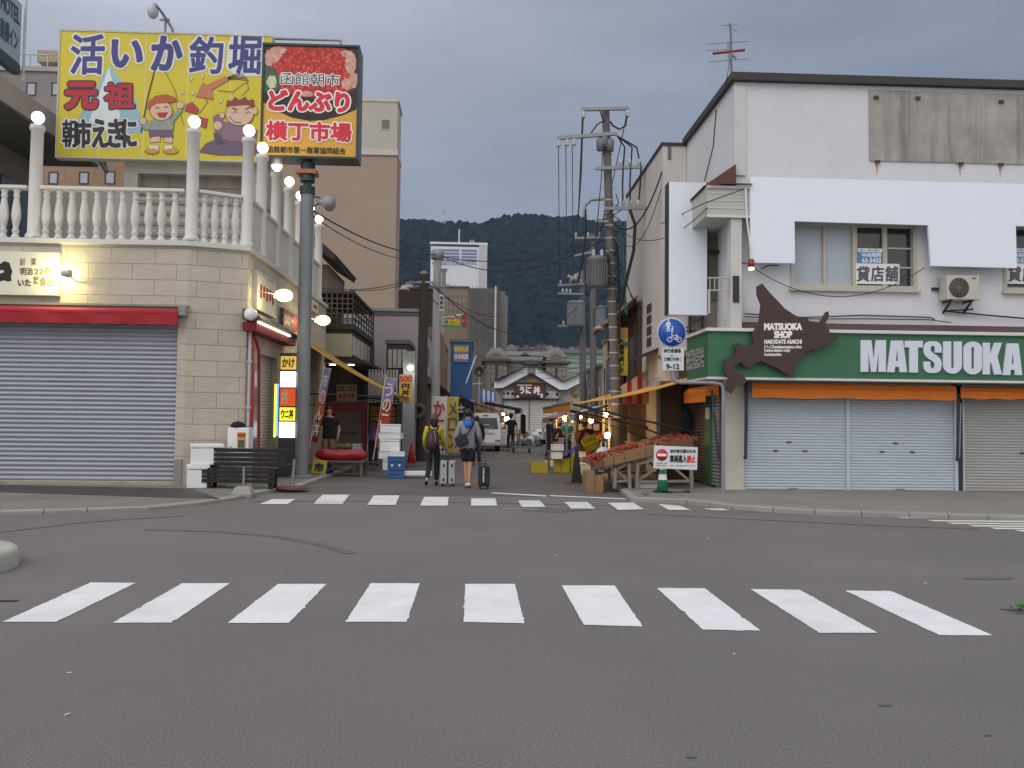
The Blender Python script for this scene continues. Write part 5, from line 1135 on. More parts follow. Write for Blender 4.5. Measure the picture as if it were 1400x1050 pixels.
mb=MB(); mb.box(a.x,b.x,Y,Y+20,0,at(610,393,Y).z); mb.build('wall',M('tan_render','#87796a',.85,.06,.2,streak=.1),t); mb=MB(); mb.box(a.x-.3,b.x+.3,Y-.3,Y+20,at(610,393,Y).z+.01,at(610,391,Y).z); mb.build('roof',M('flat_roof','#6b6865'),t)
windows_frontal(t,[(612+6*i,403+9.5*j,615+6*i,408.5+9.5*j) for i in range(5) for j in range(5)],Y,glass('far_glass','#4a4038',.3),M('tan_frame','#74685c',.7),.15)
for k in range(3): mb=MB(); x=at(600+8*k,389,Y).x; mb.box(x,x+.8,Y+2,Y+3,at(610,391,Y).z,at(610,388-2*(k==1),Y).z); mb.build('rooftop_unit',M('rooftop_grey','#9a9894',.7),t)
Y=130; t=thing('scaffolded_building','grey building wrapped in scaffold netting in front of the mountain','building',(at(665,440,Y).x,Y+8,0))
nm=M('scaffold_netting','#6e6a68',.9,.14,.35,streak=.25,scol='#4a4644',stretch=(1,1,.4))
mb=MB(); mb.box(at(640,450,Y).x,at(681,450,Y).x,Y,Y+14,0,at(660,394,Y).z); mb.build('netting',nm,t); mb=MB(); mb.box(at(681,450,Y).x,at(694,450,Y).x,Y+1,Y+14,0,at(660,402,Y).z); mb.box(at(681,450,Y).x,at(690,450,Y).x,Y+1.5,Y+13,at(660,402,Y).z,at(660,396,Y).z); mb.build('side_netting',M('scaffold_netting_pale','#7f7b78',.9,.14,.5),t)
mb=MB()
for k in range(9): x=at(641+5*k,440,Y).x; mb.tube([(x,Y-.4,0),(x,Y-.4,at(660,393-(k%3),Y).z)],.045,5)
for k in range(8): z=at(660,400+9*k,Y).z; mb.tube([(at(640,440,Y).x,Y-.4,z),(at(693,440,Y).x,Y-.4,z)],.04,5)
mb.build('scaffold_tubes',M('scaffold_steel','#6b6764',.8),t)
for k in range(3): mb=MB(); p=at(662,429+15*k,Y-.6); mb.ball(p,.17,8); mb.build('warning_light',M('red_light','#8a3434',.5),t)
mb=MB(); x=at(677,440,Y).x; mb.tube([(x,Y-1,0),(x,Y-1,at(677,393,Y).z)],.16,6); mb.build('hoist_mast',M('pale_mast','#c6c8cb'),t)
Y=85; t=thing('maroon_building','low dark maroon building behind the dark utility pole','building',(at(560,430,Y).x,Y+4,0)); mb=MB(); mb.box(at(540,430,Y).x,at(590,430,Y).x,Y,Y+8,0,at(560,395,Y).z); mb.build('wall',M('maroon_siding','#4f3b38',.85,.08,.6,brick=(3,.5,.02,'#443330',.05)),t); mb=MB(); mb.box(at(540,430,Y).x,at(590,430,Y).x+.2,Y-.1,Y+8,at(560,395,Y).z+.01,at(560,391,Y).z); mb.build('roof',M('flat_roof','#6b6865'),t)
Y=70.5; t=thing('tan_chimney','narrow tan chimney stack beside the pale concrete pole','chimney',(at(604,400,Y).x,Y,0)); mb=MB(); mb.box(at(603.5,400,Y).x,at(609,400,Y).x,Y,Y+.5,0,at(606,371,Y).z); mb.build('stack',M('tan_stack','#967f66',.85),t); mb=MB(); mb.box(at(603,371,Y).x,at(609.5,371,Y).x,Y-.05,Y+.55,at(606,371,Y).z,at(606,369.5,Y).z); mb.build('cap',conc,t)
# ================================================================ RIGHT CORNER SHOP
RY=17.6; A=lambda x,y,Y=RY:at(x,y,Y)
stucco=M('white_stucco','#d2d2d6',.85,.04,.8,.003,60,streak=.08,scol='#8f8a82')
clad=M('white_cladding_panel','#e4ebf6',.4,.02,.6)
trim=M('white_trim','#d3d3cf',.5,.05)
grnf=M('green_fascia_board','#346b4b',.5,.05,.8,streak=.10,scol='#2b5f40')
orange=M('orange_canvas','#d9751f',.75,.06,1.5,.002,30)
zt=8.98; XW=5.54
t=rs=thing('white_corner_shop_building','white two-storey corner building with a green fascia and blank white panels','building',(11,20,0))
win1=(A(1081,395).x,A(1253,395).x,A(1160,395).z,A(1160,306).z); win2=(A(1372,398).x,A(1372,398).x+3.4,A(1380,398).z,A(1380,309).z)
mb=MB(); mb.wallh(XW,20,3.30,zt,RY,.25,[win1,win2]); mb.box(XW,XW+.25,RY+.251,21.75,3.3,zt); mb.box(XW+.25,20,21.5,21.75,3.3,zt); mb.box(4.86,20,RY+.9,22,3.2,3.299)
mb.quad((XW+.25,RY+.25,zt-.06),(20,RY+.25,zt-.06),(20,21.5,zt-.06),(XW+.25,21.5,zt-.06)); mb.build('upper_wall',stucco,rs)
a=A(1018.5,130).x; mb=MB(); mb.box(XW-.02,a,RY-.05,RY-.001,6.9,zt-.12); mb.build('corner_pier',M('pier_stucco','#c9c8c5',.85,.05,1,.002,60,streak=.12),rs)
rfm=M('dark_roof_edge','#35322e',.6,.1,2)
mb=MB(); mb.box(XW-.10,20,RY-.14,RY+.3,zt+.001,zt+.17); mb.box(XW-.10,XW+.3,RY+.301,21.8,zt+.001,zt+.16); mb.build('roof_edge',rfm,rs)
mb=MB(); mb.box(4.88,5.53,21.70,27,0,8.92); mb.build('rear_wall',M('rear_stucco','#c6c3c0',.85,.06,1,.003,60,streak=.25,scol='#857c70'),rs); mb=MB(); mb.box(4.84,5.56,21.66,27,8.921,9.0); mb.build('rear_coping',rfm,rs)
mb=MB(); mb.box(A(915,215,21.7).x-.04,A(915,215,21.7).x+.05,21.68,21.699,A(912,218,21.7).z,A(912,198,21.7).z); mb.build('wall_slot',M('slot_grey','#6b6864',.8),rs)
# bare concrete patch with rusty hooks
a,b=A(1188,220),A(1600,135)
mb=MB(); mb.box(a.x,20,RY-.03,RY-.001,a.z,b.z); pt=mb.build('bare_patch',M('bare_stained_concrete','#a5a29c',.9,.20,1.6,.008,30,streak=.95,scol='#57534a',stain=.35),rs)
rust=M('rust','#5e3b2a',.9,.2,8)
for x,y in ((1198,133),(1255,134),(1369,139),(1200,221),(1314,224),(1369,225)):
    mb=MB(); p=A(x,y,RY-.05); mb.box(p.x-.05,p.x+.05,RY-.07,RY-.031,p.z-.03,p.z+.03); mb.build('rusty_hook',rust,rs)
    if y>200: mb=MB(); mb.quad((p.x-.03,RY-.0012,p.z-.03),(p.x+.035,RY-.0012,p.z-.03),(p.x+.008,RY-.0012,p.z-.30),(p.x-.004,RY-.0012,p.z-.24)); mb.build('rust_stain',M('rust_streak','#b09a8a',.9,.1,6),rs)
# cladding in front of the wall
YC=17.25; C=lambda x,y:A(x,y,YC)
poly=[(1026,359),(1025.5,241.5),(1700,259.5),(1700,317),(1389,309),(1390.5,366.5),(1272.5,363.5),(1269,308),(1086.5,302.5),(1087,360)]
mb=MB(); mb.prism([C(*p) for p in poly],(0,.06,0)); mb.build('cladding_panel',clad,rs,bevel=.004)
mb=MB()
for x in (1040,1075,1282,1335,1380): q=C(x,300); mb.box(q.x-.03,q.x+.03,YC+.061,RY-.001,q.z,q.z+.05)
for x in (1100,1180,1260): q=C(x,295); mb.box(q.x-.03,q.x+.03,YC+.061,RY-.001,q.z,q.z+.05)
mb.build('panel_bracket',dark,rs)
# windows
fr=M('beige_window_frame','#b7b2a2',.5,.05); dg=glass('dark_room_glass','#2b2c2e',.08); fg=M('frosted_glass','#a9b4ba',.35,.06,1.2)
ins=Y0=RY+.10
def bigwin(w,px0,px1,kind):
    mb=MB(); x0,x1,z0,z1=w; mb.wallh(x0+.001,x1-.001,z0+.001,z1-.001,RY-.03,.16,[(x0+.07,x1-.07,z0+.08,z1-.06)])
    f=mb.build('window_frame',fr,rs,bevel=.006)
    mb=MB(); mb.box(x0-.05,x1+.05,RY-.10,RY-.031,z0-.07,z0-.0); mb.build('window_sill',fr,f,bevel=.006); return f
f=bigwin(win1,1081,1253,0)
X=lambda px_:A(px_,350,Y0).x
x0,x1,z0,z1=win1
mb=MB(); mb.box(x0+.07,X(1167),Y0+.02,Y0+.03,z0+.08,z1-.06); mb.build('frosted_pane',fg,f)
mb=MB(); mb.box(X(1170),x1-.07,Y0+.02,Y0+.03,z0+.08,z1-.06); mb.build('dark_pane',dg,f)
mb=MB()
for px_,w in ((1126,.025),(1167.5,.05),(1208.5,.05),(1248,.05)): mb.box(X(px_)-w,X(px_)+w,Y0-.05,Y0+.019,z0+.08,z1-.06)
for y in (340,366): q=A(1229,y,Y0); mb.box(X(1209),X(1248),Y0-.02,Y0+.018,q.z-.018,q.z+.018)
mb.build('mullion',fr,f)
mb=MB(); q=A(1240,372,Y0); mb.lathe((q.x,Y0+.012,q.z-.15),[(.001,0),(.04,0),(.05,.12),(.03,.2),(.05,.26),(.03,.36),(.001,.38)],10); 
sb=M('poster_blue','#4e86b8',.5,.06); pap=M('notice_paper','#e0dfe0',.7,.03); dgy=M('notice_ink','#55535a',.6)
def notices(px,lab):
    Yn=Y0-.055
    s=thing('window_poster','blue phone-number poster above the rental notice, '+lab,'poster',A(px+19,360,Yn),'rental posters in the upper windows')
    a,b=A(px+3,360,Yn),A(px+36.5,340,Yn); mb=MB(); mb.box(a.x,b.x,Yn-.006,Yn,a.z,b.z); mb.build('paper',sb,s)
    a,b=A(px+3,344.5,Yn),A(px+36.5,340.2,Yn); mb=MB(); mb.box(a.x,b.x,Yn-.009,Yn-.0065,a.z,b.z); mb.build('white_strip',pap,s)
    textpx('ビー・テーオー',px+6,341,px+33,343.6,Yn-.009,dgy,s,bold=.003); textpx('中央地所',px+9,346,px+35,351.5,Yn-.007,M('poster_pale','#cfe0ee',.5),s,bold=.006)
    textpx('☎63-5432'[1:],px+9,353.3,px+35,358.8,Yn-.007,pw,s,bold=.004)
    s=thing('rental_notice','white rental notice with big grey characters in the '+lab,'notice',A(px+19,388,Yn),'rental posters in the upper windows')
    a,b=A(px+.5,388,Yn),A(px+60,361,Yn); mb=MB(); mb.box(a.x,b.x,Yn-.005,Yn,a.z,b.z); mb.build('paper',pap,s)
    for k,ch in enumerate('貸店舗'): textpx(ch,px+2+19.5*k,364.5,px+19+19.5*k,384.5,Yn-.005,dgy,s,bold=.010)
notices(1169.5,'window by the air conditioner')
f=bigwin(win2,1372,1500,0); x0,x1,z0,z1=win2
mb=MB(); mb.box(x0+.07,x1-.07,Y0+.02,Y0+.03,z0+.08,z1-.06); mb.build('dark_pane',dg,f)
notices(1376.5,'window cut off by the right edge')
# corner bay: board box over an open porch
Yb=17.3; B=lambda x,y:A(x,y,Yb)
a,b=B(967.5,294),B(1024.5,255)
mb=MB(); mb.box(4.86,b.x,Yb,20.5,a.z,b.z); bx=mb.build('bay_box',M('clapboard','#bdbcb7',.7,.04,1,streak=.15),rs)
mb=MB()
for k in (1,2,3): z=a.z+(b.z-a.z)*k/4; mb.box(4.855,b.x+.002,Yb-.012,Yb-.001,z-.012,z+.006)
mb.box(4.84,b.x+.02,Yb-.04,Yb-.013,a.z-.05,a.z+.0); mb.box(4.84,b.x+.02,Yb-.04,Yb-.013,b.z-.06,b.z-.0); mb.build('board_trim',trim,bx)
c=B(1004,222); mb=MB(); mb.prism([(4.80,Yb-.12,b.z+.012),(b.x+.03,Yb-.12,b.z+.012),(b.x+.03,RY-.06,b.z+.10),(XW-.03,RY-.06,b.z+.10)],(0,.0,.02)); mb.prism([(4.80,RY-.2,b.z+.013),(XW-.025,RY-.2,b.z+.013),(XW-.025,RY-.2,c.z)],(0,3.0,0)); mb.build('bay_roof',M('brown_bay_roof','#5b3b34',.7,.1),rs)
mb=MB(); p0=B(1001,300); mb.box(B(1000,300).x,B(1014.5,300).x,Yb+.02,Yb+.3,3.35,a.z-.051); mb.build('porch_post',M('pier_stucco','#c9c8c5'),rs)
mb=MB(); mb.box(4.90,XW,18.9,19.1,3.3,a.z-.06); mb.build('porch_back_wall',M('porch_wall','#8f887c',.85,.1,1.5,streak=.3),rs)
mb=MB(); q=A(985,380,18.88); mb.box(q.x-.3,q.x+.28,18.84,18.899,A(985,410,18.88).z,A(985,325,18.88).z); mb.build('porch_door',M('dull_door','#6d675d',.7,.1),rs)
mb=MB(); q=B(1006,400); mb.box(q.x-.06,q.x+.07,Yb-.01,Yb+.019,B(1006,413).z,B(1006,377).z); mb.build('post_plate',M('dark_plate','#3b302c',.7),rs)
mb=MB()
for y in (379,396): z=B(980,y).z; mb.tube([(4.9,Yb+.1,z),(B(999,y).x,Yb+.1,z)],.018,6)
for k in range(5): x=4.95+.1*k; mb.tube([(x,Yb+.1,B(980,396).z),(x,Yb+.1,B(980,379).z)],.012,5)
mb.tube([(4.93,Yb+.1,B(980,428).z),(4.93,Yb+.1,B(980,396).z)],.03,6); mb.build('porch_railing',alum,rs)
mb=MB(); mb.tube([B(1018,258)-V(0,.05,0),B(1020,300)-V(0,.05,0),B(1028,360)-V(0,.05,0)],.02,6); mb.build('drain_pipe',white,rs)
# ground floor: pillar, shutters, side wall
pl0,pl1=A(988,600).x,A(1017.5,600).x
mb=MB(); mb.box(pl0,pl1,RY,RY+.5,.06,2.44); mb.build('corner_pillar',M('pillar_cream','#bdb8ac',.7,.05,2,streak=.12),rs,bevel=.008)
mb=MB(); mb.box(pl0-.03,pl1+.02,RY-.05,RY+.3,.05,.11); mb.build('pillar_foot',M('pillar_cream','#bdb8ac'),rs)
S0=RY+.06
zsill=A(1160,669).z-.03; ztop=2.43
sx_=[A(1018.5,600).x,A(1160.5,600).x,A(1308.5,600).x,A(1319,600).x]
for (a,b,m_) in ((sx_[0],sx_[1]-.045,shutw),(sx_[1]+.045,sx_[2]-.04,shutw),(sx_[3]+.02,A(1319,600).x+4.2,shutg)):
    mb=MB(); shutter(mb,a,b,zsill,ztop,S0,.064,.018); s=mb.build('roller_shutter',m_,rs)
    for fx,fy in ((.31,.36),(.60,.36),(.44,.44)):
        mb=MB(); x=a+(b-a)*fx; z=zsill+(ztop-zsill)*fy; mb.box(x-.05,x+.05,S0-.012,S0+.01,z-.015,z+.015); mb.build('shutter_handle',dark,s)
    mb=MB(); x=a+(b-a)*.48; mb.box(x-.10,x+.10,S0-.02,S0+.03,zsill+.02,zsill+.05); mb.build('shutter_lock',steel,s)
for x,w in ((sx_[1],.043),(sx_[2]-.0,.038),(sx_[3],.018)):
    mb=MB(); mb.box(x-w,x+w,S0-.03,S0+.06,zsill,ztop); mb.build('shutter_rail',M('rail_pale_blue','#b4becb',.4,.05),rs)
mb=MB(); mb.box(sx_[2]+.04,sx_[3]-.02,S0+.0,S0+.3,.06,ztop); mb.build('dark_gap',M('gap_dark','#2e3338',.7),rs)
mb=MB(); mb.box(pl1+.0,20,S0-.02,S0+.3,.05,zsill-.003); mb.build('threshold',M('threshold_dark','#3a3b40',.8,.1),rs)
mb=MB(); mb.box(pl1,20,S0+.065,S0+.4,zsill,3.2); mb.build('shop_front_back',M('gap_dark','#2e3338'),rs)
# street side of the ground floor
XSW=5.24
def sd(px): return onx(px,600,XSW).y
MR=Matrix(((0,1,0,XSW),(1,0,0,0),(0,0,1,0),(0,0,0,1)))
ya,yb,yc,yd=RY+.10,sd(973),sd(965),sd(941)
mb=MB(); mb.box(XSW+.09,XSW+.3,RY+.5,22,.0,3.2); mb.build('side_wall',M('side_dark_wall','#5a544d',.85,.1,2),rs)
mb=MB(); shutter(mb,ya,yb,.12,2.43,0,.078,.02,MR); mb.build('roller_shutter',M('silver_shutter','#9a9b9c',.4,.06,2,metal=.3),rs)
mb=MB(); mb.box(XSW-.03,XSW+.06,yb+.01,yc-.01,.12,2.43); gs=mb.build('green_strip',grnf,rs)
q=onx(969,562,XSW-.03); mb=MB(); mb.box(XSW-.034,XSW-.031,yb+.08,yc-.08,q.z-.18,q.z+.08); mb.build('sticker',white,gs)
mb=MB(); shutter(mb,yc,yd,.12,2.35,0,.078,.02,MR); mb.build('roller_shutter',M('brown_shutter','#6f5e4c',.6,.08,2,streak=.2),rs)
# fascia
z0,z1=2.44,3.46; XF=4.80; YFa=17.0
mb=MB(); mb.box(XF,20,YFa,RY-.002,z0+.03,z1-.04); mb.box(XF,XSW+.0,RY-.001,18.75,z0+.03,z1-.04); fa=mb.build('fascia',grnf,rs)
mb=MB(); mb.box(XF-.06,20,YFa-.08,RY+.02,z1-.039,z1+.03); mb.box(XF-.06,XSW,RY+.021,18.80,z1-.039,z1+.03); mb.build('top_trim',trim,fa,bevel=.008)
mb=MB(); mb.box(XF-.03,20,YFa-.035,RY-.01,z0-.02,z0+.029); mb.box(XF-.03,XSW,RY-.009,18.78,z0-.02,z0+.029); mb.build('bottom_trim',trim,fa,bevel=.006)
mb=MB(); mb.prism([(5.6,YFa+.25,z1+.031),(20,YFa+.25,z1+.031),(20,RY-.003,z1+.24),(5.6,RY-.003,z1+.24)],(0,.01,-.0)); mb.build('flashing',M('maroon_flashing','#57403e',.7,.15,2,stain=.3),fa)
# raised block letters
LET={'M':[[(0,0),(0,1),(.42,1),(.51,.40),(.60,1),(1,1),(1,0),(.705,0),(.705,.62),(.61,0),(.41,0),(.30,.60),(.30,0)]],
'T':[[(.26,0),(.26,.79),(0,.79),(0,1),(1,1),(1,.79),(.73,.79),(.73,0)]],
'K':[[(0,0),(0,1),(.37,1),(.37,.62),(.62,1),(1,1),(.76,.56),(1,0),(.60,0),(.42,.40),(.37,.34),(.37,0)]]}
LET['A']=[[(0,0),(.2,1),(.5,1),(.5,.74),(.44,.36),(.5,.36),(.5,.17),(.40,.17),(.37,0)],[(1,0),(.8,1),(.5,1),(.5,.74),(.56,.36),(.5,.36),(.5,.17),(.60,.17),(.63,0)]]
LET['U']=[[(0,1),(0,.26)]+[(.5-.5*math.cos(a),.26-.26*math.sin(a)) for a in [math.pi*k/14 for k in range(1,14)]]+[(1,.26),(1,1),(.57,1),(.57,.20)]+[(.5+.07*math.cos(a),.20-.035*math.sin(a)) for a in [math.pi*k/5 for k in range(1,5)]]+[(.43,.20),(.43,1)]]
def ringO():
    N=36; o=[];i_=[]
    for k in range(N):
        a=2*math.pi*(k+.5)/N; s=1 if math.sin(a)>0 else -1
        o.append((.5+.5*math.cos(a),.5+s*.25+.25*math.sin(a))); i_.append((.5+.075*math.cos(a),.5+s*.29+.04*math.sin(a)))
    return [[o[k],o[(k+1)%N],i_[(k+1)%N],i_[k]] for k in range(N)]
LET['O']=ringO()
LET['S']=[[(1,.64),(.63,.64),(.63,.76),(.6,.83),(.5,.855),(.41,.83),(.385,.76),(.40,.70),(.48,.645),(.72,.555),(.9,.47),(.98,.37),(1,.25),(.97,.13),(.87,.05),(.7,.01),(.5,0),(.3,.01),(.13,.05),(.03,.13),(0,.25),(0,.36),(.37,.36),(.37,.24),(.40,.17),(.5,.145),(.6,.17),(.625,.25),(.60,.315),(.5,.37),(.28,.45),(.1,.54),(.02,.63),(0,.74),(.03,.87),(.13,.95),(.3,.99),(.5,1),(.7,.99),(.87,.95),(.97,.87),(1,.75)]]
lw=M('raised_white_letters','#d4d9e6',.4,.02)
Z6=lambda x,y:(x/5.6+1150,y/5.6+440)
for ch,xa,xb,ya_,yb_ in (('M',151,344,140,383),('A',353,505,143,386),('T',488,626,145,388),('S',632,770,147,393),('U',782,925,150,397),('O',938,1080,150,403),('K',1086,1232,160,403),('A',1240,1388,165,408)):
    p=A(*Z6(xa,yb_),YFa-.04); q=A(*Z6(xb,yb_),YFa-.04); r=A(*Z6(xa,ya_),YFa-.04)
    mb=MB()
    union_solid(mb,LET[ch],lambda u,v:p+(q-p)*u+(r-p)*v,(0,.038,0))
    mb.build('fascia_letter',lw,fa)
# silver lettering round the corner
sv=M('silver_letters','#a9abad',.5,.1)
for k,(w_,y0_,y1_) in enumerate((('MATSUOKA',474,482),('SHOP',484,491),('HAKODATE',493,501))):
    a=onx(963,y1_,XF); b=onx(939,y1_,XF); c=onx(963,y0_,XF)
    # reads towards the corner
    text(w_,(XF,b.y,a.z),(0,a.y-b.y,0),(0,0,c.z-a.z),sv,fa,bold=.012,lift=.012)
# Hokkaido-shaped sign
Hk=[(545,60),(580,38),(600,60),(640,110),(690,160),(740,215),(800,255),(845,280),(900,280),(915,305),(985,315),(1010,285),(1035,240),(1052,235),(1055,270),(1030,320),(1035,345),(1060,375),(1055,410),(1060,440),(1125,405),(1110,440),(1060,470),(1000,490),(985,510),(930,505),(880,535),(835,590),(810,640),(800,698),(750,680),(690,640),(600,600),(570,590),(520,612),(490,640),(450,625),(440,600),(400,610),(380,640),(400,670),(450,690),(465,715),(460,750),(400,770),(365,818),(320,790),(330,750),(350,715),(310,660),(315,580),(370,560),(400,520),(375,475),(400,460),(480,490),(520,470),(510,400),(540,350),(560,320),(575,190),(548,120)]
Yh=16.84; ZH=lambda x,y:(x/5.185+930,y/5.185+380)
s=thing('map_shaped_sign','dark brown island-shaped sign with white lettering fixed over the green fascia','sign',A(1070,500,Yh))
mb=MB(); mb.prism([A(*ZH(*p),Yh) for p in Hk],(0,.07,0)); mb.build('sign_plate',M('brown_sign_plate','#432e2b',.55,.12,2.5,.002,50),s)
def ht(b,x0,y0,x1,y1_,**k): p=ZH(x0,y0);q=ZH(x1,y1_); textpx(b,p[0],p[1],q[0],q[1],Yh,pw,s,**k)
ht('MATSUOKA',597,323,860,368,bold=.011); ht('SHOP',668,379,790,425,bold=.012); ht('HAKODATE ASAICHI',597,438,860,466,bold=.005)
ht('11-12wakamatsu-cho',597,476,860,499,bold=.003); ht('hakodate-city',597,503,780,529,bold=.003); ht('hokkaido',597,532,718,552,bold=.003)
mb=MB()
for x,y in ((640,300),(900,420),(420,560)): q=A(*ZH(x,y),Yh); mb.box(q.x-.04,q.x+.04,Yh+.071,YFa-.0,q.z-.04,q.z+.04)
mb.build('fixing_bracket',dark,s)
# rolled orange awnings
def rolled(label,px0,px1,py0,py1):
    Yr=YFa+.30; a,b=A(px0,py1,Yr),A(px1,py0,Yr)
    w=thing('rolled_awning',label,'awning',a); mb=MB(); L=b.x-a.x; zt_=b.z; zb_=a.z; zm=zt_-(zt_-zb_)*.4
    mb.prism([(a.x,Yr+.2,zt_),(a.x,Yr+.02,zt_-.02),(a.x,Yr-.03,zm+.03),(a.x,Yr,zm),(a.x,Yr+.2,zm)],(L,0,0)); fbk=mb.build('fabric_roll',orange,w)
    mb=MB(); n=40; vs=[]
    for k in range(n+1): x=a.x+L*k/n; vs+=[(x,Yr-.02+.006*math.sin(k*1.1),zm-.002),(x,Yr-.012+.014*math.sin(k*.8),zb_+.012*math.sin(k*.45))]
    mb.add(vs,[(2*k,2*k+2,2*k+3,2*k+1) for k in range(n)]); mb.build('valance',orange,fbk)
    mb=MB()
    for x in (a.x-.09,b.x+.01): mb.box(x,x+.08,Yr-.01,Yr+.22,zt_-.2,zt_+.02)
    mb.build('end_bracket',dark,w)
    return w
rolled('long rolled orange awning over the two pale blue shutters',1028,1307,526.5,543.5)
rolled('rolled orange awning over the grey shutter, cut by the right edge',1313,1420,530,545)
a=onx(967,531,4.95); b=onx(938,528,4.95)
w=thing('rolled_awning','short faded orange awning over the brown side shutter','awning',(4.95,a.y,2.1)); mb=MB(); mb.prism([(5.2,a.y,2.36),(4.95,a.y,2.30),(4.88,a.y,2.20),(4.90,a.y,2.10),(5.2,a.y,2.10)],(0,b.y-a.y,0)); mb.build('fabric_roll',orange,w); mb=MB(); mb.box(4.895,4.91,a.y,b.y,1.96,2.099); mb.build('valance',orange,w)
# awning cranks / arms
for lab,p0,p1 in (('dark folded awning arm beside the cream corner pillar',(1020.5,536),(1019,625)),('dark folded awning arm between the pale blue and grey shutters',(1310,545),(1309,628))):
    s=thing('awning_arm',lab,'awning arm',A(*p1,YFa+.42)); Yq=YFa+.42
    mb=MB(); mb.tube([A(*p0,Yq),A(*p1,Yq)],.03,6); mb.build('arm_tube',M('arm_dark_blue','#2d3440',.5),s); mb=MB(); mb.tube([A(p0[0]+3.5,p0[1]+6,Yq),A(p1[0]+2.5,p1[1]-2,Yq)],.018,6); mb.build('arm_rod',steel,s); mb=MB(); mb.ball(A(*p1,Yq),.045,8); mb.build('joint',dark,s)
s=thing('awning_arm','blue-banded leaning awning arm in front of the silver side shutter','awning arm',A(983,630,17.45)); mb=MB(); mb.tube([A(973,533,17.5),A(978,580,17.45),A(983,632,17.4)],.028,6); mb.build('arm_tube',M('arm_dark_blue','#2d3440'),s); mb=MB(); mb.tube([A(975.5,556,17.47),A(976.2,562,17.47)],.032,6); mb.tube([A(978.5,584,17.45),A(979,588,17.45)],.032,6); mb.build('blue_band',bl,s)
# air conditioner
Ya=RY-.36; s=thing('air_conditioner','cream outdoor air conditioner unit hung on the wall between the windows','air conditioner',A(1317,410,Ya))
a,b=A(1294.5,409,Ya),A(1339,377,Ya); acm=M('ac_cream','#bcb8aa',.5,.04,2,streak=.1)
mb=MB(); mb.box(a.x,b.x,Ya,Ya+.30,a.z,b.z); mb.build('casing',acm,s,bevel=.012)
fc=A(1311,393.5,Ya); mb=MB(); mb.lathe((fc.x,Ya-.004,fc.z),[(.001,.003),(.215,.003),(.215,0),(.001,0)],28,'Y'); mb.build('fan_opening',M('fan_dark','#3a3935',.6),s)
mb=MB(); 
for k in range(6): R_k=.035+.036*k; mb.tube([(fc.x+R_k*math.cos(q),Ya-.012,fc.z+R_k*math.sin(q)) for q in [2*math.pi*j/24 for j in range(25)]],.004,4,caps=False)
for k in range(6): q=math.pi*k/6; mb.tube([(fc.x-.215*math.cos(q),Ya-.013,fc.z-.215*math.sin(q)),(fc.x+.215*math.cos(q),Ya-.013,fc.z+.215*math.sin(q))],.004,4)
mb.build('fan_grille',M('grille_grey','#8a877c',.5),s)
mb=MB(); q=A(1333,380.5,Ya); mb.box(q.x-.07,q.x+.03,Ya-.003,Ya-.0005,q.z-.02,q.z+.02); mb.build('badge',M('badge_blue','#4a6a9a',.4),s)
mb=MB()
for x in (a.x+.12,b.x-.15): mb.bar((x,RY-.001,a.z-.02),(x,Ya+.0,a.z-.02),.04); mb.bar((x,RY-.001,a.z-.25),(x,Ya+.05,a.z-.03),.035)
mb.box(a.x-.14,b.x+.14,RY-.06,RY-.003,a.z+.24,a.z+.30); mb.build('bracket',dark,s)
# alarm lamp, pipes, cables on the wall
s=thing('alarm_lamp','small red alarm lamp with a lit white end under the cladding corner','lamp',A(1027,365,17.2)); p=A(1027,361,17.2); mb=MB(); mb.lathe(p-V(0,0,.09),[(.001,.2),(.06,.19),(.075,.10),(.07,.02),(.001,.02)],12); mb.build('red_dome',M('red_dome','#8f2a22',.3),s); mb=MB(); mb.lathe(p-V(0,0,.13),[(.001,0),(.06,.01),(.06,.055),(.001,.056)],12); mb.build('lit_end',M('lit_end_glow','#fff6e6',emit=4),s); mb=MB(); mb.tube([p,p+V(-.12,.2,.06),p+V(-.15,.38,.06)],.015,6); mb.build('bracket',dark,s)
cab=M('cable_black','#1d1d1f',.6,.05); cabg=M('cable_grey','#4a4a4c',.6)
def wire(label,pts,r,mat=cab,group='cables strung over the street',cat='cable',name='overhead_cable',n=5):
    mb=MB(); mb.tube(pts,r,n); o=mb.build(name,mat); return tag(o,label,cat,group)
wg='cables on the white corner building'
wire('thin cable hanging in a deep curve below the upper window',catenary(A(1031,367,17.4),A(1264,366,17.4),.62,24),.009,group=wg)
wire('grey conduit running along the wall foot above the green fascia',[A(1018,429,17.5),A(1100,434,17.52),A(1180,431,17.54),A(1272,434,17.54),A(1278,437,17.54)],.016,cabg,wg)
wire('lower thin cable running along the wall foot above the fascia',[A(1018,433,17.5),A(1110,436,17.52),A(1190,436,17.52),A(1270,437,17.5),A(1300,441,17.5)],.011,cab,wg)
wire('dark hose running right from below the air conditioner',[A(1325,412,17.45),A(1330,423,17.45),A(1290,425,17.5),A(1340,430,17.5),A(1420,437,17.5)],.018,cab,wg)
wire('black stay wire between the lamp and the cladding panel',[A(1040,368,17.3),A(1050,363,17.3),A(1064,363,17.35)],.014,cab,wg)
wire('thin wire dropping down the bare side wall from the roof edge',[onx(979,150,XW-.02),onx(975,200,XW-.02),onx(963,247,XW-.02)],.012,cab,wg)
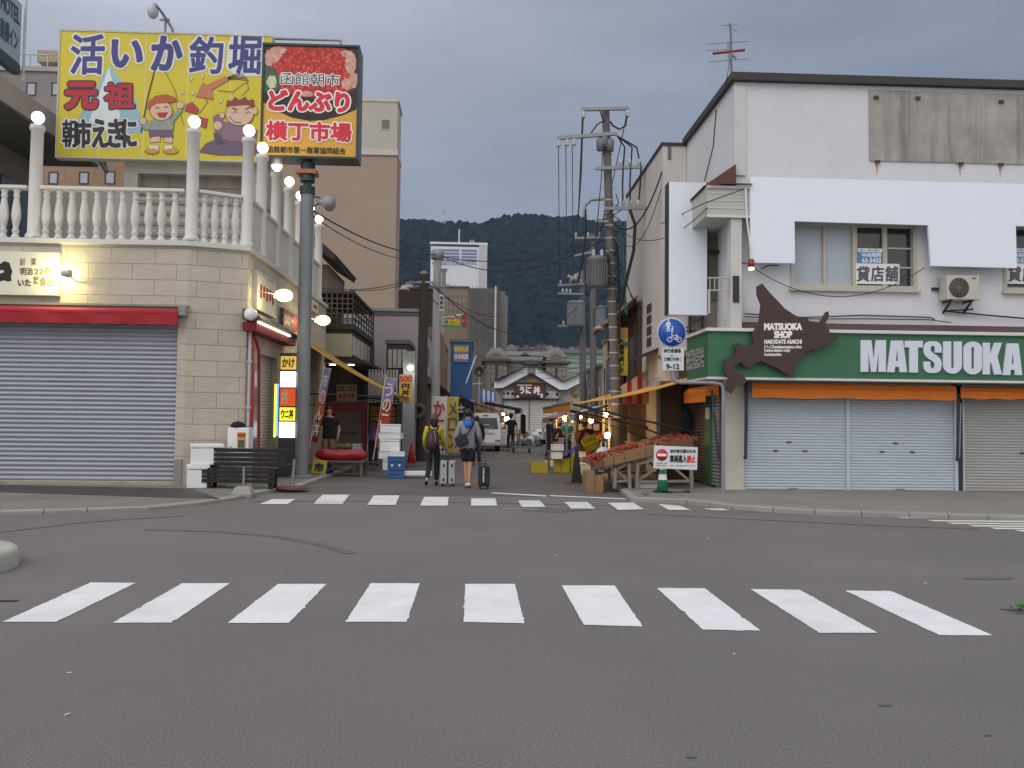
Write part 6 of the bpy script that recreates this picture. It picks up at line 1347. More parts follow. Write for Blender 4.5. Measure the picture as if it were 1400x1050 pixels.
# roof antenna
s=thing('roof_antenna','thin TV antenna with a red crossbar on the corner of the white roof','antenna',A(1000,112,RY+.2)); Yq=RY+.2; P=lambda x,y:A(x/11.66+960,y/11.66+30,Yq)
mb=MB(); mb.tube([P(470,960),P(465,700),P(455,160),P(440,25)],.025,6); mb.build('mast',M('mast_grey','#6d6f75',.5),s)
mb=MB(); mb.tube([P(170,503),P(680,447)],.03,6); mb.build('red_crossbar',M('antenna_red','#8f3a34',.5),s)
mb=MB(); 
for a,b in (((95,350),(725,308)),((60,455),(400,440)),((100,635),(735,590)),((330,60),(560,45)),((480,100),(550,150))): mb.tube([P(*a),P(*b)],.010,5)
mb.tube([P(412,325),P(420,615)],.02,5); mb.tube([P(470,520),P(545,580)],.03,5); mb.build('antenna_rods',M('antenna_rod','#85898f',.4),s)
wire('thin antenna lead running down to the roof edge',[P(440,600),P(410,800),P(370,1040)],.008,cab,wg)
# blank blade sign on the street side
Yq=18.55; s=thing('blank_blade_sign','tall blank white blade sign sticking out above the blue round sign','sign',A(940,430,Yq)); a,b=A(914.5,430,Yq),A(967,250,Yq)
mb=MB(); mb.box(a.x,b.x,Yq,Yq+.35,a.z,b.z); mb.build('sign_box',clad,s,bevel=.008); mb=MB(); mb.box(a.x-.025,a.x-.001,Yq+.02,Yq+.33,a.z,b.z); mb.build('edge_strip',dark,s)
mb=MB()
for z in (a.z+1.5,b.z-.5): q_=MB(); q_.bar((b.x+.0,Yq+.18,z),(XW,Yq+.18,z),.07); q_.build('wall_bracket',dark,s)
for px_ in (946,963): q=A(px_,438,Yq); mb.bar((q.x,Yq+.15,a.z-.01),(q.x,Yq+.15,a.z-.38),.05)
mb.bar((A(938,432,Yq).x,Yq+.15,a.z-.36),(XW,Yq+.15,a.z-.36),.05); mb.build('support_frame',dark,s); mb=MB(); mb.bar((A(938,444,Yq).x,Yq+.15,a.z-.3),(A(962,433,Yq).x,Yq+.15,a.z-.05),.03); mb.build('brace',dark,s)
# round blue road sign on its bent pipe
Yq=16.75; s=thing('round_road_sign','round blue walking and cycling sign with a 9-12 plate on a bent grey pipe','road sign',gr(988.5,672)); zb=.09
p=A(918.5,454.5,Yq); R=20.3/1130*Yq*1.0
mb=MB(); mb.lathe((p.x,Yq,p.z),[(.001,.012),(R,.012),(R,0),(.001,0)],40,'Y'); ds=mb.build('disc_rim',M('sign_rim','#c3d0dc',.4),s)
mb=MB(); mb.lathe((p.x,Yq-.004,p.z),[(.001,.003),(R*.935,.003),(R*.935,0),(.001,0)],40,'Y'); mb.build('blue_face',M('road_sign_blue','#1a50a8',.4,.05,4),ds)
W=lambda x,y:A(x/11.667+890,y/11.667+425,Yq-.008)
wl=M('sign_white','#d6dee6',.4)
def pic(pl,name,k=0):
    mb=MB()
    for q in pl: mb.prism([W(*z)-V(0,.001*k,0) for z in q],(0,.002,0))
    mb.build(name,wl,ds)
pic([ell(277,150,14,16,12),[(250,172),(305,172),(318,235),(306,240),(300,215),(302,330),(282,330),(277,260),(270,330),(250,330),(256,215),(246,245),(234,238)]],'walker')
pic([ell(342,250,10,12,10),[(326,266),(354,266),(356,300),(350,300),(350,338),(336,338),(322,338),(324,296)]],'child')
mb=MB()
def rng(cx,cy,r,w=5):
    n=20
    for k in range(n):
        a,b=2*math.pi*k/n,2*math.pi*(k+1)/n; mb.prism([W(cx+(r-w)*math.cos(a),cy+(r-w)*math.sin(a)),W(cx+(r+w)*math.cos(a),cy+(r+w)*math.sin(a)),W(cx+(r+w)*math.cos(b),cy+(r+w)*math.sin(b)),W(cx+(r-w)*math.cos(b),cy+(r-w)*math.sin(b))],(0,.002,0))
rng(300,455,38); rng(446,455,38)
def ln_(a,b,w=5,k=1):
    l=math.hypot(b[0]-a[0],b[1]-a[1]); nx,ny=-(b[1]-a[1])/l*w,(b[0]-a[0])/l*w; mb.prism([W(a[0]+nx,a[1]+ny)-V(0,.0004*k,0),W(b[0]+nx,b[1]+ny)-V(0,.0004*k,0),W(b[0]-nx,b[1]-ny)-V(0,.0004*k,0),W(a[0]-nx,a[1]-ny)-V(0,.0004*k,0)],(0,.002,0))
for k,(a,b) in enumerate((((300,455),(340,385)),((340,395),(415,395)),((340,385),(380,455)),((380,455),(418,392)),((380,455),(446,455)),((446,455),(412,385)),((340,385),(322,365)),((322,365),(350,352)),((400,384),(428,384)))): ln_(a,b,5,k+1)
mb.build('bicycle',wl,ds)
a,b=A(905.5,506,Yq),A(935,475.5,Yq); mb=MB(); mb.box(a.x,b.x,Yq,Yq+.012,a.z,b.z); pl=mb.build('plate',M('plate_white','#cfd2d4',.5,.05,5),s)
textpx('歩行者道路',907.5,477,931,482.3,Yq,blk,pl,bold=.003); textpx('日曜日を除く',908.5,488.5,931,493.5,Yq,blk,pl,bold=.002); textpx('9-12',911,498,928.5,504.5,Yq,blk,pl,bold=.006)
mb=MB(); ln0=A(917,486,Yq-.004); mb.box(ln0.x-.02,ln0.x+.05,Yq-.004,Yq-.001,ln0.z-.006,ln0.z+.006); mb.build('dash',blk,pl)
xp=A(989,600,Yq+.04).x; Yk=Yq+.045; q=[(A(918.5,440,Yk).x,Yk,A(918.5,438,Yk).z),(A(919,508,Yk).x,Yk,A(919,508,Yk).z),(A(919.5,516,Yk).x,Yk,A(919,516,Yk).z),(A(923,521.5,Yk).x,Yk,A(923,521.5,Yk).z),(A(930,523,Yk).x,Yk,A(930,523,Yk).z),(A(975,523.5,Yk).x,Yk,A(975,523.5,Yk).z),(A(985,525,Yk).x,Yk,A(985,525,Yk).z),(xp-.01,Yk,A(989,530,Yk).z),(xp,Yk,A(989,540,Yk).z),(xp,Yk,zb)]
mb=MB(); mb.tube(q,.036,12); mb.build('pipe',steel,s)
mb=MB(); 
for z in (a.z+.12,b.z-.06,p.z+.1,p.z-.15): mb.box(q[0][0]-.06,q[0][0]+.06,Yq+.013,Yk+.05,z-.02,z+.02)
mb.build('clamp',dark,s)
# ================================================================ END OF THE STREET
A=at
Z2=lambda x,y:(x/7+640,y/7+440)
Y=54.6; t=thing('market_hall','grey gabled market hall closing the end of the street, with a big pale shutter','building',(4,60,0))
mg=M('hall_grey_wall','#a39d9a',.8,.06,.8,streak=.12); rw=M('white_fascia_board','#eceef2',.5,.03)
P=lambda x,y,d=0:A(*Z2(x,y),Y)-V(0,d,0)
wl_=[P(258,640),P(330,632),P(600,488),P(868,652),P(940,652),P(1100,580),P(1400,440)]
g=lambda x:V(x,Y,0)
mb=MB(); pts=[g(wl_[0].x)]+wl_+[g(wl_[-1].x)]; mb.prism(pts[::-1],(0,12,0)); mb.build('wall',mg,t)
mb=MB(); up=[(247,565),(305,565),(600,405),(905,577),(1090,495),(1400,350)]; lo=[(1400,425),(1100,572),(940,652),(868,652),(600,490),(330,632),(250,638)]
L=[(247,565,250,638),(305,563,332,634),(565,423,560,512),]
seg=[((247,565),(305,563),(332,634),(250,638)),((305,563),(566,424),(566,508),(332,634)),((642,428),(905,577),(868,652),(642,516)),((905,577),(1090,495),(1100,572),(940,652),(868,652)),((1090,495),(1400,350),(1400,425),(1100,572))]
for i,sg_ in enumerate(seg): mb.prism([P(x,y,.30) for x,y in sg_],(0,.28,0))
mb.build('white_fascia',rw,t)
mb=MB(); mb.prism([P(567,424,.29) for _ in (0,)]+[P(600,405,.29),P(641,428,.29),P(641,515,.29),P(600,490,.29),P(567,507,.29)],(0,.27,0)); mb.build('centre_fascia',M('fascia_grey','#9a9692',.6),t)
mb=MB()
for (a,b) in (((247,562),(305,560)),((305,560),(600,402)),((600,402),(905,574)),((905,574),(1090,492)),((1090,492),(1400,347))): mb.bar(P(*a,.2),P(*b,.2),.7,.06)
for (a,b) in (((250,640),(332,637)),((332,637),(600,492)),((600,492),(868,655)),((868,655),(940,655)),((940,655),(1100,575))): mb.bar(P(*a,.32),P(*b,.32),.06,.06)
mb.build('roof_edge',M('hall_dark_edge','#45423f',.6),t)
rs_=[P(247,562),P(600,402),P(905,574),P(1090,492),P(1400,347)]
mb=MB()
for a,b in zip(rs_,rs_[1:]): mb.quad(a+V(0,.1,0),b+V(0,.1,0),b+V(0,12,0),a+V(0,12,0))
mb.build('roof',M('hall_roof','#77767a',.6),t)
mb=MB(); a,b=P(325,742),P(872,664); mb.box(a.x,b.x,Y-.12,Y-.002,a.z,b.z); mb.build('sign_band',M('band_pale','#bdb7b1',.7),t)
mb=MB(); mb.bar(P(325,741,.16),P(872,741,.16),.12,.10); mb.build('band_trim',dark,t)
a,b=P(332,1148),P(868,744); mb=MB(); shutter(mb,a.x,b.x,.05,b.z,Y-.06,.16,.02); mb.build('roller_shutter',M('pale_grey_shutter','#c2c0bb',.5,.04,1,streak=.1),t)
mb=MB(); x=P(585,800).x; mb.box(x-.04,x+.04,Y-.09,Y-.065,.05,b.z); x=P(870,800).x; mb.box(x-.08,x+.12,Y-.2,Y-.001,0,a.z*0+P(870,655).z); x=P(330,800).x; mb.box(x-.12,x+.02,Y-.2,Y-.001,0,P(330,660).z); mb.build('door_post',M('hall_post','#7b7774',.7),t)
mb=MB()
for x,y in ((338,687),(380,684),(425,688),(757,690),(850,694)): q=P(x,y); mb.lathe((q.x,Y-.124,q.z),[(.001,-.01),(.10,-.01),(.10,0),(.001,0)],12,'Y')
mb.build('badge',M('badge_dark','#2c2b2d',.6),t)
a,b=P(1000,712),P(1045,660); q=P(1022,688); mb=MB(); mb.lathe((q.x,Y-.02,q.z),[(.001,-.03),(.24,-.03),(.24,0),(.001,0)],16,'Y'); mb.build('yellow_emblem',M('emblem_ochre','#a8843a',.6,.2,6),t)
s=thing('hall_sign','brown sign with white characters on the gable of the market hall','sign',P(590,710)); Ys_=Y-.42; a,b=A(*Z2(450,712),Ys_),A(*Z2(736,592),Ys_)
mb=MB(); mb.box(a.x,b.x,Ys_,Ys_+.12,a.z,b.z); mb.build('sign_board',M('maroon_board','#5d302b',.5),s,bevel=.01); mb=MB(); mb.wallh(a.x-.06,b.x+.06,a.z-.06,b.z+.06,Ys_-.03,.1,[(a.x,b.x,a.z,b.z)]); mb.build('sign_frame',dark,s)
for ch,x0,x1 in (('う',497,535),('に',555,600),('丼',628,688)): 
    p0,p1=Z2(x0,622),Z2(x1,685); textpx(ch,p0[0],p0[1],p1[0],p1[1],Ys_,pw,s,bold=.028)
p0,p1=Z2(472,602),Z2(610,610); textpx('うにむらかみ',p0[0],p0[1],p1[0],p1[1],Ys_,pw,s,bold=.01); p0,p1=Z2(665,690),Z2(715,698); textpx('UNIDON',p0[0],p0[1],p1[0],p1[1],Ys_,pw,s,bold=.01)
mb=MB()
for x in (475,705): q=A(*Z2(x,718),Ys_-.1); mb.ball(q,.10,10)
mb.build('spot_lamp',white,s)
s=thing('gold_emblem','gold oval characters above the brown sign on the gable','sign',P(610,575))
for ch,x0,x1 in (('八',560,585),('幡',590,625),('坂',630,660)): p0,p1=Z2(x0,546),Z2(x1,575); textpx(ch,p0[0],p0[1],p1[0],p1[1],Y-.06,M('gold_paint','#b8932c',.5),s,bold=.03)
# old stone bank behind
Y=95; Q=lambda x,y:A(*Z2(x,y),Y)
t=thing('old_stone_bank','old stone building with two domed pavilions behind the market hall','building',(Q(560,500).x,Y+8,0))
st=M('old_stone','#8e857b',.9,.10,.5,.01,10,streak=.2); sd_=M('old_stone_dark','#6b645e',.9,.12,.5); lr=M('slate_roof','#77787c',.8,.1,1)
a=Q(360,385); b=Q(760,300); mb=MB(); mb.box(a.x,b.x,Y+2,Y+14,0,a.z); mb.build('wall',st,t)
mb=MB(); z0=Q(400,385).z; z1=Q(400,255).z; mb.prism([(a.x,Y+1.9,z0),(b.x,Y+1.9,z0),(b.x,Y+4,z1),(a.x,Y+4,z1)],(0,9,.0)); mb.build('mansard_roof',lr,t)
mb=MB(); mb.box(a.x,b.x,Y+1.7,Y+2,Q(400,372).z-.0,Q(400,360).z); mb.box(a.x,b.x,Y+1.6,Y+2.1,Q(400,318).z,Q(400,308).z); mb.build('cornice',sd_,t)
mb=MB(); mb.prism([Q(505,312)+V(0,1,0),Q(548,280)+V(0,1,0),Q(595,312)+V(0,1,0)],(0,1,0)); mb.prism([Q(535,395)+V(0,1,0),Q(605,352)+V(0,1,0),Q(680,395)+V(0,1,0)],(0,1.2,0)); mb.build('pediment',sd_,t)
def pavilion(x0,x1,ytop,yd,yl,yc):
    a,b=Q(x0,yc),Q(x1,yc); xm=(a.x+b.x)/2; w=(b.x-a.x)/2
    mb=MB(); mb.box(a.x,b.x,Y,Y+6,0,Q(x0,yc-30).z); pv=mb.build('pavilion',st,t)
    mb=MB(); mb.box(a.x-.5,b.x+.5,Y-.5,Y+6.5,Q(x0,yc+10).z,Q(x0,yc-12).z); mb.box(a.x-.2,b.x+.2,Y-.3,Y+6.3,Q(x0,yc+55).z,Q(x0,yc+46).z); mb.build('cornice',sd_,pv)
    z=Q(x0,yd).z; zl=Q(x0,yc-13).z
    mb=MB(); mb.prism([(xm+w*.95*math.cos(q),Y+.3,zl+(z-zl)*math.sin(q)) for q in [math.pi*k/16 for k in range(17)]],(0,5,0)); mb.build('arched_dormer',st,pv)
    mb=MB(); mb.prism([(xm+w*.52*math.cos(q),Y+.2,zl+.1+(z-zl)*.62*math.sin(q)) for q in [math.pi*k/14 for k in range(15)]],(0,.2,0)); lw_=mb.build('lunette_window',glass('far_glass','#4a4038'),pv)
    mb=MB()
    for k in (-.25,.0,.25): mb.box(xm+w*k-.08,xm+w*k+.08,Y+.1,Y+.19,zl+.1,zl+(z-zl)*.5)
    mb.build('mullion',st,lw_)
    mb=MB(); mb.prism([(a.x-.2,Y+.5,z-.6),(b.x+.2,Y+.5,z-.6),(xm+w*.45,Y+1.5,Q(x0,ytop).z),(xm-w*.45,Y+1.5,Q(x0,ytop).z)],(0,4.5,0)); mb.build('dome_roof',lr,pv)
    for k in (-.75,-.35,.35,.75): mb=MB(); x=xm+w*k; mb.tube([(x,Y-.25,0),(x,Y-.25,Q(x0,yc+57).z)],.33,10); mb.build('column',st,pv)
    for k in (-.05,): mb=MB(); mb.box(xm-w*.22,xm+w*.22,Y-.06,Y-.01,Q(x0,yc+130).z,Q(x0,yc+70).z); mb.build('window',glass('far_glass','#4a4038'),pv)
pavilion(170,372,235,290,345,365); pavilion(745,940,235,285,345,385)
windows_frontal(t,[(*Z2(400,400),*Z2(440,470)),(*Z2(470,400),*Z2(500,440)),(*Z2(690,410),*Z2(730,480))],Y+2,glass('far_glass','#4a4038'),st,.2)
Y=110; t=thing('pale_green_building','pale green ribbed building to the right of the old stone bank','building',(Q(1080,500).x,Y+6,0)); Q2=lambda x,y:A(*Z2(x,y),Y)
a,b=Q2(930,600),Q2(1290,305); mb=MB(); mb.box(a.x,b.x,Y,Y+10,0,b.z); mb.build('wall',M('pale_green_metal','#8fa795',.6,.06,.4),t)
mb=MB()
for k in range(9): z=b.z*(.45+.06*k); mb.box(a.x,b.x,Y-.08,Y-.001,z,z+.12)
mb.build('rib',M('green_rib','#7c9484',.6),t); mb=MB(); mb.box(a.x-.3,b.x+.3,Y-.4,Y+10.3,b.z+.001,b.z+.5); mb.build('roof',M('hall_roof','#77767a'),t)
# far roofs at the foot of the mountain
hc=['#a89b84','#8d8a88','#9c9a98','#7f6d62','#a3a6a8','#8a8078']
for k in range(16):
    rr=random.Random(100+k); px=690+9.0*k+rr.uniform(-2,2); Yk=300+rr.uniform(0,260); w=rr.uniform(9,15)*Yk/1130*1.15; hgt=A(px,475.5-rr.uniform(0,5),Yk).z
    x=A(px,480,Yk).x
    t=thing('distant_house','small %s house at the foot of the mountain, %s'%(['cream','grey','pale grey','brown','white-grey','tan'][k%6],['over the left pavilion roof','left above the mansard roof','over the mansard roof','above the middle pediment','behind the gable peak','beside the roof pediment','right above the mansard roof','left of the right pavilion','over the right pavilion','at the right pavilion edge','over the green building edge','behind the green building roof','between the wires right of the bank','left of the twin poles','behind the twin poles','right of the twin poles'][k]),'house',(x,Yk,0),'houses at the foot of the mountain')
    mb=MB(); mb.box(x-w/2,x+w/2,Yk,Yk+8,0,hgt-2.2); mb.build('wall',M('far_wall_%s'%['cream','grey','pale','brown','white','tan'][k%6],hc[k%6],.8),t)
    mb=MB(); mb.prism([(x-w/2-.6,Yk-.5,hgt-2.3),(x+w/2+.6,Yk-.5,hgt-2.3),(x+w*.1,Yk-.5+0,hgt),(x-w*.1,Yk-.5,hgt)],(0,9,0)); mb.build('roof',M('far_roof_%d'%0 if 0 else ['far_roof_dark','far_roof_grey','far_roof_rust'][k%3] ,['#5d5a5a','#7b7d82','#6d5048'][k%3],.8),t)
    for q in (-.25,.2): mb=MB(); mb.box(x+w*q-.6,x+w*q+.6,Yk-.06,Yk-.01,hgt-4.5,hgt-3.2); mb.build('window',glass('far_glass','#4a4038'),t)
# ================================================================ LEFT FAR STALLS
rdA=M('awning_red','#a8323a',.7,.08,1); blA=M('awning_maroon_blue','#4a3a4a',.7,.2,1); bsA=M('awning_blue','#36558f',.7,.1); wsA=M('awning_pale','#a9b0bd',.7)
def slope_awning(name,label,pts,Y0,Y1_,mat,drop=.25,props=(0,.9)):
    """tilted canvas sheet: pts = two view points of the near edge (wall side, street side)"""
    a,b=A(*pts[0],Y0),A(*pts[1],Y0); t=thing(name,label,'awning',a); mb=MB()
    d=V(0,Y1_-Y0,0); mb.prism([a,b,b-V(0,0,.04),a-V(0,0,.04)],d); f_=mb.build('fabric',mat,t)
    mb=MB(); mb.prism([b+V(.01,0,.0),b+V(.01,0,-drop),b+V(.01,0,-drop)+d,b+V(.01,0,0)+d],(.02,0,0)); mb.build('valance',mat,f_)
    
    for f in props: mb=MB(); mb.tube([b-V(.05,0,.06)+d*f,V(b.x-.05,b.y+d.y*f,0)],.03,6); mb.build('prop',steel,t)
    return t
slope_awning('stall_awning','red sloping awning above the white van',((648,550),(690,564)),40.5,44,rdA,props=(.9,))
slope_awning('stall_awning','dark maroon and blue awning right of the white van',((664,549),(713,558.5)),44,51,blA)
slope_awning('stall_awning','brown canopy sheet over the stall left of the van',((627,538),(652,552)),33,36.5,M('canopy_brown','#6b4538'),props=())
t=thing('striped_blind','blue and pale striped canvas blind hanging above the van','awning',A(666,548,45)); a=A(657,549,46); b=A(679,531,46)
for k in range(7):
    x0=a.x+(b.x-a.x)*k/7; x1=a.x+(b.x-a.x)*(k+1)/7; zt0=b.z-(b.z-a.z)*.35*k/7; zt1=b.z-(b.z-a.z)*.35*(k+1)/7
    mb=MB(); mb.prism([(x0,46,a.z),(x1,46,a.z),(x1,46.8,zt1),(x0,46.8,zt0)],(0,.03,0)); mb.build('canvas_stripe',bsA if k%2==0 else wsA,t)
t=thing('leaning_pole','long white pole leaning out from the blue building over the street','pole',A(640,520,36)); mb=MB(); mb.tube([A(637,524,36),A(651,486,36)],.035,6); mb.build('shaft',white,t); mb=MB(); mb.tube([A(637,524,36),A(630,548,36.5)],.03,6); mb.build('stay',steel,t)
s=thing('small_loudspeaker','small dark loudspeaker on a white bracket above the striped blind','loudspeaker',A(655,508,45)); p=A(655,508,45); mb=MB(); mb.lathe(p,[(.001,.2),(.12,.15),(.28,-.1),(.26,-.1),(.001,.05)],14,'Y'); mb.build('horn',M('horn_brown','#5a4a3c',.6),s); mb=MB(); mb.tube([p,(p.x,45.1,0)],.04,6); mb.tube([A(644,525,45),A(659,525,45)],.05,6); mb.build('bracket',white,s)
# crates, bags and boxes by the far left stall
def bulb(label,px,py,Y,r=.06,em=30,power=8,col='#ffc27a',group='bare bulbs lit over the market stalls'):
    p=A(px,py,Y); t=thing('bare_bulb',label,'light bulb',p,group); mb=MB(); mb.ball(p,r,10); mb.build('lit_glass',M('warm_bulb_glow','#ffcf8a',emit=em),t); mb=MB(); mb.tube([p+V(0,0,r*.8),p+V(0,0,r*2)],r*.4,6); mb.tube([p+V(0,0,r*2),p+V(0,0,r*2+.5)],.008,4); mb.build('socket_cord',dark,t)
    if power: POINTS.append((p-V(0,.12,.12),power,col,.08))
bulb('big warm bulb over the goods right of the van',693,573,42,.13,30,30); bulb('small pinkish bulb at the red awning tip beside the van',688,566,41.5,.075,18,8)
foambox('foam_box','white foam box on the ground at the corner of the white van',A(686.5,608,41)*1,.7,.5,.75,0)
tb=trestle('far_stall_table','table of goods under the maroon awning, right of the van',A(684,600,44).x,A(712,600,44).x,44,46,.75)
pl_=[('#c8c2b8','pale'),('#a83a32','red'),('#4a8a78','green'),('#c99a3a','yellow'),('#d8d8d6','white'),('#3f5f9a','blue')]
for k in range(12):
    rr=random.Random(k); x=A(684+2.3*k,600,44).x; q=pl_[k%6]; h=rr.uniform(.12,.35); 
    t=thing('goods_packet','%s packet on the far stall table, %s'%(q[1],['first in the row','beside the pale one at the end','next to the red packet','after the green packet','white one in the row middle','blue one in the row middle','second pale packet','second red packet','second green packet','second yellow packet','second white packet','last blue packet in the row'][k]),'packet',(x,44.3,.75),'packets on the far stall table'); mb=MB(); mb.cbox(V(x,44.3,.752+h/2),.2,.25,h,rr.uniform(-.4,.4)); mb.build('packet_body',M('packet_'+q[1],q[0],.5),t,bevel=.02)
t=thing('hanging_jacket','black jacket hanging at the end of the maroon awning','jacket',A(715,585,45)); a,b=A(711,580,45),A(719,566,45)
mb=MB(); mb.prism([(a.x,45,a.z-.5),(b.x,45,a.z-.5),(b.x,45,b.z-.1),(b.x-.1,45,b.z),(a.x+.1,45,b.z),(a.x,45,b.z-.1)],(0,.16,0)); mb.build('jacket_body',M('black_cloth','#17151a'),t,bevel=.03); mb=MB(); mb.tube([(a.x+.15,45.1,b.z),(a.x+.15,45.1,b.z+.25)],.012,5); mb.build('hanger',steel,t)
bagc=[('white plastic bag with red print at the left of the bag pile',723,602,.34,'#d8d8d8'),('plump white bag in the middle of the bag pile',731,597,.36,'#d0d2d6'),('white bag with blue print at the right end of the bag pile',739,602,.42,'#cfd3dc'),('green and white bag on top of the bag pile',718,592,.3,'#a9c0b0'),('yellowish bag at the front of the bag pile',716,605,.26,'#c9b060'),('white bag with green print at the back of the bag pile',737,592,.3,'#d4d6d2')]
for k,(lab,px,py,r,cn) in enumerate(bagc):
    p=A(px,py,46.5+(k%3)*.3); t=thing('plastic_bag',lab,'bag',V(p.x,p.y,0),'pile of plastic bags at the far stall'); mb=MB(); z=max(r*.75,p.z); mb.ball((p.x,p.y,z),r,12,(1,.8,.8)); 
    for i,v in enumerate(mb.v): n_=noise.noise(V(*v)*5+V(k,0,0))*.3*r; mb.v[i]=(v[0]+n_,v[1],max(.01,v[2]+n_*.6))
    mb.build('bag_body',M('bag_%s'%cn[1:],cn,.4,.1,6),t); mb=MB(); mb.lathe((p.x,p.y,z+r*.7),[(.06,0),(.03,.06),(.09,.16),(.001,.1)],8); mb.build('bag_knot',M('bag_%s'%cn[1:],cn),t)
    mb=MB(); mb.box(p.x-r*.4,p.x+r*.4,p.y-r*.86,p.y-r*.8,z-r*.2,z+r*.2); mb.build('bag_print',M('bagprint_%s'%['red','grey','blue'][k%3],['#b0443c','#9a9a9c','#42609a'][k%3],.5),t)
t=thing('hand_trolley','low blue-grey flat hand trolley standing in the street','trolley',gr(713,619)); p=gr(713,619); bgp=M('trolley_blue','#56647a',.5)
mb=MB(); mb.box(p.x-.45,p.x+.45,p.y-.25,p.y+.3,.22,.27); mb.build('deck',bgp,t,bevel=.01)
for a_,b_ in ((-1,-1),(1,-1),(-1,1),(1,1)): mb=MB(); mb.lathe((p.x+a_*.36,p.y+.02+b_*.2,.10),[(.001,-.03),(.10,-.03),(.10,.03),(.001,.03)],14,'X'); mb.build('wheel',black,t)
mb=MB(); mb.tube([(p.x-.43,p.y-.2,.27),(p.x-.43,p.y-.2,.5),(p.x-.43,p.y+.25,.5),(p.x-.43,p.y+.25,.27)],.018,6); mb.tube([(p.x+.43,p.y-.2,.27),(p.x+.43,p.y-.2,.5),(p.x+.43,p.y+.25,.5),(p.x+.43,p.y+.25,.27)],.018,6); mb.build('handle',bgp,t)
# banner flags of the left row
Yn=30.5
nobori('white banner flag with big red characters',V(A(588,612,Yn).x,Yn,.1),A(591,542,Yn),.55,[nb_wh],'かにや',None,flagoff=.06,ink_=[M('crimson_print','#b01e38')]*3)
nobori('yellow banner flag with grey melon lettering next to the white one',V(A(611,606,Yn+1.5).x,Yn+1.5,.1),A(611,543,Yn+1.5),.45,[nb_y],'メロン',None,flagoff=.06,ink_=[dgy]*3)
nobori('narrow dark banner flag between the yellow one and the hooded walker',V(A(626,620,Yn+3).x,Yn+3,.1),A(626,545,Yn+3),.28,[M('banner_dark','#3b2a30',.8,.2,5),nb_r],'市場',None,flagoff=.06,ink_=[nb_wh]*2)
nobori('pale blue banner flag hanging above the hooded walker',V(A(634,600,36).x,36,.1),A(634,547,36),.45,[M('banner_pale_blue','#7f9cc0',.8,.15,3),nb_wh],'海',None,flagoff=.3,ink_=[navy])
t=thing('goods_rack','cluttered dark rack of goods behind the banner flags on the left','rack',(A(612,620,32.5).x,33,0)); x0,x1=A(598,600,33).x,A(634,600,33).x
for k in range(4): mb=MB(); mb.box(x0,x1,33,33.5,.25+.5*k,.28+.5*k); mb.build('shelf',wood2,t)
for x in (x0,x1): mb=MB(); mb.box(x-.03,x+.03,33,33.5,0,1.9); mb.build('upright',wood2,t)
for k in range(14):
    rr=random.Random(50+k); x=x0+.1+(x1-x0-.3)*(k%7)/6.5; z=.28+.5*(k//7)+.5*(k%2); cn=[('#b04a3c','red'),('#c8c4ba','pale'),('#7a4a3a','brown'),('#35506a','navy'),('#c0a050','ochre')][k%5]
    o=MB(); o.cbox(V(x,33.2,z+.131),.18,.25,.26,rr.uniform(-.2,.2)); ob=o.build('goods_packet',M('packet_'+cn[1],cn[0],.5)); tag(ob,'%s packet on the cluttered rack behind the banner flags'%cn[1],'packet','packets on the cluttered rack')
# kerb blocks / white foam by the left
q=gr(570,652); foambox('foam_box','long flat white foam board on the ground right of the blue crate',V(gr(566,654).x,gr(566,654).y,.075),.9,.25,.11,0,False)
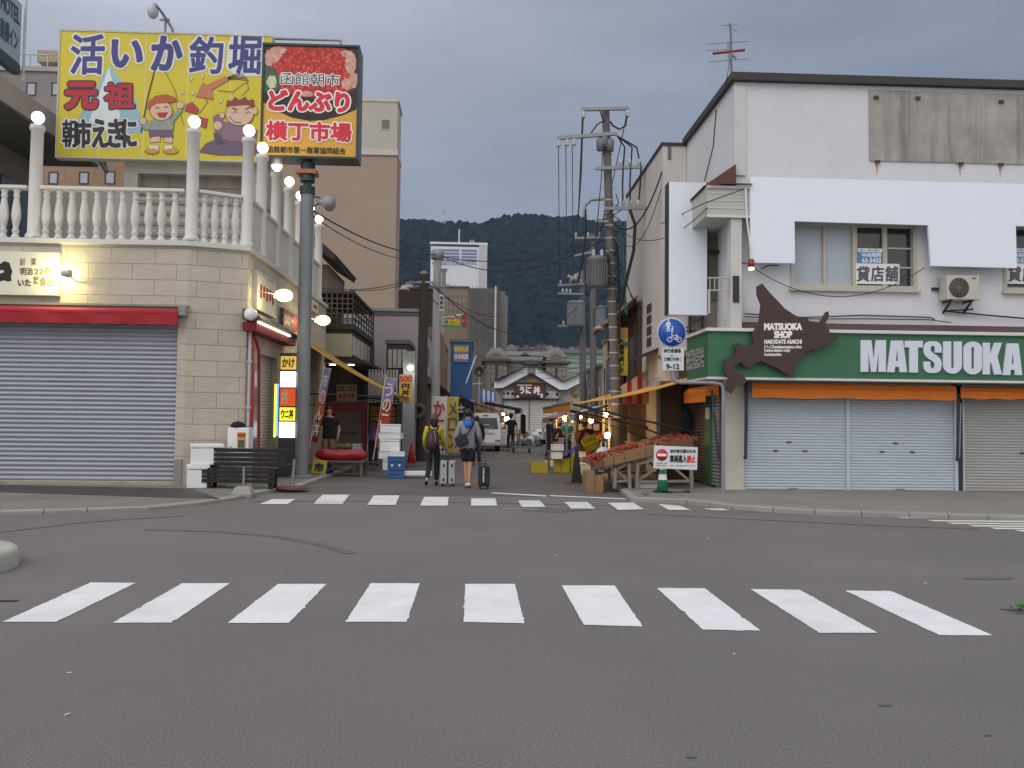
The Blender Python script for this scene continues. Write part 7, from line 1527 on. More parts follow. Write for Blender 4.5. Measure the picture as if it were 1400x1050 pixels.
# ================================================================ WHITE VAN
def van():
    Yv=38.8; xc=A(663.5,600,Yv).x; t=thing('parked_van','small white van parked in the street seen from behind','van',(xc,Yv,0)); W=1.48; Lg=3.3
    vm=M('van_white','#ececec',.25,.02,coat=.4)
    sec=[(-.70,.28),(-.735,.40),(-.74,.80),(-.735,1.0),(-.66,1.60),(-.60,1.74),(-.50,1.79),(0,1.81)]
    sec=sec+[(-x,z) for x,z in sec[::-1][1:]]
    st_=[(0,.97,0),(.06,1.0,.0),(1.5,1.0,0),(2.5,1.0,0),(2.85,.98,-.02),(3.25,.94,-.62),(3.3,.90,-.75)]
    mb=MB(); vs=[]
    for y,k,dz in st_:
        for x,z in sec: vs.append((xc+x*k,Yv+y,z+(dz*(max(0,z-.9)/.9) if z>.9 else 0)))
    n=len(sec); mb.add(vs,[(i*n+j,i*n+j+1,(i+1)*n+j+1,(i+1)*n+j) for i in range(len(st_)-1) for j in range(n-1)],False)
    mb.quad(*vs[:n][::-1]); mb.quad(*vs[-n:]); mb.quad(*[vs[i*n] for i in range(len(st_))],*[vs[i*n+n-1] for i in range(len(st_)-1,-1,-1)]); mb.build('body',vm,t,bevel=.03)
    g_=glass('van_glass','#31383c',.05); yb=Yv-.015
    mb=MB(); mb.prism([(xc-.60,yb,1.06),(xc+.60,yb,1.06),(xc+.53,yb,1.58),(xc-.53,yb,1.58)],(0,.012,0)); rw_=mb.build('rear_window',g_,t,bevel=.004)
    mb=MB(); mb.box(xc-.3,xc+.2,yb-.006,yb-.001,1.24,1.27); mb.tube([(xc-.05,yb-.012,1.09),(xc+.4,yb-.012,1.12)],.008,4); mb.build('wiper',white,rw_)
    for s_ in (-1,1):
        mb=MB(); mb.prism([(xc+s_*.735,Yv+.45,1.08),(xc+s_*.735,Yv+2.4,1.08),(xc+s_*.675,Yv+2.2,1.55),(xc+s_*.675,Yv+.5,1.55)],(s_*.012,0,0)); mb.build('side_window',g_,t)
        mb=MB(); mb.box(xc+s_*.60-.13,xc+s_*.60+.09,yb-.03,yb-.001,.47,.56); mb.build('tail_lamp',M('tail_red','#8f2420',.25),t)
        mb=MB(); mb.box(xc+s_*.60-.10+(0 if s_>0 else .06),xc+s_*.60-.02+(0 if s_>0 else .06),yb-.034,yb-.0305,.48,.55); mb.build('reverse_lamp',M('lamp_clear','#c9b9a8',.2),t)
        mb=MB(); q=V(xc+s_*.86,Yv+2.5,1.22); mb.ball(q,.11,10,(.8,.6,1.1)); mb.tube([q,(xc+s_*.72,Yv+2.5,1.15)],.025,6); mb.build('mirror',vm,t)
        for yy in (.55,2.7):
            mb=MB(); mb.lathe((xc+s_*.60,Yv+yy,.275),[(.001,-.08),(.17,-.08),(.25,-.09),(.275,-.06),(.275,.06),(.25,.09),(.17,.08),(.001,.08)],22,'X'); w_=mb.build('wheel',M('tyre_rubber','#1b1b1c',.9),t); mb=MB(); mb.lathe((xc+s_*(.60+.085),Yv+yy,.275),[(.001,-.01),(.16,-.01),(.16,.0),(.001,.012)],18,'X'); mb.build('rim',alum,w_)
    mb=MB(); mb.box(xc-.74,xc+.74,yb-.07,yb+.02,.30,.46); mb.build('bumper',M('van_bumper','#b9babb',.4),t,bevel=.025)
    mb=MB(); mb.box(xc-.5,xc-.17,yb-.012,yb-.001,.58,.745); pl=mb.build('number_plate',M('plate_yellow','#c9a93a',.5),t)
    text('12-34' if 0 else '46-18',(xc-.47,yb-.013,.60),(.27,0,0),(0,0,.10),blk,pl,bold=.006)
    mb=MB(); mb.box(xc-.10,xc+.10,yb-.03,yb-.001,.98,1.0); mb.build('tailgate_handle',M('van_bumper','#b9babb'),t)
    mb=MB()
    for k in range(5): mb.box(xc-.02+.09*k,xc+.04+.09*k,yb-.008,yb-.001,.82,.88)
    mb.build('badge',M('badge_grey','#6d6e70',.4),t); mb=MB(); mb.box(xc-.12,xc+.12,yb-.03,Yv+.06,1.685,1.72); mb.build('brake_light',M('tail_red','#8f2420'),t)
van()
# yellow-green sign on the van's far side
t=thing('lime_sign','lime yellow board standing behind the white van roof','sign',A(658,563,43)); a,b=A(650,566,43),A(666,559,43); mb=MB(); mb.box(a.x,b.x,43,43.06,a.z,b.z); mb.build('board',M('lime_board','#a9b53a',.5,.25,8),t); mb=MB(); mb.tube([((a.x+b.x)/2,43.03,0),((a.x+b.x)/2,43.03,a.z)],.03,6); mb.build('post',steel,t)
# ================================================================ RIGHT SIDE OF THE MARKET STREET
# orange awning over the crab stall
w=A(930,521,19.0); o=A(781,558,19.0)
oc=M('amber_canvas','#e0a552',.75,.06,1.2)
ov=M('amber_valance_and_shade','#b5701f',.75)  # front valance cloth, also the painted shade of the awning underside
awning('orange_awning','amber sloping awning over the crab stall on the right',5.2,o.x,19.0,23.5,w.z+.15,o.z+.13,oc,ov,.2,1.35,fl=.20)
awning('orange_awning','second amber awning further back, behind the tall utility pole',4.85,o.x+.1,24.5,28.2,w.z+.1,o.z+.12,oc,ov,.2,0,fl=.12)
# shops along x = 4.9
XR=4.9
def rp(px,py): return onx(px,py,XR)
t=thing('sloping_wall_shop','pale shop wall with dark vertical lettering seen edge-on beside the white corner building','building',(6.5,23,0)); z=onx(903,322,4.86).z
mb=MB(); mb.box(4.86,4.879,21.8,24.2,2.7,z); mb.box(4.88,8,24.0,24.2,0,z); mb.build('wall',M('rear_stucco','#b3afa8'),t)
mb=MB()
for k in range(4): mb.box(4.84,4.859,22.9,23.5,z-1.9-.32*k,z-1.66-.32*k)
mb.build('lettering',M('dark_lettering','#3f3833',.7),t); mb=MB(); mb.prism([(4.86,22.0,z-3.0),(4.35,22.0,z-3.25),(4.35,22.0,z-3.3),(4.86,22.0,z-3.1)],(0,1.6,0)); mb.build('small_canopy',dark,t)
t=thing('timber_shop','dark timber shop front with a ribbed eave behind the round blue sign','building',(6,26,0))
y0,y1_=24.3,30; z=onx(885,440,4.7).z
mb=MB(); mb.box(4.75,8,y0,y1_,2.6,z+.8); mb.box(5.1,8,y0,y1_,0,2.6); mb.build('wall',M('dark_timber_wall','#453f38'),t)
mb=MB()
for k in range(7): mb.prism([(4.75,y0+.2+.8*k,z+.95),(4.15,y0+.2+.8*k,z+.35),(4.15,y0+.2+.8*k,z+.27),(4.75,y0+.2+.8*k,z+.8)],(0,.10,0))
mb.prism([(4.75,y0,z+1.0),(4.1,y0,z+.38),(4.1,y0,z+.34),(4.75,y0,z+.96)],(0,y1_-y0,0)); mb.build('ribbed_eave',M('eave_brown','#6b5a4c',.7),t)
for k in range(5): mb=MB(); mb.box(4.70,4.745,y0+.3+1.05*k,y0+.4+1.05*k,2.7,z+.2); mb.build('mullion',wood2,t)
mb=MB(); mb.box(4.72,4.748,y0+.1,y1_-.2,3.3,z-.2); mb.build('dark_window',glass('dim_glass','#55575c'),t)
# striped curtain, tarpaulin and plywood of the right stall
Y=23.4; A=at
t=thing('striped_curtain','red and pale striped canvas hanging behind the amber awning','curtain',A(870,550,Y)); 
for k in range(6):
    x0,x1=850+7*k,857+7*k; yt=lambda x:527-(x-850)*.62
    mb=MB(); vs=[]; 
    for j in range(6):
        f=j/5
        for x in (x0,x1): top=A(x,yt(x),Y).z; bot=A(x,552,Y).z; vs.append((A(x,540,Y).x,Y+.05*math.sin(f*3+x*.35),top+(bot-top)*f))
    mb.add(vs,[(2*j,2*j+1,2*j+3,2*j+2) for j in range(5)],True); mb.build('canvas_stripe',M(['canvas_cream','canvas_red'][k%2],['#a3907c','#a32a30'][k%2],.8,.1,2),t)
mb=MB(); mb.tube([A(848,531,Y+.05),A(893,502,Y+.05)],.03,6); mb.build('rod',steel,t)
t=thing('plastic_tarpaulin','brown translucent tarpaulin hanging below the striped canvas','tarpaulin',A(868,620,Y+.3)); mb=MB(); vs=[]; a,b=A(850,640,Y+.3),A(893,552,Y+.3)
for i in range(15):
    for j in range(13): f,g_=i/14,j/12; vs.append((a.x+(b.x-a.x)*f,Y+.3+.05*math.sin(f*9+g_*3)+.03*math.sin(g_*14),.1+(b.z-.1)*g_))
mb.add(vs,[(i*13+j,(i+1)*13+j,(i+1)*13+j+1,i*13+j+1) for i in range(14) for j in range(12)],True); mb.build('sheet',M('brown_tarp','#80624a',.35,.2,1.4,stretch=(1,1,.4)),t)
for px_,cn in ((887,'#8f8676'),(852,'#3f3d36')): mb=MB(); x=A(px_,600,Y+.2).x; mb.box(x-.05,x+.05,Y+.18,Y+.28,.07,A(px_,552,Y).z); mb.build('post',M('stall_post_%s'%cn[1:],cn,.7),t)
t=thing('plywood_panel','weathered brown plywood panel between the tarpaulin and the brown shutter','panel',A(920,620,20.6)); Y=20.6; mb=MB(); a,b=A(902,640,Y),A(932.5,521,Y); mb.box(a.x,b.x,Y,Y+.06,.1,b.z); mb.build('sheet',M('weathered_plywood','#6e5340',.75,.18,1.5,.002,40,stretch=(1,1,.25),streak=.2,scol='#35261c'),t,bevel=.004); mb=MB(); mb.box(a.x-.09,a.x-.001,Y-.05,Y+.05,.1,b.z); mb.build('edge_post',M('pale_post','#9a958b',.7),t)
mb=MB(); mb.box(b.x+.001,b.x+.35,Y+.1,Y+.15,.1,b.z); mb.build('dark_gap_panel',M('gap_dark','#2e3338'),t)
t=thing('black_hanging_sack','dark sack and cords hanging beside the plywood panel','sack',A(941,570,19.6)); p=A(939,575,19.7); mb=MB(); mb.ball(p,.22,12,(.6,.6,1.6)); mb.build('sack_body',M('black_cloth','#17151a'),t); mb=MB(); mb.tube([p+V(0,0,.3),p+V(-.1,0,1.0)],.012,5); mb.tube([p+V(.05,0,-.2),p+V(.1,0,-.9)],.01,5); mb.build('cord',cab,t)
# pale buildings further down on the right
def rblock(label,px0,px1,X,ptop,mat,wins=0,name='street_building'):
    y0=onx(px1,500,X).y; y1_=onx(px0,500,X).y; z=onx(px1,ptop,X).z; t=thing(name,label,'building',(X+2,(y0+y1_)/2,0))
    mb=MB(); mb.box(X,X+4,y0,y1_,0,z); mb.build('wall',mat,t); mb=MB(); mb.box(X-.06,X+4.05,y0-.04,y1_,z+.002,z+.14); mb.build('roof',M('flat_roof','#6b6865'),t)
    for k in range(wins):
        L=(y1_-y0)/wins; mb=MB(); mb.box(X-.05,X-.002,y0+L*(k+.2),y0+L*(k+.8),z-2.2,z-.9); w_=mb.build('window',alum,t); mb=MB(); xx=X-.053; mb.quad((xx,y0+L*(k+.24),z-2.12),(xx,y0+L*(k+.76),z-2.12),(xx,y0+L*(k+.76),z-.98),(xx,y0+L*(k+.24),z-.98)); mb.build('pane',glass(),w_)
    return t,y0,y1_,z
t,y0,y1_,z=rblock('cream building with a dark front beside the big utility pole',824,856,4.75,452,M('cream_render','#a89f8c',.8,.08,1,streak=.2),2)
mb=MB(); mb.box(4.70,4.748,y0+.5,y0+1.4,1.2,3.2); mb.build('door',wood2,t)
t,y0,y1_,z=rblock('grey shop front further along the right row behind the twin poles',802,826,5.6,500,M('grey_shopfront','#86807a',.8,.1,1),1)
s=thing('vertical_shop_sign','tall yellow vertical sign with black characters behind the big utility pole','sign',A(853,512,24.1)); Y=24.1; a,b=A(846.5,513,Y),A(858.5,448,Y); mb=MB(); mb.box(a.x,b.x,Y,Y+.14,a.z,b.z); mb.build('sign_box',M('acid_yellow','#b3a52c',.5,.04),s)
mb=MB(); q=A(850,462,Y); mb.box(a.x,b.x,Y-.004,Y-.001,q.z,b.z); mb.build('picture_patch',M('patch_orange','#b58a4a',.5,.4,14),s)
for k,ch in enumerate('大型特産いか'): textpx(ch,847,463+7.9*k,853,470+7.9*k,Y,blk,s,bold=.008)
textpx('市場',853.5,467,857.8,475,Y,M('dark_green_ink','#2f5a3c',.5),s,bold=.006)
s=thing('blue_banner','narrow faded blue vertical banner left of the big utility pole','banner',A(832,560,27)); Y=27.3; a,b=A(828.5,538,Y),A(834.5,492,Y); mb=MB(); mb.box(a.x,b.x,Y,Y+.05,a.z,b.z); mb.build('cloth',M('faded_blue','#5a6f96',.7,.15,2),s); mb=MB(); mb.tube([(a.x,Y+.02,0),(a.x,Y+.02,b.z)],.03,6); mb.build('pole',steel,s)
t=thing('street_light','dish-shaped street lamp on the cream building near the utility pole','lamp',A(820,449,26)); p=A(819,450,26); mb=MB(); mb.lathe(p,[(.001,.12),(.06,.10),(.22,.0),(.20,-.01),(.001,.02)],16); mb.build('lamp_shade',M('lamp_enamel','#a9a79c',.5),t); mb=MB(); mb.tube([p+V(0,0,.1),p+V(.2,.3,.15),p+V(.55,.8,.05)],.025,6); mb.build('arm',steel,t)
slope_awning('stall_awning','white and red striped awning deep in the right row',((824,556),(762,571)),31,38,M('awning_faded_red','#9a6a62',.8,.3,2))
slope_awning('stall_awning','pale sheet awning under the amber awning',((836,553),(792,566)),27,30.5,M('awning_white_sheet','#b5b6b8',.7,.06))
s=thing('small_stall_sign','small white sign with red print at the tip of the amber awning','sign',A(774,560,30)); a,b=A(770,561,30),A(779,552.5,30); mb=MB(); mb.box(a.x,b.x,30,30.05,a.z,b.z); mb.build('board',white,s); textpx('かに',771,554,778,559,30,pr,s,bold=.02); mb=MB(); mb.tube([((a.x+b.x)/2,30.03,0),((a.x+b.x)/2,30.03,a.z)],.02,6); mb.build('post',steel,s)
for k,(px,py,Y,r,pw_) in enumerate([(773,572,31,.10,60),(783,573.5,31,.09,50),(789,571,31,.08,50),(793,570,31.5,.08,0),(808,575,28,.09,55),(829,566,23.5,.085,14),(830.5,595,22.5,.085,14)]):
    bulb(['warm bulb first in the row over the right stalls','warm bulb second in the row over the right stalls','warm bulb third in the row, behind the man in green','warm bulb fourth in the row, smallest','warm bulb beside the stooping vendor','upper bright bulb on the white post by the big pole','lower bright bulb on the white post by the big pole'][k],px,py,Y,r,28,pw_)
t=thing('white_lamp_post','thin white post carrying two bare bulbs beside the big utility pole','post',A(832,640,23)); p=A(832.5,640,22.9); mb=MB(); mb.tube([(p.x,22.9,.0),(p.x,22.9,2.1)],.03,8); mb.build('shaft',white,t); mb=MB(); mb.box(p.x-.12,p.x+.12,22.8,23.0,.0,.03); mb.build('foot_plate',steel,t)
t=thing('stall_back_board','dark red back board of the right stalls behind the vendors','stall',A(800,600,32)); Y=33.5; mb=MB(); a,b=A(786,610,Y),A(826,576,Y); mb.box(a.x,b.x,Y,Y+.06,.1,b.z); mb.build('board',M('dark_red_board','#5a2f2a',.8,.25,1.5),t)
for k in range(3): mb=MB(); x=a.x+(b.x-a.x)*k/2; mb.box(x-.04,x+.04,Y-.06,Y-.001,0,2.2); mb.build('post',steel,t)
for k in range(10):
    rr=random.Random(70+k); x=a.x+.1+(b.x-a.x-.25)*k/9; o=MB(); z=.9+.35*(k%3); o.cbox(V(x,Y-.2,z),.24,.12,.26,rr.uniform(-.2,.2)); cn=[('#8a3a30','red'),('#b0a890','pale'),('#6a4a38','brown')][k%3]; ob=o.build('goods_packet',M('packet_'+cn[1],cn[0],.5)); tag(ob,'%s dried packet hung on the dark red stall board'%cn[1],'packet','packets hung on the dark red board')
# crab counter ---------------------------------------------------
Yc0,Yc1=17.55,20.6
t=thing('crab_counter','weathered sloping wooden counter carrying boxes of crab on the right pavement','counter',(3.8,18.5,.09))
xL,xR_=A(838,640,Yc0).x-.25,A(950,640,Yc0).x; zl,zr=.53,1.02
zc=lambda x:zl+(zr-zl)*(x-xL)/(xR_-xL)
mb=MB()
for k in range(7): y=Yc0+(Yc1-Yc0)*k/7; mb.prism([(xL,y,zc(xL)),(xR_,y,zc(xR_)),(xR_,y,zc(xR_)-.035),(xL,y,zc(xL)-.035)],(0,(Yc1-Yc0)/7-.02,0))
mb.build('counter_top',tw_,t)
for (px0,px1) in ((838,864),(868.5,949)):
    x0,x1=A(px0,660,Yc0).x,A(px1,660,Yc0).x
    for y in (Yc0+.05,Yc1-.3):
        mb=MB(); z0_,z1_=zc(x0)-.06,zc(x1)-.06
        mb.bar((x0+.04,y,.09),(x0+.06,y,z0_),.07); mb.bar((x1-.04,y,.09),(x1-.06,y,z1_),.07); mb.bar((x0+.11,y+.01,z0_-.02),(x1-.11,y+.01,z1_-.02),.065); mb.bar((x0+.09,y-.002,.24),(x1-.09,y-.002,.26),.05); mb.bar((x0+.10,y+.03,.28 if px0>860 else z0_-.06),(x1-.3 if px0>860 else x1-.10,y+.03,z1_-.10 if px0>860 else .28),.05)
        if px0>860: mb.bar((x1-.10,y+.05,.28),(x0+.75,y+.05,z0_-.02),.05)
        mb.build('trestle',M('trestle_wood','#857c72',.85,.12,3,stretch=(1,1,.3)),t)
cbm_=M('cardboard_box','#8a6c48',.85,.08,2); cbd=M('cardboard_dark','#66503a',.85,.1,2)
def crab_mesh(seed):
    rr=random.Random(seed); mb=MB(); mb.ball((0,0,.05),.11,12,(1.0,.85,.45))
    for s_ in (-1,1):
        for k in range(4):
            a=R_(-50+32*k)*1; b0_=V(s_*.09*math.cos(a),.09*math.sin(a),.05); m_=V(s_*.22*math.cos(a),.24*math.sin(a),.10+rr.uniform(-.02,.03)); e_=V(s_*.34*math.cos(a+s_*.0)+rr.uniform(-.03,.03),.30*math.sin(a)-.05,.02); mb.tube([b0_,m_,e_],[.018,.016,.007],6)
        c0=V(s_*.07,-.08,.05); mb.tube([c0,c0+V(s_*.10,-.08,.03),c0+V(s_*.03,-.17,.01)],[.02,.02,.026],6); mb.tube([c0+V(s_*.03,-.17,.01),c0+V(s_*.0,-.23,.01)],[.026,.006],6)
    return mb
cr1=M('cooked_crab_shell','#a83224',.35,.25,14); cr2=M('pale_crab_shell','#a5705c',.4,.3,14)
boxes=[]
def cbox_(label,x0,x1,y0,y1_,h,mat,n=3,zb=None,wood_=False):
    zb0=zc(x0)+.004; zb1=zc(x1)+.004
    b=thing('cardboard_box',label,'box',((x0+x1)/2,y0,zb0),'boxes of crab on the counter'); th=.012
    mb=MB()
    mb.prism([(x0,y0,zb0),(x1,y0,zb1),(x1,y0,zb1+h),(x0,y0,zb0+h)],(0,th,0)); mb.prism([(x0,y1_-th,zb0),(x1,y1_-th,zb1),(x1,y1_-th,zb1+h*1.25),(x0,y1_-th,zb0+h*1.25)],(0,th,0))
    mb.prism([(x0,y0+th,zb0),(x0+th,y0+th,zb0),(x0+th,y0+th,zb0+h),(x0,y0+th,zb0+h)],(0,y1_-y0-2*th,0)); mb.prism([(x1-th,y0+th,zb1),(x1,y0+th,zb1),(x1,y0+th,zb1+h),(x1-th,y0+th,zb1+h)],(0,y1_-y0-2*th,0))
    mb.prism([(x0,y0,zb0+.001),(x1,y0,zb1+.001),(x1,y0,zb1+h*.62),(x0,y0,zb0+h*.62)],(0,.01,0)) if 0 else None
    mb.prism([(x0+th,y0+th,zb0+h*.45),(x1-th,y0+th,zb1+h*.45),(x1-th,y0+th,zb1+h*.5),(x0+th,y0+th,zb0+h*.5)],(0,y1_-y0-2*th,0))
    mb.build('box_body',mat,b)
    rr=random.Random(int(x0*100))
    for k in range(n):
        cm=cr1 if rr.random()<.6 else cr2; f=(k+.5)/n
        c=crab_mesh(k+int(x0*10)).build('crab',cm); c.location=(x0+(x1-x0)*f,(y0+y1_)/2+rr.uniform(-.08,.08),zb0+(zb1-zb0)*f+h*.52+.03*(k%2)); c.rotation_euler=(rr.uniform(-.15,.15),-.22+rr.uniform(-.15,.15),rr.uniform(0,6.28)); sc_=rr.uniform(.8,1.0); c.scale=(sc_,)*3
        tag(c,'%s crab in the %s'%('red' if cm is cr1 else 'pale brown',label.replace('cardboard box of crab','box').replace(' along the counter','').replace(' cardboard','')),'crab','crabs on the counter')
w_=(xR_-xL)
def X_(px): return A(px,630,Yc0).x
cbox_('dark low cardboard box of crab at the street end of the counter',X_(813),X_(825),Yc0-.05,Yc0+.55,.16,cbd,2)
cbox_('short cardboard box of crab, second along the counter',X_(825.5),X_(839),Yc0-.02,Yc0+.6,.20,cbm_,2)
cbox_('small cardboard box of crab with white wrapping, third along the counter',X_(839.5),X_(852),Yc0-.08,Yc0+.5,.17,cbm_,2)
cbox_('long cardboard box of crab in the middle of the counter front',X_(852.5),X_(882),Yc0-.04,Yc0+.6,.24,cbm_,4)
cbox_('tall cardboard box of crab beside the no-entry board',X_(882.5),X_(896),Yc0-.02,Yc0+.6,.24,cbm_,2)
cbox_('wide cardboard box of crab behind the no-entry board',X_(897),X_(948),Yc0,Yc0+.6,.20,cbd,5)
cbox_('back row cardboard box of crab at the street end',X_(818),X_(846),Yc0+.75,Yc0+1.4,.18,cbm_,4)
cbox_('back row cardboard box of crab in the middle',X_(848),X_(890),Yc0+.75,Yc0+1.4,.22,cbm_,5)
cbox_('back row cardboard box of crab near the wall',X_(892),X_(940),Yc0+.75,Yc0+1.4,.22,cbd,5)
mb=MB(); 
t=thing('white_bag','white plastic bag standing on the counter behind the crab boxes','bag',V(X_(840),Yc0+1.7,zc(X_(840)))); q=V(X_(842),Yc0+1.75,zc(X_(842))+.15); mb=MB(); mb.ball(q,.17,12,(1.1,.8,1)); 
for i,v in enumerate(mb.v): n_=noise.noise(V(*v)*7)*.05; mb.v[i]=(v[0]+n_,v[1]+n_,v[2]+n_)
mb.build('bag_body',M('bag_white','#cfd0d2',.4),t); mb=MB(); mb.tube([q+V(-.06,0,.1),q+V(-.05,0,.28),q+V(.05,0,.28),q+V(.06,0,.1)],.015,6); mb.build('bag_handle',M('bag_white','#cfd0d2'),t)
Yg=17.45
for (lab,px0,px1,pt,dep) in (('tall brown cardboard box on the road at the end of the crab counter',801,813,644,.5),('square brown cardboard box on the road beside the taller one',813.5,825,650,.45)):
    a=A(px0,670,Yg).x; b=A(px1,670,Yg).x; t=thing('cardboard_box',lab,'box',(a,Yg,0),'cardboard boxes on the road'); z=A(px0,pt,Yg).z; mb=MB(); mb.box(a,b,Yg,Yg+dep,.006,z); mb.build('box_body',cbm_,t,bevel=.006); mb=MB(); mb.box(a+.06,b-.06,Yg+dep*.47,Yg+dep*.53,z+.0005,z+.003); mb.box(a+(b-a)*.45,a+(b-a)*.55,Yg-.0025,Yg-.0005,z-.12,z); mb.build('tape',M('parcel_tape','#a08358',.3),t)
t=thing('foam_tray','grey-white foam tray lying under the crab counter','tray',(A(887,670,17.7).x,17.7,.09)); x=A(887,670,17.65).x; mb=MB(); mb.box(x-.24,x+.24,17.62,17.95,.095,.20); mb.build('tray_body',M('dirty_foam','#a3a5a6',.7,.06,3),t,bevel=.01); mb=MB(); mb.box(x-.25,x+.25,17.61,17.96,.2005,.225); mb.build('rim',M('dirty_foam','#a3a5a6'),t,bevel=.006)
t=thing('stall_bollard','black tapered post on a flat foot in the street by the yellow crates','post',gr(788,661)); p=gr(788,661); mb=MB(); mb.prism([p+V(-.13,-.1,.02),p+V(.13,-.1,.02),p+V(.035,-.03,.85),p+V(-.035,-.03,.85)],(0,.09,0)); mb.build('post_body',black,t); mb=MB(); mb.cbox(p+V(0,0,.016),.62,.22,.02,0); mb.build('foot_plate',M('rusty_plate','#6b3b33'),t); mb=MB(); mb.lathe(p+V(0,.0,.85),[(.06,0),(.06,.04),(.001,.05)],10); mb.build('cap',dark,t)
# packed goods under the bulbs
x0=A(799,620,28.5).x; trestle('goods_table','long table of bright packets under the bulbs behind the stooping vendor',x0,x0+.85,26.6,30.5,.72)
for k in range(16):
    rr=random.Random(300+k); x=x0+.16+.27*(k%3); y=26.8+.23*k; h=rr.uniform(.12,.34); cn=[('#b8402f','red'),('#c9c0ae','pale'),('#c08a3a','amber'),('#a5523c','rust')][k%4]
    o=MB(); o.cbox(V(x,y,.724+h/2),.2,.19,h,rr.uniform(-.5,.5)); ob=o.build('goods_packet',M('packet_'+cn[1],cn[0],.5),bevel=.015); tag(ob,'%s packet on the long table under the right bulbs'%cn[1],'packet','packets on the long table')
# crates
yl=M('yellow_plastic','#b5a51e',.45,.08,2)
t=thing('plastic_crate','single yellow plastic crate lying alone in the street','crate',gr(737,647)); p=gr(737,646.5); crate(t,V(p.x,p.y,.006),.46,.36,.26,yl)
for k,(px,Yk,lab) in enumerate(((762,24.3,'yellow crate at the left of the three under the blue tarpaulin'),(772.5,24.2,'yellow crate in the middle of the three under the blue tarpaulin'),(785,24.0,'tall yellow crate at the right of the three by the black post'))):
    p=V(A(px,640,Yk).x,Yk,.006); t=thing('plastic_crate',lab,'crate',p,'yellow crates of the right stall'); crate(t,p,.21 if k<2 else .18,.4,.36+.06*(k==2)*3,yl,.0)
t=thing('blue_tarpaulin','crumpled blue tarpaulin draped over the yellow crates','tarpaulin',V(A(775,615,24.3).x,24.3,.4)); mb=MB(); vs=[]; a=A(760,628,24.3); b=A(790,606,24.3)
for i in range(19):
    for j in range(11):
        f,g_=i/18,j/10; h=.42+.42*max(0,f-.1)*math.sin(math.pi*min(1,.25+g_*.75))+.10*noise.noise(V(f*6,g_*5,2)); vs.append((a.x+(b.x-a.x)*f,24.05+.75*g_,h))
mb.add(vs,[(i*11+j,(i+1)*11+j,(i+1)*11+j+1,i*11+j+1) for i in range(18) for j in range(10)],True); mb.build('sheet',M('blue_sheet','#2a4fa0',.45,.15,3),t)
for k,(lab,px,py,s_) in enumerate((('small white foam box on the road left of the yellow crates',752,631,.25),('white foam box on the yellow crates left of the blue tarpaulin',761,622.5,.26),('grey-white foam box on the crates behind the blue tarpaulin',762,613,.28),('white foam carton on the black post side of the crates',792.5,621,.24),('white foam box on the road right of the black post',796,645,.30))):
    Yk=[27.2,24.0,25.0,23.6,23.2][k]; p=A(px,py,Yk); p.z=.006 if k in(0,4) else max(.385 if k!=2 else .6,p.z-s_*.4)
    foambox('foam_box',lab,p,s_*1.2,s_,s_*(.7 if k!=4 else 1.1),.1*k,group='white foam boxes of the right stall')
t=thing('support_stand','low wooden stand carrying foam boxes behind the blue tarpaulin','stand',V(A(762,613,25).x,25.0,0)); p=A(762,613,25); mb=MB(); mb.box(p.x-.3,p.x+.3,24.85,25.3,.55,.598); mb.build('stand_top',tw_,t)
for a_,b_ in ((-1,0),(1,0),(-1,1),(1,1)): mb=MB(); mb.box(p.x+a_*.25-.03,p.x+a_*.25+.03,24.9+b_*.3,24.96+b_*.3,0,.549); mb.build('leg',tw_,t)
# no entry board on a green cone
Yq=16.55; s=thing('no_entry_board','white no-vehicles board with a red no-entry disc, fixed on the striped cone','sign',A(923,642,Yq)); a,b=A(893.5,641,Yq),A(953.5,609.5,Yq)
mb=MB(); c=[A(893.5,640,Yq),A(953,642.5,Yq),A(954,611.5,Yq),A(894.5,609,Yq)]; mb.prism(c,(0,.02,0)); bd=mb.build('board',M('board_white','#d6d8da',.45,.03),s)
Z4=lambda x,y:(x/6.565+820,y/6.565+540)
q=A(*Z4(557,538),Yq-.003); mb=MB(); mb.lathe((q.x,Yq-.006,q.z),[(.001,.004),(.118,.004),(.118,0),(.001,0)],30,'Y'); nd=mb.build('red_disc',M('sign_red','#b5202e',.4),bd); artpx([Z4(517,549),Z4(597,551),Z4(597,528),Z4(517,526)],Yq,pw,nd,'white_bar',lift=.010)
def nt(b_,x0,y0,x1,y1_,m_,bo): p0=Z4(x0,y0);p1=Z4(x1,y1_); textpx(b_,p0[0],p0[1],p1[0],p1[1],Yq,m_,bd,bold=bo,lift=.006)
nt('歩行者天国のため',632,489,860,521,blk,.003); nt('車両進入',630,540,780,606,blk,.005); nt('禁止',783,544,860,608,pr,.005); nt('7時〜17時の間は通行できません',632,628,858,642,blk,0); nt('函館市',508,606,605,618,blk,0); nt('函館朝市協同組合',506,626,606,640,M('crimson_print','#b01e38'),0)
gc=gr(915,683); gc.z=.0
cn_=cone('green and white striped traffic cone holding up the no-entry board',V(gc.x,16.75,.10),.76,M('cone_green','#2f8f5c',.5,.06),[(.30,.46),(.58,.72),(.84,.96)],False,rs=.74)
mb=MB(); q=V(gc.x,16.75,.1); mb.tube([q+V(.02,0,.02),q+V(.06,-.05,.80)],.035,8); mb.build('clear_sleeve',M('pale_sleeve','#a9aaa4',.4),cn_)
t=thing('cone_weight','black rubber weight base under the green striped cone','cone base',V(gc.x,16.7,0)); x0,x1=A(900,685,16.5).x,A(944,685,16.5).x; mb=MB(); mb.tube([(x0,16.7,.06),(x0+.1,16.7,.055),(x1-.1,16.7,.055),(x1,16.7,.06)],.055,10); mb.build('bar',black,t)
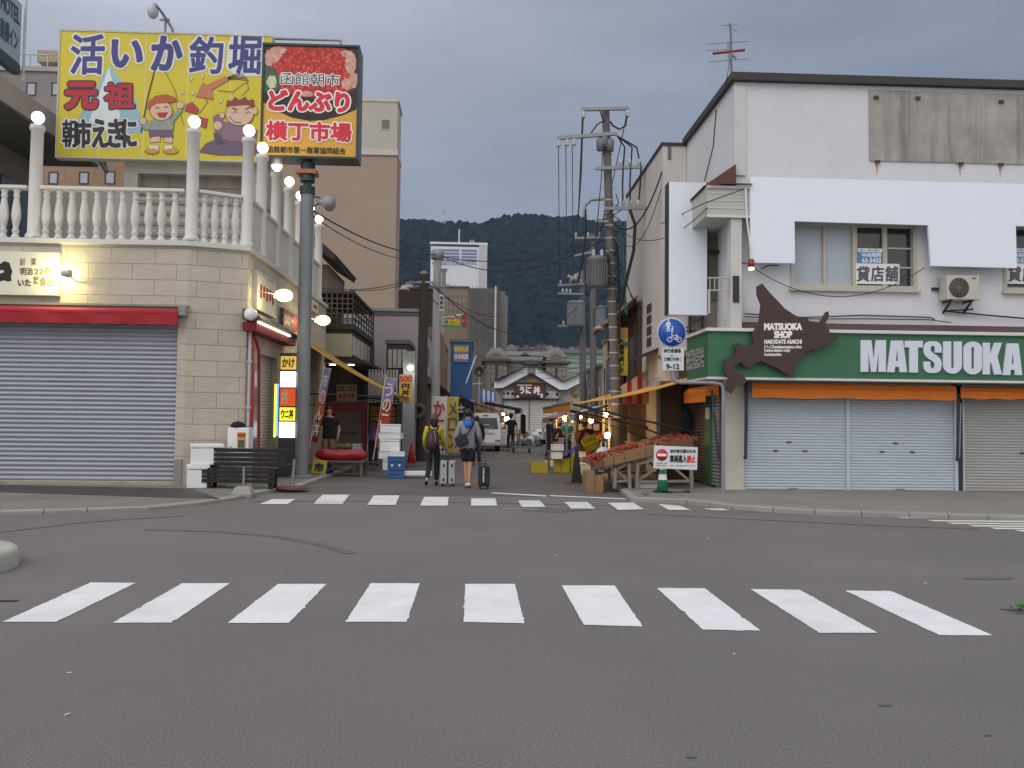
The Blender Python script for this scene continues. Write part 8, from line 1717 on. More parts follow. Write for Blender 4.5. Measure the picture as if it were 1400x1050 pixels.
for x in (x0+.02,gc.x-.05,x1-.02): mb=MB(); mb.lathe((x,16.7,.07),[(.001,-.05),(.07,-.05),(.07,.05),(.001,.05)],14,'X'); mb.build('end_roller',black,t)
mb=MB(); mb.box(gc.x-.18,gc.x+.18,16.55,16.95,.066,.10); mb.build('plate',black,t,bevel=.01)
# weed
t=thing('weed','small green weed growing in the kerb joint under the crab counter','plant',gr(883,683)); mb=MB(); rr=random.Random(9); p=gr(883,684); lf=M('weed_leaf','#3f7a34',.7,.2,9)
for k in range(26): a=rr.uniform(0,6.28); r=rr.uniform(.03,.12); q=p+V(r*math.cos(a)*1.4,r*math.sin(a),.095+rr.uniform(.0,.09)); u=V(math.cos(a)*.03,math.sin(a)*.03,.015); w=V(-math.sin(a)*.012,math.cos(a)*.012,0); mb.quad(q-w,q+u*.5-w*1.6,q+u,q+u*.5+w*1.6)
mb.build('leaves',lf,t); mb=MB()
for k in range(4): mb.tube([p+V(0,0,.09),p+V(.1*math.cos(k*1.7),.07*math.sin(k*1.7),.14)],.004,4)
mb.build('stem',lf,t)
t=thing('weed','green weed at the right edge of the road, cut by the picture border','plant',gr(1399,836)); mb=MB(); p=gr(1400,838)
for k in range(30): a=rr.uniform(0,6.28); r=rr.uniform(.01,.08); q=p+V(r*math.cos(a),r*math.sin(a),rr.uniform(.005,.07)); u=V(math.cos(a)*.04,math.sin(a)*.04,.02); w=V(-math.sin(a)*.012,math.cos(a)*.012,0); mb.quad(q-w,q+u*.5-w*1.6,q+u,q+u*.5+w*1.6)
mb.build('leaves',lf,t)
# ================================================================ UTILITY POLES
stl=M('insulator_white','#b9bab8',.3); trf=M('transformer_grey','#6f7377',.55,.08,2,streak=.2)
def pole(label,Y,top,bot,r0,r1,lower=None):
    a,b=A(*top,Y),A(*bot,Y); b=a+(b-a)*((a.z)/(a.z-b.z)); t=thing('utility_pole',label,'utility pole',b)
    mb=MB(); mb.tube([b,b.lerp(a,.5),a],[r0,(r0+r1)/2,r1],18); mb.build('pole',M('pole_concrete','#6b6867'),t); return t,a,b
def arm(t,x0,x1,y,Y,w=.09,ins=(),yo=-.22,insdown=False,hang=0):
    p,q=A(x0,y[0],Y)+V(0,yo,0),A(x1,y[1],Y)+V(0,yo,0); mb=MB(); mb.bar(p,q,w); mb.build('crossarm',steel,t)
    for f in ins:
        c=p.lerp(q,f); mb=MB()
        if insdown: mb.lathe(c,[(.001,-.26),(.06,-.25),(.075,-.2),(.05,-.17),(.075,-.14),(.05,-.10),(.06,-.06),(.001,-.05)],10)
        else: mb.lathe(c,[(.03,.05),(.06,.08),(.05,.12),(.075,.15),(.05,.18),(.06,.22),(.001,.26)],10)
        mb.build('insulator',stl,t)
YP=24.0
t,pa_,pb_=pole('tall utility pole with a transformer rising over the right stalls',YP,(828,150),(843.5,600),.152,.11)
arm(t,794,858,(153.5,152),YP,.09,(.04,.97),insdown=True)
arm(t,761,842,(192.5,186),YP,.10,(.02,.16,.28),insdown=True)
arm(t,813,877,(233.5,231),YP,.09,(.52,.72,.92))
arm(t,825,886,(288,286.5),YP,.09,(.42,.58,.75))
mb=MB(); mb.tube([A(826,272,YP-.2),A(808,273,YP-.2),A(800,281,YP-.2),A(798,297,YP-.2)],.05,8); mb.build('cable_elbow',steel,t)
arm(t,812,830,(305,305),YP,.06,())
mb=MB(); c=A(816.5,373,YP-.35); mb.lathe(c+V(0,0,-.42),[(.001,0),(.26,.0),(.28,.06),(.28,.74),(.30,.76),(.30,.84),(.20,.90),(.001,.92)],20); tr=mb.build('transformer',trf,t)
mb=MB()
for k in range(20): a=2*math.pi*k/20; mb.box(c.x+.30*math.cos(a)-.012,c.x+.30*math.cos(a)+.012,c.y+.30*math.sin(a)-.012,c.y+.30*math.sin(a)+.012,c.z-.32,c.z+.26)
mb.build('cooling_fin',trf,tr)
for s_ in (-.12,.12): mb=MB(); mb.lathe(c+V(s_,-.08,.48),[(.05,0),(.06,.06),(.04,.1),(.06,.14),(.001,.2)],8); mb.build('bushing',stl,tr)
mb=MB(); mb.ball(A(828,355,YP-.3),.15,10,(1,1,1.3)); mb.build('junction_box',dark,t)
mb=MB()
for (px,py) in ((821,196),(834,197),(826,192)): q=A(px,py,YP-.15); mb.lathe(q+V(0,0,-.22),[(.001,0),(.11,.01),(.12,.2),(.13,.3),(.06,.38),(.001,.4)],12)
mb.build('switch_gear',trf,t)
mb=MB()
for k in range(16): z=1.9+.5*k; q=pb_.lerp(pa_,z/pa_.z); mb.bar(q-V(.20,0,0),q+V(.20,0,0),.02)
mb.build('step_bolts',M('bolt_pale','#a5a29a',.5),t)
for k in range(18):
    mb=MB(); q=pb_.lerp(pa_,.15+.035*k); r=.152-.042*(.15+.035*k)+.005; mb.lathe(q,[(r,0),(r+.004,.02),(r,.04)],14); mb.build('pole_band',M('band_pale','#a9a49f'),t)
mb=MB(); q0=pb_.lerp(pa_,.35); mb.tube([q0+V(.16,-.1,0),pb_.lerp(pa_,.5)+V(.2,-.1,0),pb_.lerp(pa_,.62)+V(.17,-.1,0)],.03,6)
rr=random.Random(3)
for k in range(9): f=.52+.03*k; q=pb_.lerp(pa_,f); mb.tube([q+V(rr.uniform(-.2,.2),-.2,0),q+V(rr.uniform(.15,.4),-.25,-rr.uniform(.1,.4)),q+V(rr.uniform(-.1,.25),-.2,-rr.uniform(.3,.8))],.016,5)
mb.build('cable_tangle',cab,t)
def cw(label,pts,r=.015,mat=cab,g='cables strung over the street'): wire(label,pts,r,mat,g)
# drop cables on the pole
P_=lambda x,y,d=-.25:A(x,y,YP)+V(0,d,0)
gp='drop cables on the tall utility pole'
cw('thick black cable dropping from the left end of the top crossarm',[P_(796,160),P_(795,180),P_(793,240),P_(789,300)],.022,cab,gp)
cw('thick black loop from the right end of the top crossarm',[P_(855,160),P_(853,176),P_(845,181),P_(836,176),P_(832,170)],.03,cab,gp)
cw('black cable loop left of the pole head',[P_(818,154),P_(822,166),P_(824,172)],.022,cab,gp); cw('black cable drooping to the second crossarm',[P_(826,168),P_(815,174),P_(805,188)],.022,cab,gp)
for k,(x0,x1,x2) in enumerate(((852,849,849.5),(862,859,859.5),(868,873,870.5))): cw(['inner','middle','outer'][k]+' thick cable between the two right-hand crossarms',[P_(842,190),P_(x0,205),P_(x1+1,232),P_(x1,256),P_(x2,283)],.026,cab,gp)
cw('heavy cable sweeping down from the lower crossarm to the stalls',[P_(859,290),P_(866,310),P_(864,345),P_(853,390),P_(845,423)],.05,cab,gp)
cw('teal cable running down beside the pole',[P_(846,305),P_(850,350),P_(853,400),P_(855,432)],.018,M('cable_teal','#3f6a70',.6),gp)
cw('second teal cable running down beside the pole',[P_(843,300),P_(845,345),P_(850,390),P_(852,430)],.014,M('cable_teal','#3f6a70'),gp)
cw('black cable from the elbow past the transformer',[P_(799,290),P_(800,320),P_(794,360),P_(789,385)],.03,cab,gp)
cw('thin cable straight down left of the pole',[P_(823,200),P_(820,250),P_(812,340),P_(805,400)],.014,cab,gp)
# far poles
t,pa2,pb2=pole('second utility pole behind, with three white insulators at its head',38,(810,320),(811.5,560),.17,.13); arm(t,785,821,(327,326),38,.09,(.05,.5,.95)); arm(t,784,812,(351,345),38,.09,())
mb=MB(); c=A(815,375,37.6); mb.lathe(c+V(0,0,-.2),[(.001,0),(.2,.01),(.2,.5),(.001,.55)],12); mb.build('junction_box',trf,t)
t,pa3,pb3=pole('third utility pole with two transformers and white insulators, left of the twin poles',41,(795,370),(797.5,560),.19,.14); arm(t,762,797,(391,389),41,.10,(.1,.5,.9)); arm(t,762,796,(402,403),41,.09,(.2,.35,.5)); arm(t,762,788,(446,447),41,.09,(.3,))
for q in ((787,379,.17),(782,381,.14),(791,376,.13),(778,378,.10)): mb=MB(); mb.lathe(A(q[0],q[1],40.6)-V(0,0,q[2]),[(.001,0),(q[2],.05),(q[2]*.6,q[2]),(q[2]*.9,q[2]*1.4),(.001,q[2]*2)],10); mb.build('white_fitting',M('dirty_white','#b3b0a4'),t)
for px_ in (784,791): mb=MB(); c=A(px_,428,40.5); mb.lathe(c+V(0,0,-.65),[(.001,0),(.30,.0),(.30,.03),(.32,.05),(.32,1.08),(.34,1.1),(.34,1.16),(.22,1.25),(.001,1.3)],12,smooth=False); mb.build('transformer',trf,t)
for nm,px_,Yq,py in (('box transformer on the right of the twin poles',821,38,440),):
    mb=MB(); c=A(px_,py-8,37.6); mb.lathe(c+V(0,0,-.5),[(.001,0),(.25,.0),(.25,.85),(.28,.87),(.28,.92),(.001,1.0)],12,smooth=False); mb.build('transformer',trf,t)
# conductors
for k,(x0,xe) in enumerate(((762.5,763),(772.5,773),(781,782))): cw(['outermost','middle','inner'][k]+' conductor running from the long left crossarm to the next pole',catenary(A(x0,199,YP)-V(0,.22,0),A(xe+2,388,40.8),.12,12),.013)
cw('conductor from the top crossarm to the second pole',catenary(A(795,161,YP)-V(0,.2,0),A(789,322,37.8),.2,12),.016); cw('conductor from the right top crossarm to the second pole',catenary(A(855,161,YP)-V(0,.2,0),A(819,322,37.8),.2,12),.016)
cw('cable from the lower crossarm to the second pole',catenary(A(827,288,YP),A(812,350,38),.3,10),.02)
cw('cable from the tall pole up to the corner of the white building',catenary(A(840,305,YP-.2),A(905,235,21.6),.7,14),.022); cw('thin cable from the tall pole to the blank blade sign',catenary(A(843,310,YP),A(967,284,17.2),.55,16),.011); cw('second thin cable from the tall pole to the side wall',catenary(A(841,318,YP),A(904,258,21.6),.9,14),.011)
cw('thin cable crossing to the bay box corner',[A(904,306,20),A(963,278,17.2),A(1018,258,17.1)],.011)
cw('cable from the pale pole across to the tall pole',catenary(A(598,346,33),A(838,320,YP),.9,24),.018); cw('second cable from the pale pole across the mountain',catenary(A(600,350,33),A(812,332,38),.5,24),.018)
cw('low cable sagging across the street to the twin poles',catenary(A(577,372,29.5),A(800,408,41),2.0,26),.02); cw('cable from the pole sign to the pale pole',catenary(pb+V(0,0,at(430,287,20.5).z),A(597,348,33),.35,20),.022); cw('second cable from the pole sign to the pale pole',catenary(pb+V(0,0,at(430,290,20.5).z-.06),A(596,352,33),.5,20),.014)
cw('cable from the lattice house to the dark pole head',catenary(A(440,394,28),A(574,379,29.5),.2,14),.016); cw('second cable from the lattice house to the dark pole head',catenary(A(478,397,28),A(576,381,29.5),.15,14),.014)
cw('cable from the dark pole head to the rear of the street',catenary(A(577,380,29.5),A(690,430,60),.6,18),.018); cw('distribution cable along the left row',catenary(A(577,392,29.5),A(606,420,34),.1,10),.018)
cw('wire bundle fanning from the tall pole to the timber shop',catenary(A(842,330,YP),A(886,448,24.6),.4,14),.014); cw('second wire fanning to the timber shop',catenary(A(841,345,YP),A(893,428,24.4),.5,14),.012)
for k in range(4): cw(['highest','second','third','lowest'][k]+' thin wire across the front of the market hall',catenary(A(662,487+7*k,60),A(808,480+9*k,46),.5,16),.014)
# ================================================================ PEOPLE
def skin_mesh(vs,es,rad,root=0,sub=1):
    me=bpy.data.meshes.new('skeleton'); me.from_pydata(vs,es,[]); 
    bm=bmesh.new(); bm.from_mesh(me); ly=bm.verts.layers.skin.verify(); bm.verts.ensure_lookup_table()
    for v,r in zip(bm.verts,rad): v[ly].radius=(r if isinstance(r,tuple) else (r,r)); v[ly].use_root=False
    bm.verts[root][ly].use_root=True; bm.to_mesh(me); bm.free()
    o=bpy.data.objects.new('skeleton',me); COL.objects.link(o); s=o.modifiers.new('s','SKIN'); s.use_smooth_shade=True; u=o.modifiers.new('u','SUBSURF'); u.levels=sub; u.render_levels=sub
    dg=bpy.context.evaluated_depsgraph_get(); dg.update(); m2=bpy.data.meshes.new_from_object(o.evaluated_get(dg))
    V_=[tuple(v.co) for v in m2.vertices]; F_=[tuple(p.vertices) for p in m2.polygons]
    bpy.data.objects.remove(o); bpy.data.meshes.remove(me); bpy.data.meshes.remove(m2); return V_,F_
skn=M('skin','#b98a6c',.55,.06,6); jean=M('dark_denim','#1d2230',.85,.15,6); blk_c=M('black_cloth','#17151a'); yel_c=M('yellow_knit','#b5a816',.85,.1,5); grey_c=M('grey_marl','#83888c',.9,.1,8); blue_c=M('blue_hood_lining','#2a6cb8',.85,.08,5); hair_m=M('black_hair','#100e0f',.55,.2,20); grn_c=M('green_cloth','#1f7a64',.85,.1,5); tan_c=M('tan_cloth','#7d6a52',.85,.1,5); pur_c=M('purple_cloth','#7a558a',.85,.1,5); char_c=M('charcoal_cloth','#26272c',.9,.12,6); shoe_b=M('dark_shoe','#1c1816',.6); shoe_w=M('white_shoe','#d8d6d4',.6)
def person(label,loc,H=1.7,rz=0,J=None,top=None,sleeve='long',low='trousers',bot=jean,shoe=shoe_b,hair=hair_m,topm=grey_c,hairstyle='short',bw=1.0,hatm=None):
    k=H/1.70
    D=dict(pel=(0,0,.92),sp=(0,0,1.10),ch=(0,0,1.30),nk=(0,0,1.46),hd0=(0,.015,1.53),hd1=(0,.02,1.60),hd2=(0,.01,1.655),
      shL=(-.175,0,1.385),elL=(-.225,-.02,1.12),wrL=(-.235,.04,.88),shR=(.175,0,1.385),elR=(.225,-.02,1.12),wrR=(.235,.04,.88),
      hpL=(-.09,0,.87),knL=(-.095,.02,.48),anL=(-.10,0,.085),hpR=(.09,0,.87),knR=(.095,.02,.48),anR=(.10,0,.085))
    D.update(J or {})
    for s in 'LR':
        a=V(*D['an'+s]); kn=V(*D['kn'+s]); D.setdefault('to'+s,(a.x+(.02 if s=='R' else -.02),a.y+.15,max(.03,a.z-.055)))
        w=V(*D['wr'+s]); e=V(*D['el'+s]); d=(w-e).normalized(); D.setdefault('pa'+s,tuple(w+d*.075))
    RAD=dict(pel=(.145*bw,.105),sp=(.125*bw,.095),ch=(.15*bw,.105),nk=.05,hd0=.062,hd1=(.078,.092),hd2=(.062,.075),shL=.06,shR=.06,elL=.041,elR=.041,wrL=.027,wrR=.027,hpL=.082,hpR=.082,knL=.056,knR=.056,anL=.036,anR=.036,toL=.032,toR=.032,paL=(.034,.016),paR=(.034,.016))
    M_=Matrix.Translation(V(*loc))@Matrix.Rotation(rz,4,'Z')@Matrix.Scale(k,4)
    t=thing('person',label,'person',loc)
    E=[('pel','sp'),('sp','ch'),('ch','nk'),('nk','hd0'),('hd0','hd1'),('hd1','hd2')]
    for s in 'LR': E+=[('ch','sh'+s),('sh'+s,'el'+s),('el'+s,'wr'+s),('wr'+s,'pa'+s),('pel','hp'+s),('hp'+s,'kn'+s),('kn'+s,'an'+s),('an'+s,'to'+s)]
    P=dict(D); Rr=dict(RAD)
    for s in 'LR':   # five separate fingers, unequal and bent
        pa=V(*P['pa'+s]); d=(pa-V(*P['wr'+s])).normalized(); side=V(0,1,0)-d*d.y
        if side.length<.1: side=V(1,0,0)
        side.normalize(); inn=d.cross(side)*(1 if s=='L' else -1)
        for q,(off,ln,cu) in enumerate(((.026,.062,.30),(.009,.070,.34),(-.009,.066,.40),(-.025,.052,.46))):
            b=pa+side*off+d*.02; m_=b+d*ln*.5+inn*ln*.12; e=m_+d*ln*.42+inn*ln*cu
            for nm,p_,r_ in (('f%d0'%q,b,.0085),('f%d1'%q,m_,.008),('f%d2'%q,e,.0065)): P[nm+s]=tuple(p_); Rr[nm+s]=r_
            E+=[('pa'+s,'f%d0'%q+s),('f%d0'%q+s,'f%d1'%q+s),('f%d1'%q+s,'f%d2'%q+s)]
        b=V(*P['wr'+s])+d*.03+side*.034; e=b+d*.035+side*.022+inn*.012
        P['t0'+s]=tuple(b); P['t1'+s]=tuple(e); Rr['t0'+s]=.010; Rr['t1'+s]=.008; E+=[('pa'+s,'t0'+s),('t0'+s,'t1'+s)]
    def sk(keys,edges,rad,root,name,mat,infl=0,parent=t,sub=1):
        ix={n:i for i,n in enumerate(keys)}
        r=[]
        for n in keys:
            v=rad[n]; r.append((v[0]+infl,v[1]+infl) if isinstance(v,tuple) else v+infl)
        vs,fs=skin_mesh([P[n] for n in keys],[(ix[a],ix[b]) for a,b in edges],r,ix[root],sub)
        mb=MB(); mb.add([M_@V(*v) for v in vs],fs,True); return mb.build(name,mat,parent)
    sk(list(P.keys()),E,Rr,'pel','body',skn)
    # clothing
    P['wst']=tuple(V(*P['pel']).lerp(V(*P['sp']),.1)); P['hem']=tuple(V(*P['pel'])-V(0,0,.10)); Rr['wst']=(.13*bw,.10); Rr['hem']=(.150*bw,.112)
    P['col']=tuple(V(*P['ch']).lerp(V(*P['nk']),.72)); Rr['col']=(.07,.06)
    ks=['hem','pel','sp','ch','col','shL','shR']; es=[('hem','pel'),('pel','sp'),('sp','ch'),('ch','col'),('ch','shL'),('ch','shR')]
    for s in 'LR':
        if sleeve=='long': ks+=['el'+s,'wr'+s]; es+=[('sh'+s,'el'+s),('el'+s,'wr'+s)]
        else: P['sl'+s]=tuple(V(*P['sh'+s]).lerp(V(*P['el'+s]),.72)); Rr['sl'+s]=.058; ks+=['sl'+s]; es+=[('sh'+s,'sl'+s)]
    sk(ks,es,Rr,'ch','top',topm,.022)
    P['wb']=tuple(V(*P['pel']).lerp(V(*P['sp']),.45)); Rr['wb']=(.125*bw,.092); ks=['wb','pel','hpL','hpR']; es=[('wb','pel'),('pel','hpL'),('pel','hpR')]
    for s in 'LR':
        if low=='trousers': P['cf'+s]=tuple(V(*P['kn'+s]).lerp(V(*P['an'+s]),.93)); Rr['cf'+s]=.05; ks+=['kn'+s,'cf'+s]; es+=[('hp'+s,'kn'+s),('kn'+s,'cf'+s)]
        else: P['cf'+s]=tuple(V(*P['hp'+s]).lerp(V(*P['kn'+s]),.86)); Rr['cf'+s]=.088; ks+=['cf'+s]; es+=[('hp'+s,'cf'+s)]
    sk(ks,es,Rr,'pel','trousers' if low=='trousers' else 'shorts',bot,.018)
    for s in 'LR':
        a=V(*P['an'+s]); to=V(*P['to'+s]); d=(to-a); d.z*=1
        P['s0']=tuple(a-d*.30+V(0,0,-.03)); P['s1']=tuple(a+d*.35+V(0,0,-.02)); P['s2']=tuple(to+d*.25); Rr.update(s0=.042,s1=.046,s2=.034); P['s3']=tuple(a+V(0,0,.0)); Rr['s3']=.045
        sk(['s0','s1','s2','s3'],[('s0','s1'),('s1','s2'),('s1','s3')],Rr,'s1','shoe',shoe)
    hc=V(*P['hd1'])
    hmb=MB()
    if hairstyle!='none':
        hmb.ball(hc+V(0,-.012,.028),.1,18,(.90,1.05,1.0))
        hmb.v=[v if (v[2]>hc.z+.062 or v[1]<hc.y+.005) else (hc.x+(v[0]-hc.x)*.6,hc.y+(v[1]-hc.y)*.4,v[2]) for v in hmb.v]
        rr=random.Random(int(loc[0]*100)); hmb.v=[(v[0]*1+rr.uniform(-.006,.006),v[1]+rr.uniform(-.006,.006),v[2]+rr.uniform(-.006,.006)) for v in hmb.v]
        if hairstyle=='long': hmb.tube([hc+V(0,-.06,.05),hc+V(0,-.08,-.08),hc+V(0,-.07,-.2)],[.08,.09,.05],12)
        hmb.v=[tuple(M_@V(*v)) for v in hmb.v]; hmb.build('hair',hair,t)
    # face
    f=MB(); f.ball(hc+V(0,.098,-.012),.018,8,(.8,1,1.2)); f.v=[tuple(M_@V(*v)) for v in f.v]; f.build('nose',skn,t)
    for s in (-1,1):
        f=MB(); f.ball(hc+V(s*.032,.083,.015),.011,8,(1.2,.6,.7)); f.v=[tuple(M_@V(*v)) for v in f.v]; f.build('eye',M('eye_dark','#1d1512',.3),t)
        f=MB(); f.ball(hc+V(s*.082,.0,-.005),.024,8,(.4,.8,1.2)); f.v=[tuple(M_@V(*v)) for v in f.v]; f.build('ear',skn,t)
    f=MB(); f.ball(hc+V(0,.078,-.052),.02,8,(1.3,.5,.3)); f.v=[tuple(M_@V(*v)) for v in f.v]; f.build('mouth',M('lips','#8a4a42',.5),t)
    if hatm:
        h=MB(); h.lathe(hc+V(0,-.01,.055),[(.155,-.02),(.14,-.012),(.105,.0),(.10,.05),(.085,.085),(.04,.10),(.001,.10)],20); h.v=[tuple(M_@V(*v)) for v in h.v]; h.build('hat',hatm,t)
    return t,M_
def local(M_,mb): mb.v=[tuple(M_@V(*v)) for v in mb.v]; return mb
# woman in yellow with backpack
p1=gr(592,664); p1.z=.004
J=dict(knL=(-.10,.03,.47),anL=(-.16,-.26,.15),toL=(-.17,-.17,.05),knR=(.09,.10,.47),anR=(.08,.08,.085),elR=(.22,.02,1.10),wrR=(.25,.20,.93),elL=(-.22,-.04,1.11),wrL=(-.20,.12,.92),pel=(-.01,.02,.90),hd0=(0,.03,1.52),hd1=(.01,.04,1.585),hd2=(.01,.03,1.64))
t,Mx=person('person in a yellow top and brown hat walking away with a maroon backpack',p1,1.60,.08,J,topm=yel_c,bot=jean,hairstyle='long',hatm=M('brown_felt','#54483e',.9,.1,6))
t=thing('backpack','maroon backpack with pale straps worn by the person in yellow','backpack',Mx@V(0,-.2,1.0)); bpm=M('maroon_nylon','#3a2126',.7,.12,6)
mb=MB(); vs=[]
for z,w,d in ((.86,.13,.10),(.88,.155,.15),(1.0,.165,.17),(1.15,.16,.15),(1.28,.14,.11),(1.36,.09,.06),(1.38,.04,.03)):
    for k in range(16):
        a=2*math.pi*k/16; c,s=math.cos(a),math.sin(a); vs.append(V(-.03+w*math.copysign(abs(c)**.6,c),-.135-d*.5+d*.5*math.copysign(abs(s)**.6,s)*1.0,z))
mb.add(vs,[(i*16+j,i*16+(j+1)%16,(i+1)*16+(j+1)%16,(i+1)*16+j) for i in range(6) for j in range(16)]+[tuple(range(15,-1,-1)),tuple(range(96,112))],True); local(Mx,mb).build('pack_body',bpm,t)
mb=MB(); mb.tube([(.02,-.305,.92),(.035,-.31,1.05),(.03,-.29,1.2),(.0,-.25,1.33)],.010,6); mb.tube([(-.06,-.305,.95),(-.075,-.305,1.1),(-.07,-.28,1.25)],.008,6); local(Mx,mb).build('pale_strap',M('pale_strap','#9a8a84',.7),t)
for s in (-1,1):
    mb=MB(); mb.tube([(s*.10-.02,-.10,1.36),(s*.11,-.03,1.455),(s*.125,.06,1.42),(s*.14,.12,1.25)],.022,6); local(Mx,mb).build('shoulder_strap',blk_c,t)
mb=MB(); mb.lathe((-.03,-.31,.99),[(.001,-.03),(.10,-.025),(.11,0),(.001,.01)],14,'Y'); local(Mx,mb).build('front_pocket',M('maroon_nylon_dark','#2c191e',.7),t)
def suitcase(label,c,w,d,h,mat,handle_to,stripe=None,hand=None,rz=0):
    t=thing('suitcase',label,'suitcase',c,'rolling suitcases'); c=V(*c); m=Matrix.Translation(c)@Matrix.Rotation(rz,4,'Z')
    mb=MB(); mb.box(-w/2,-.012,-d/2,d/2,.055,h); mb.box(.012,w/2,-d/2,d/2,.055,h); i=0; local(m,mb); mb.build('shell',mat,t,bevel=.028)
    mb=MB(); mb.box(-.0118,.0118,-d/2+.012,d/2-.012,.065,h-.012); local(m,mb); mb.build('zip_band',blk_c,t)
    for a,b in ((-1,-1),(1,-1),(1,1),(-1,1)): mb=MB(); mb.lathe((a*(w/2-.05),b*(d/2-.05),.028),[(.001,-.018),(.028,-.018),(.028,.018),(.001,.018)],12,'X'); mb.tube([(a*(w/2-.05),b*(d/2-.05),.03),(a*(w/2-.05),b*(d/2-.05),.06)],.02,6); local(m,mb); mb.build('wheel',black,t)
    mb=MB(); ht=V(*handle_to); q=m.inverted()@ht
    for s in (-.05,.05): mb.tube([(s,d/2-.05,h-.02),(q.x+s,q.y,q.z)],.010,6)
    mb.tube([(q.x-.07,q.y,q.z),(q.x+.07,q.y,q.z)],.017,8); local(m,mb); mb.build('pull_handle',M('handle_dark','#2a2a2c',.4),t)
    for k in range(2):
        for s in (-1,1): mb=MB(); z=.12+(h-.26)*k; mb.box(s*(w*.27)-.02,s*(w*.27)+.02,-d/2-.006,-d/2-.0005,z,z+.06); local(m,mb); mb.build('latch',blk_c if stripe is None else mat,t)
    mb=MB(); mb.tube([(-.07,-.02,h+.002),(-.06,-.02,h+.03),(.06,-.02,h+.03),(.07,-.02,h+.002)],.012,6); local(m,mb); mb.build('carry_handle',black,t)
    if stripe is not None:
        mb=MB(); mb.tube([(-.01,-d/2-.008,.15),(-.01,-d/2-.012,h*.5),(-.01,-d/2-.008,h-.05)],.018,8); mb.ball((-.01,-d/2-.01,h*.72),.03,8,(.9,.5,1.2)); mb.ball((-.01,-d/2-.01,.24),.03,8,(.9,.5,1.2)); local(m,mb); mb.build('pale_strap',stripe,t)
    return t
c1=gr(612,665); h1=Mx@V(.26,.26,.87)
suitcase('silver-grey hard suitcase pulled by the person in yellow',V(c1.x,c1.y+.06,.005),.34,.26,.58,M('silver_shell','#a3a6a8',.35,.04,3,coat=.3),h1)
# man in grey hoodie
p2=gr(639,667); p2.z=.004
J=dict(knL=(-.04,.03,.48),anL=(-.015,.02,.085),toL=(-.03,.17,.03),knR=(.05,-.02,.48),anR=(.035,-.12,.10),toR=(.05,.02,.035),hpL=(-.085,0,.87),elR=(.25,-.03,1.12),wrR=(.27,.16,.95),elL=(-.26,-.05,1.12),wrL=(-.28,.03,.86))
t,My=person('person in a grey hooded top and black shorts walking away with a shoulder bag',p2,1.74,-.02,J,low='shorts',bot=blk_c,shoe=shoe_w,topm=grey_c,bw=1.08)
mb=MB(); vs=[]
for i in range(9):
    f=i/8
    for j in range(14):
        a=math.pi*2*j/14; r=.115-.035*f+.0*math.sin(a); vs.append(V((r+.02*(1-f))*math.cos(a),-.05-.055*f*(1 if math.sin(a)<0 else .3)+r*.75*math.sin(a),1.49-.13*f*(1.15 if math.sin(a)<0 else .35)+.01))
mb.add(vs,[(i*14+j,i*14+(j+1)%14,(i+1)*14+(j+1)%14,(i+1)*14+j) for i in range(8) for j in range(14)],True); mb.ball((0,-.125,1.385),.085,12,(1.05,.55,.9)); local(My,mb).build('hood',blue_c,t)
t=thing('shoulder_bag','black shoulder bag on a diagonal strap carried by the hooded person','bag',My@V(-.15,-.18,1.05)); mb=MB(); mb.cbox((-.13,-.175,1.03),.26,.10,.24,0,-.45); local(My,mb).build('bag_body',M('black_nylon','#1b1c20',.7,.1,5),t,bevel=.03); mb=MB(); mb.tube([(-.06,-.17,1.10),(.05,-.15,1.27),(.12,-.09,1.40),(.13,.0,1.46),(.08,.10,1.38),(-.1,.14,1.15),(-.2,.05,1.02)],.018,6); local(My,mb).build('strap',blk_c,t)
c2=gr(661.5,669); h2=My@V(.285,.24,.90); suitcase('black suitcase with a pale belt pulled by the hooded person',V(c2.x,c2.y+.1,.005),.255,.30,.52,M('black_shell','#141418',.3,.05,3,coat=.4),h2,stripe=M('pale_belt','#b9bcc2',.4))
# others
def stand(dx=.0): return {}
a=gr(699,618); person('person in black with a cap walking away beside the goods stall',V(a.x,39.3,.004),1.76,.25,dict(knL=(-.12,.02,.47),anL=(-.17,-.15,.11),toL=(-.18,-.03,.04),anR=(.14,.10,.085),knR=(.11,.10,.48),elL=(-.28,.05,1.15),wrL=(-.22,.25,1.05),elR=(.28,-.05,1.12),wrR=(.30,.02,.88)),sleeve='short',topm=blk_c,bot=blk_c,bw=1.18,hatm=blk_c)
a=at(651.5,600,27); person('person in black almost hidden behind the hooded walker',V(a.x,27,.004),1.62,0,None,topm=blk_c,bot=char_c,hairstyle='long')
a=at(449,600,22.45); person('person in a dark short-sleeved shirt standing at the left stall facing the road',V(a.x,22.5,.07),1.74,math.pi+.1,dict(elL=(-.27,-.02,1.13),wrL=(-.24,.10,.92),elR=(.28,-.02,1.13),wrR=(.27,.08,.90)),sleeve='short',topm=M('navy_cloth','#12161e',.9,.1,5),bot=tan_c,low='shorts',bw=1.15)
a=at(510,600,25.6); person('person in purple with a pale hat bending behind the white foam boxes',V(a.x,25.6,.07),1.52,-.5,dict(ch=(0,.10,1.26),nk=(0,.2,1.38),hd0=(0,.24,1.43),hd1=(0,.27,1.49),hd2=(0,.27,1.545),shL=(-.17,.13,1.32),shR=(.17,.13,1.32),elL=(-.2,.25,1.1),wrL=(-.15,.42,1.0),elR=(.2,.25,1.1),wrR=(.15,.42,1.0)),topm=pur_c,bot=char_c,hatm=M('pale_straw','#a3968c',.8,.1,8))
a=gr(747,629); Yb_=a.y
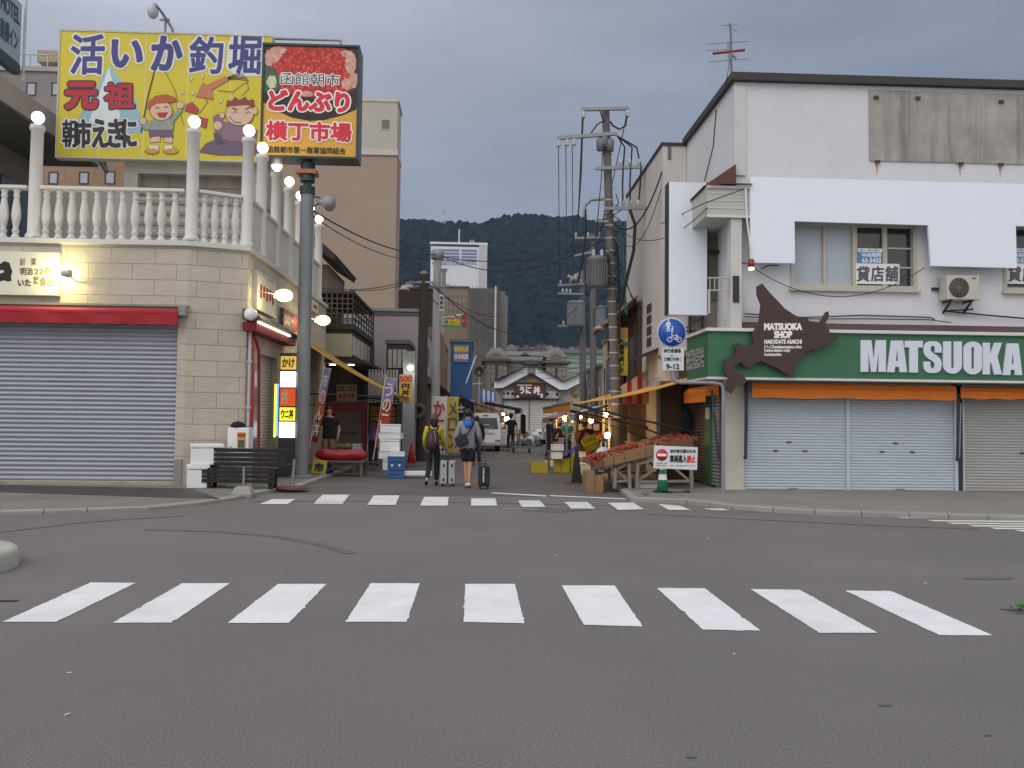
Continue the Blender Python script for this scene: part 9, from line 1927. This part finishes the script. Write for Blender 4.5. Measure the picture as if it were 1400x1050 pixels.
t,Mz=person('person in black with a white tote bag standing at the right stall',V(at(752,600,Yb_).x,Yb_,.004),1.60,-1.0,dict(anL=(-.14,-.1,.085),knL=(-.11,.0,.47),hd0=(0,.05,1.52),hd1=(0,.08,1.58),hd2=(0,.075,1.64),elL=(-.22,.08,1.12),wrL=(-.12,.28,1.08),elR=(.22,.06,1.12),wrR=(.14,.27,1.08)),topm=blk_c,bot=jean,bw=1.2)
t=thing('tote_bag','white tote bag hanging from the person in black at the right stall','bag',Mz@V(-.27,0,.9)); mb=MB(); mb.cbox((-.27,-.05,.98),.10,.30,.34,0,0); local(Mz,mb).build('bag_body',M('canvas_white','#b9b7b2',.8),t,bevel=.03); mb=MB(); mb.tube([(-.27,-.15,1.14),(-.22,-.08,1.40),(-.16,0,1.46),(-.22,.04,1.40),(-.27,.08,1.14)],.014,6); local(Mz,mb).build('strap',blk_c,t)
t=thing('dark_handbag','small dark handbag below the white tote bag','bag',Mz@V(-.3,0,.6)); mb=MB(); mb.cbox((-.33,-.10,.72),.12,.24,.22,0,0); local(Mz,mb).build('bag_body',blk_c,t,bevel=.03); mb=MB(); mb.tube([(-.33,-.18,.82),(-.31,-.1,1.0),(-.33,-.02,.82)],.012,6); local(Mz,mb).build('handle',blk_c,t)
a=at(759,610,29.2); person('person in a dark brown jacket bowing beside the one with the tote bag',V(a.x,29.2,.004),1.50,-1.2,dict(ch=(0,.08,1.27),nk=(0,.15,1.40),hd0=(0,.19,1.45),hd1=(0,.23,1.51),hd2=(0,.23,1.56),shL=(-.18,.1,1.33),shR=(.18,.1,1.33),elL=(-.22,.2,1.1),wrL=(-.1,.36,1.05),elR=(.22,.2,1.1),wrR=(.1,.36,1.05)),topm=M('brown_black_cloth','#241a1c',.9,.1,5),bot=tan_c,bw=1.15)
a=at(776,600,30.5); person('person in a green T-shirt serving behind the blue tarpaulin',V(a.x,30.5,.004),1.56,math.pi-.5,dict(elL=(-.24,.05,1.12),wrL=(-.08,.24,1.08),elR=(.24,.05,1.12),wrR=(.10,.24,1.08)),sleeve='short',topm=grn_c,bot=char_c,bw=1.1,hair=M('grey_brown_hair','#4a403a',.7))
a=at(813,625,25.8); Yv_=25.8
t,Mv=person('person in dark clothes stooping with a yellow crate under the bulbs',V(a.x,Yv_,.004),1.66,.75,dict(pel=(0,-.05,.86),sp=(0,.08,1.02),ch=(0,.25,1.16),nk=(0,.36,1.28),hd0=(0,.40,1.33),hd1=(0,.44,1.39),hd2=(0,.44,1.45),shL=(-.18,.30,1.20),shR=(.18,.30,1.20),elL=(-.24,.40,.98),wrL=(-.16,.52,.80),elR=(.24,.40,.98),wrR=(.18,.50,.82),hpL=(-.09,-.04,.83),hpR=(.09,-.04,.83),knL=(-.12,.10,.45),knR=(.12,.10,.45)),topm=char_c,bot=tan_c,bw=1.15,hair=M('grey_brown_hair','#4a403a'))
ct=V(*(Mv@V(0,.58,.74))); t=thing('plastic_crate','tilted yellow crate held by the stooping vendor','crate',at(809.5,609,25.2)); 
m0=Matrix.Translation(at(809.5,611,25.25))@Matrix.Rotation(R_(-25),4,'Y')@Matrix.Rotation(R_(35),4,'X')
class _T(MB):
    pass
mb=MB(); sx__,sy__,sz__=.46,.05,.34
mb.box(-.22,.22,-.16,.16,-.02,.0); 
for (x0,x1,y0,y1_) in ((-.23,.23,-.17,-.155),(-.23,.23,.155,.17),(-.23,-.215,-.154,.154),(.215,.23,-.154,.154)):
    for k in range(4): mb.box(x0,x1,y0,y1_,.01+.065*k,.055+.065*k)
    mb.box(x0+.001,x0+.03 if x1-x0>.1 else x1-.001,y0+.001,y1_-.001 if x1-x0>.1 else y0+.03,.0,.27); mb.box(x1-.03 if x1-x0>.1 else x0+.001,x1-.001,y0+.001 if x1-x0>.1 else y1_-.03,y1_-.001,.0,.27)
local(m0,mb); mb.build('crate_body',yl,t); mb=MB(); 
for (x0,x1,y0,y1_) in ((-.24,.24,-.18,-.155),(-.24,.24,.155,.18),(-.24,-.215,-.154,.154),(.215,.24,-.154,.154)): mb.box(x0,x1,y0,y1_,.271,.295)
local(m0,mb); mb.build('rim',yl,t)
# ================================================================ LIGHT, SKY, CAMERA
for i,g_ in enumerate(globes):
    if g_.x<-11: continue
    POINTS.append((g_,7,'#ffdcae',.13))
for i,(p,e,cn,r) in enumerate(POINTS):
    e*=.5
    l=bpy.data.lights.new('lamp_light','POINT'); l.energy=e; l.color=hx(cn)[:3]; l.shadow_soft_size=r; l.use_soft_falloff=True
    o=bpy.data.objects.new('lamp_light',l); COL.objects.link(o); o.location=p
sun=bpy.data.lights.new('sun','SUN'); sun.energy=.85; sun.angle=R_(40); sun.color=(1,.96,.92)
so=bpy.data.objects.new('sun',sun); COL.objects.link(so)
EL,AZ=R_(46),R_(218)
d=V(math.cos(EL)*math.sin(AZ),math.cos(EL)*math.cos(AZ),math.sin(EL)); so.rotation_euler=(-d).to_track_quat('-Z','Y').to_euler()
w=bpy.data.worlds.new('World'); S.world=w; w.use_nodes=True; nt=w.node_tree; N=nt.nodes; L=nt.links; bg=N['Background']; bg.inputs['Strength'].default_value=.10
sky=N.new('ShaderNodeTexSky'); sky.sky_type='NISHITA'; sky.sun_disc=False; sky.sun_elevation=EL; sky.sun_rotation=AZ; sky.air_density=1.5; sky.dust_density=3
tc=N.new('ShaderNodeTexCoord'); sep=N.new('ShaderNodeSeparateXYZ'); L.new(tc.outputs['Generated'],sep.inputs[0])
def mr(sock,a,b,c,d_):
    r=N.new('ShaderNodeMapRange'); r.interpolation_type='SMOOTHSTEP'; 
    for k,v in zip((1,2,3,4),(a,b,c,d_)): r.inputs[k].default_value=v
    L.new(sock,r.inputs[0]); return r.outputs[0]
def mixc(f,a,b,mode='MIX'):
    x=N.new('ShaderNodeMix'); x.data_type='RGBA'; x.blend_type=mode
    for s_,v in ((0,f),(6,a),(7,b)):
        if hasattr(v,'links'): L.new(v,x.inputs[s_])
        else: x.inputs[s_].default_value=v
    return x.outputs[2]
SKYK=10.0
def sc_(h,k=1): c=hx(h); return tuple(x*SKYK*k for x in c[:3])+(1,)
# overcast: grey-blue layer, paler to the left (where the light breaks) and overhead / behind
side=mr(sep.outputs['X'],-.45,.52,1,0)
front=mixc(side,sc_('#828c9b'),sc_('#bbbfcc'))
low=mr(sep.outputs['Z'],.20,.44,0,1)
front=mixc(low,mixc(.62,front,sc_('#7d899b')),front)
mp=N.new('ShaderNodeMapping'); mp.inputs['Scale'].default_value=(1.6,1.6,6.5); L.new(tc.outputs['Generated'],mp.inputs[0])
nz=N.new('ShaderNodeTexNoise'); nz.inputs['Scale'].default_value=1.5; nz.inputs['Detail'].default_value=5; nz.inputs['Roughness'].default_value=.5; L.new(mp.outputs[0],nz.inputs['Vector'])
cl=mr(nz.outputs['Fac'],.30,.70,.90,1.14)
cm=N.new('ShaderNodeCombineColor'); [L.new(cl,cm.inputs[k]) for k in range(3)]
front=mixc(1.0,front,cm.outputs[0],'MULTIPLY')
back=mr(sep.outputs['Y'],.35,-.6,0,1); up=mr(sep.outputs['Z'],.45,1.0,0,1)
mx=N.new('ShaderNodeMath'); mx.operation='MAXIMUM'; L.new(back,mx.inputs[0]); L.new(up,mx.inputs[1])
cloud=mixc(mx.outputs[0],front,sc_('#eeedf0',1.06))
out=mixc(.94,sky.outputs[0],cloud); L.new(out,bg.inputs['Color'])
cam=bpy.data.cameras.new('camera'); co=bpy.data.objects.new('camera',cam); COL.objects.link(co); cam.sensor_fit='HORIZONTAL'; cam.sensor_width=36; cam.lens=FPX/1400*36; cam.clip_end=6000; cam.clip_start=.05
co.matrix_world=Matrix(((CR.x,CU.x,-CF.x,0),(CR.y,CU.y,-CF.y,0),(CR.z,CU.z,-CF.z,EYE),(0,0,0,1))); S.camera=co
S.view_settings.view_transform='Standard'; S.view_settings.look='None'; S.view_settings.exposure=.10; S.view_settings.gamma=1; S.view_settings.use_curve_mapping=False
S.cycles.max_bounces=6; S.cycles.diffuse_bounces=3; S.cycles.glossy_bounces=3; S.cycles.transmission_bounces=3; S.cycles.volume_bounces=0; S.cycles.use_denoising=True; S.cycles.sample_clamp_indirect=4
# ================================================================ AIR
hm=bpy.data.materials.new('haze_air'); hm.use_nodes=True; nt=hm.node_tree; nt.nodes.remove(nt.nodes['Principled BSDF'])
pv=nt.nodes.new('ShaderNodeVolumePrincipled'); pv.inputs['Color'].default_value=(.40,.57,.95,1); pv.inputs['Density'].default_value=.00008; pv.inputs['Anisotropy'].default_value=0
nt.links.new(pv.outputs[0],nt.nodes['Material Output'].inputs['Volume'])
mb=MB(); mb.box(-1600,1600,-60,2750,-1.0,460); o=mb.build('haze',hm); o['kind']='stuff'
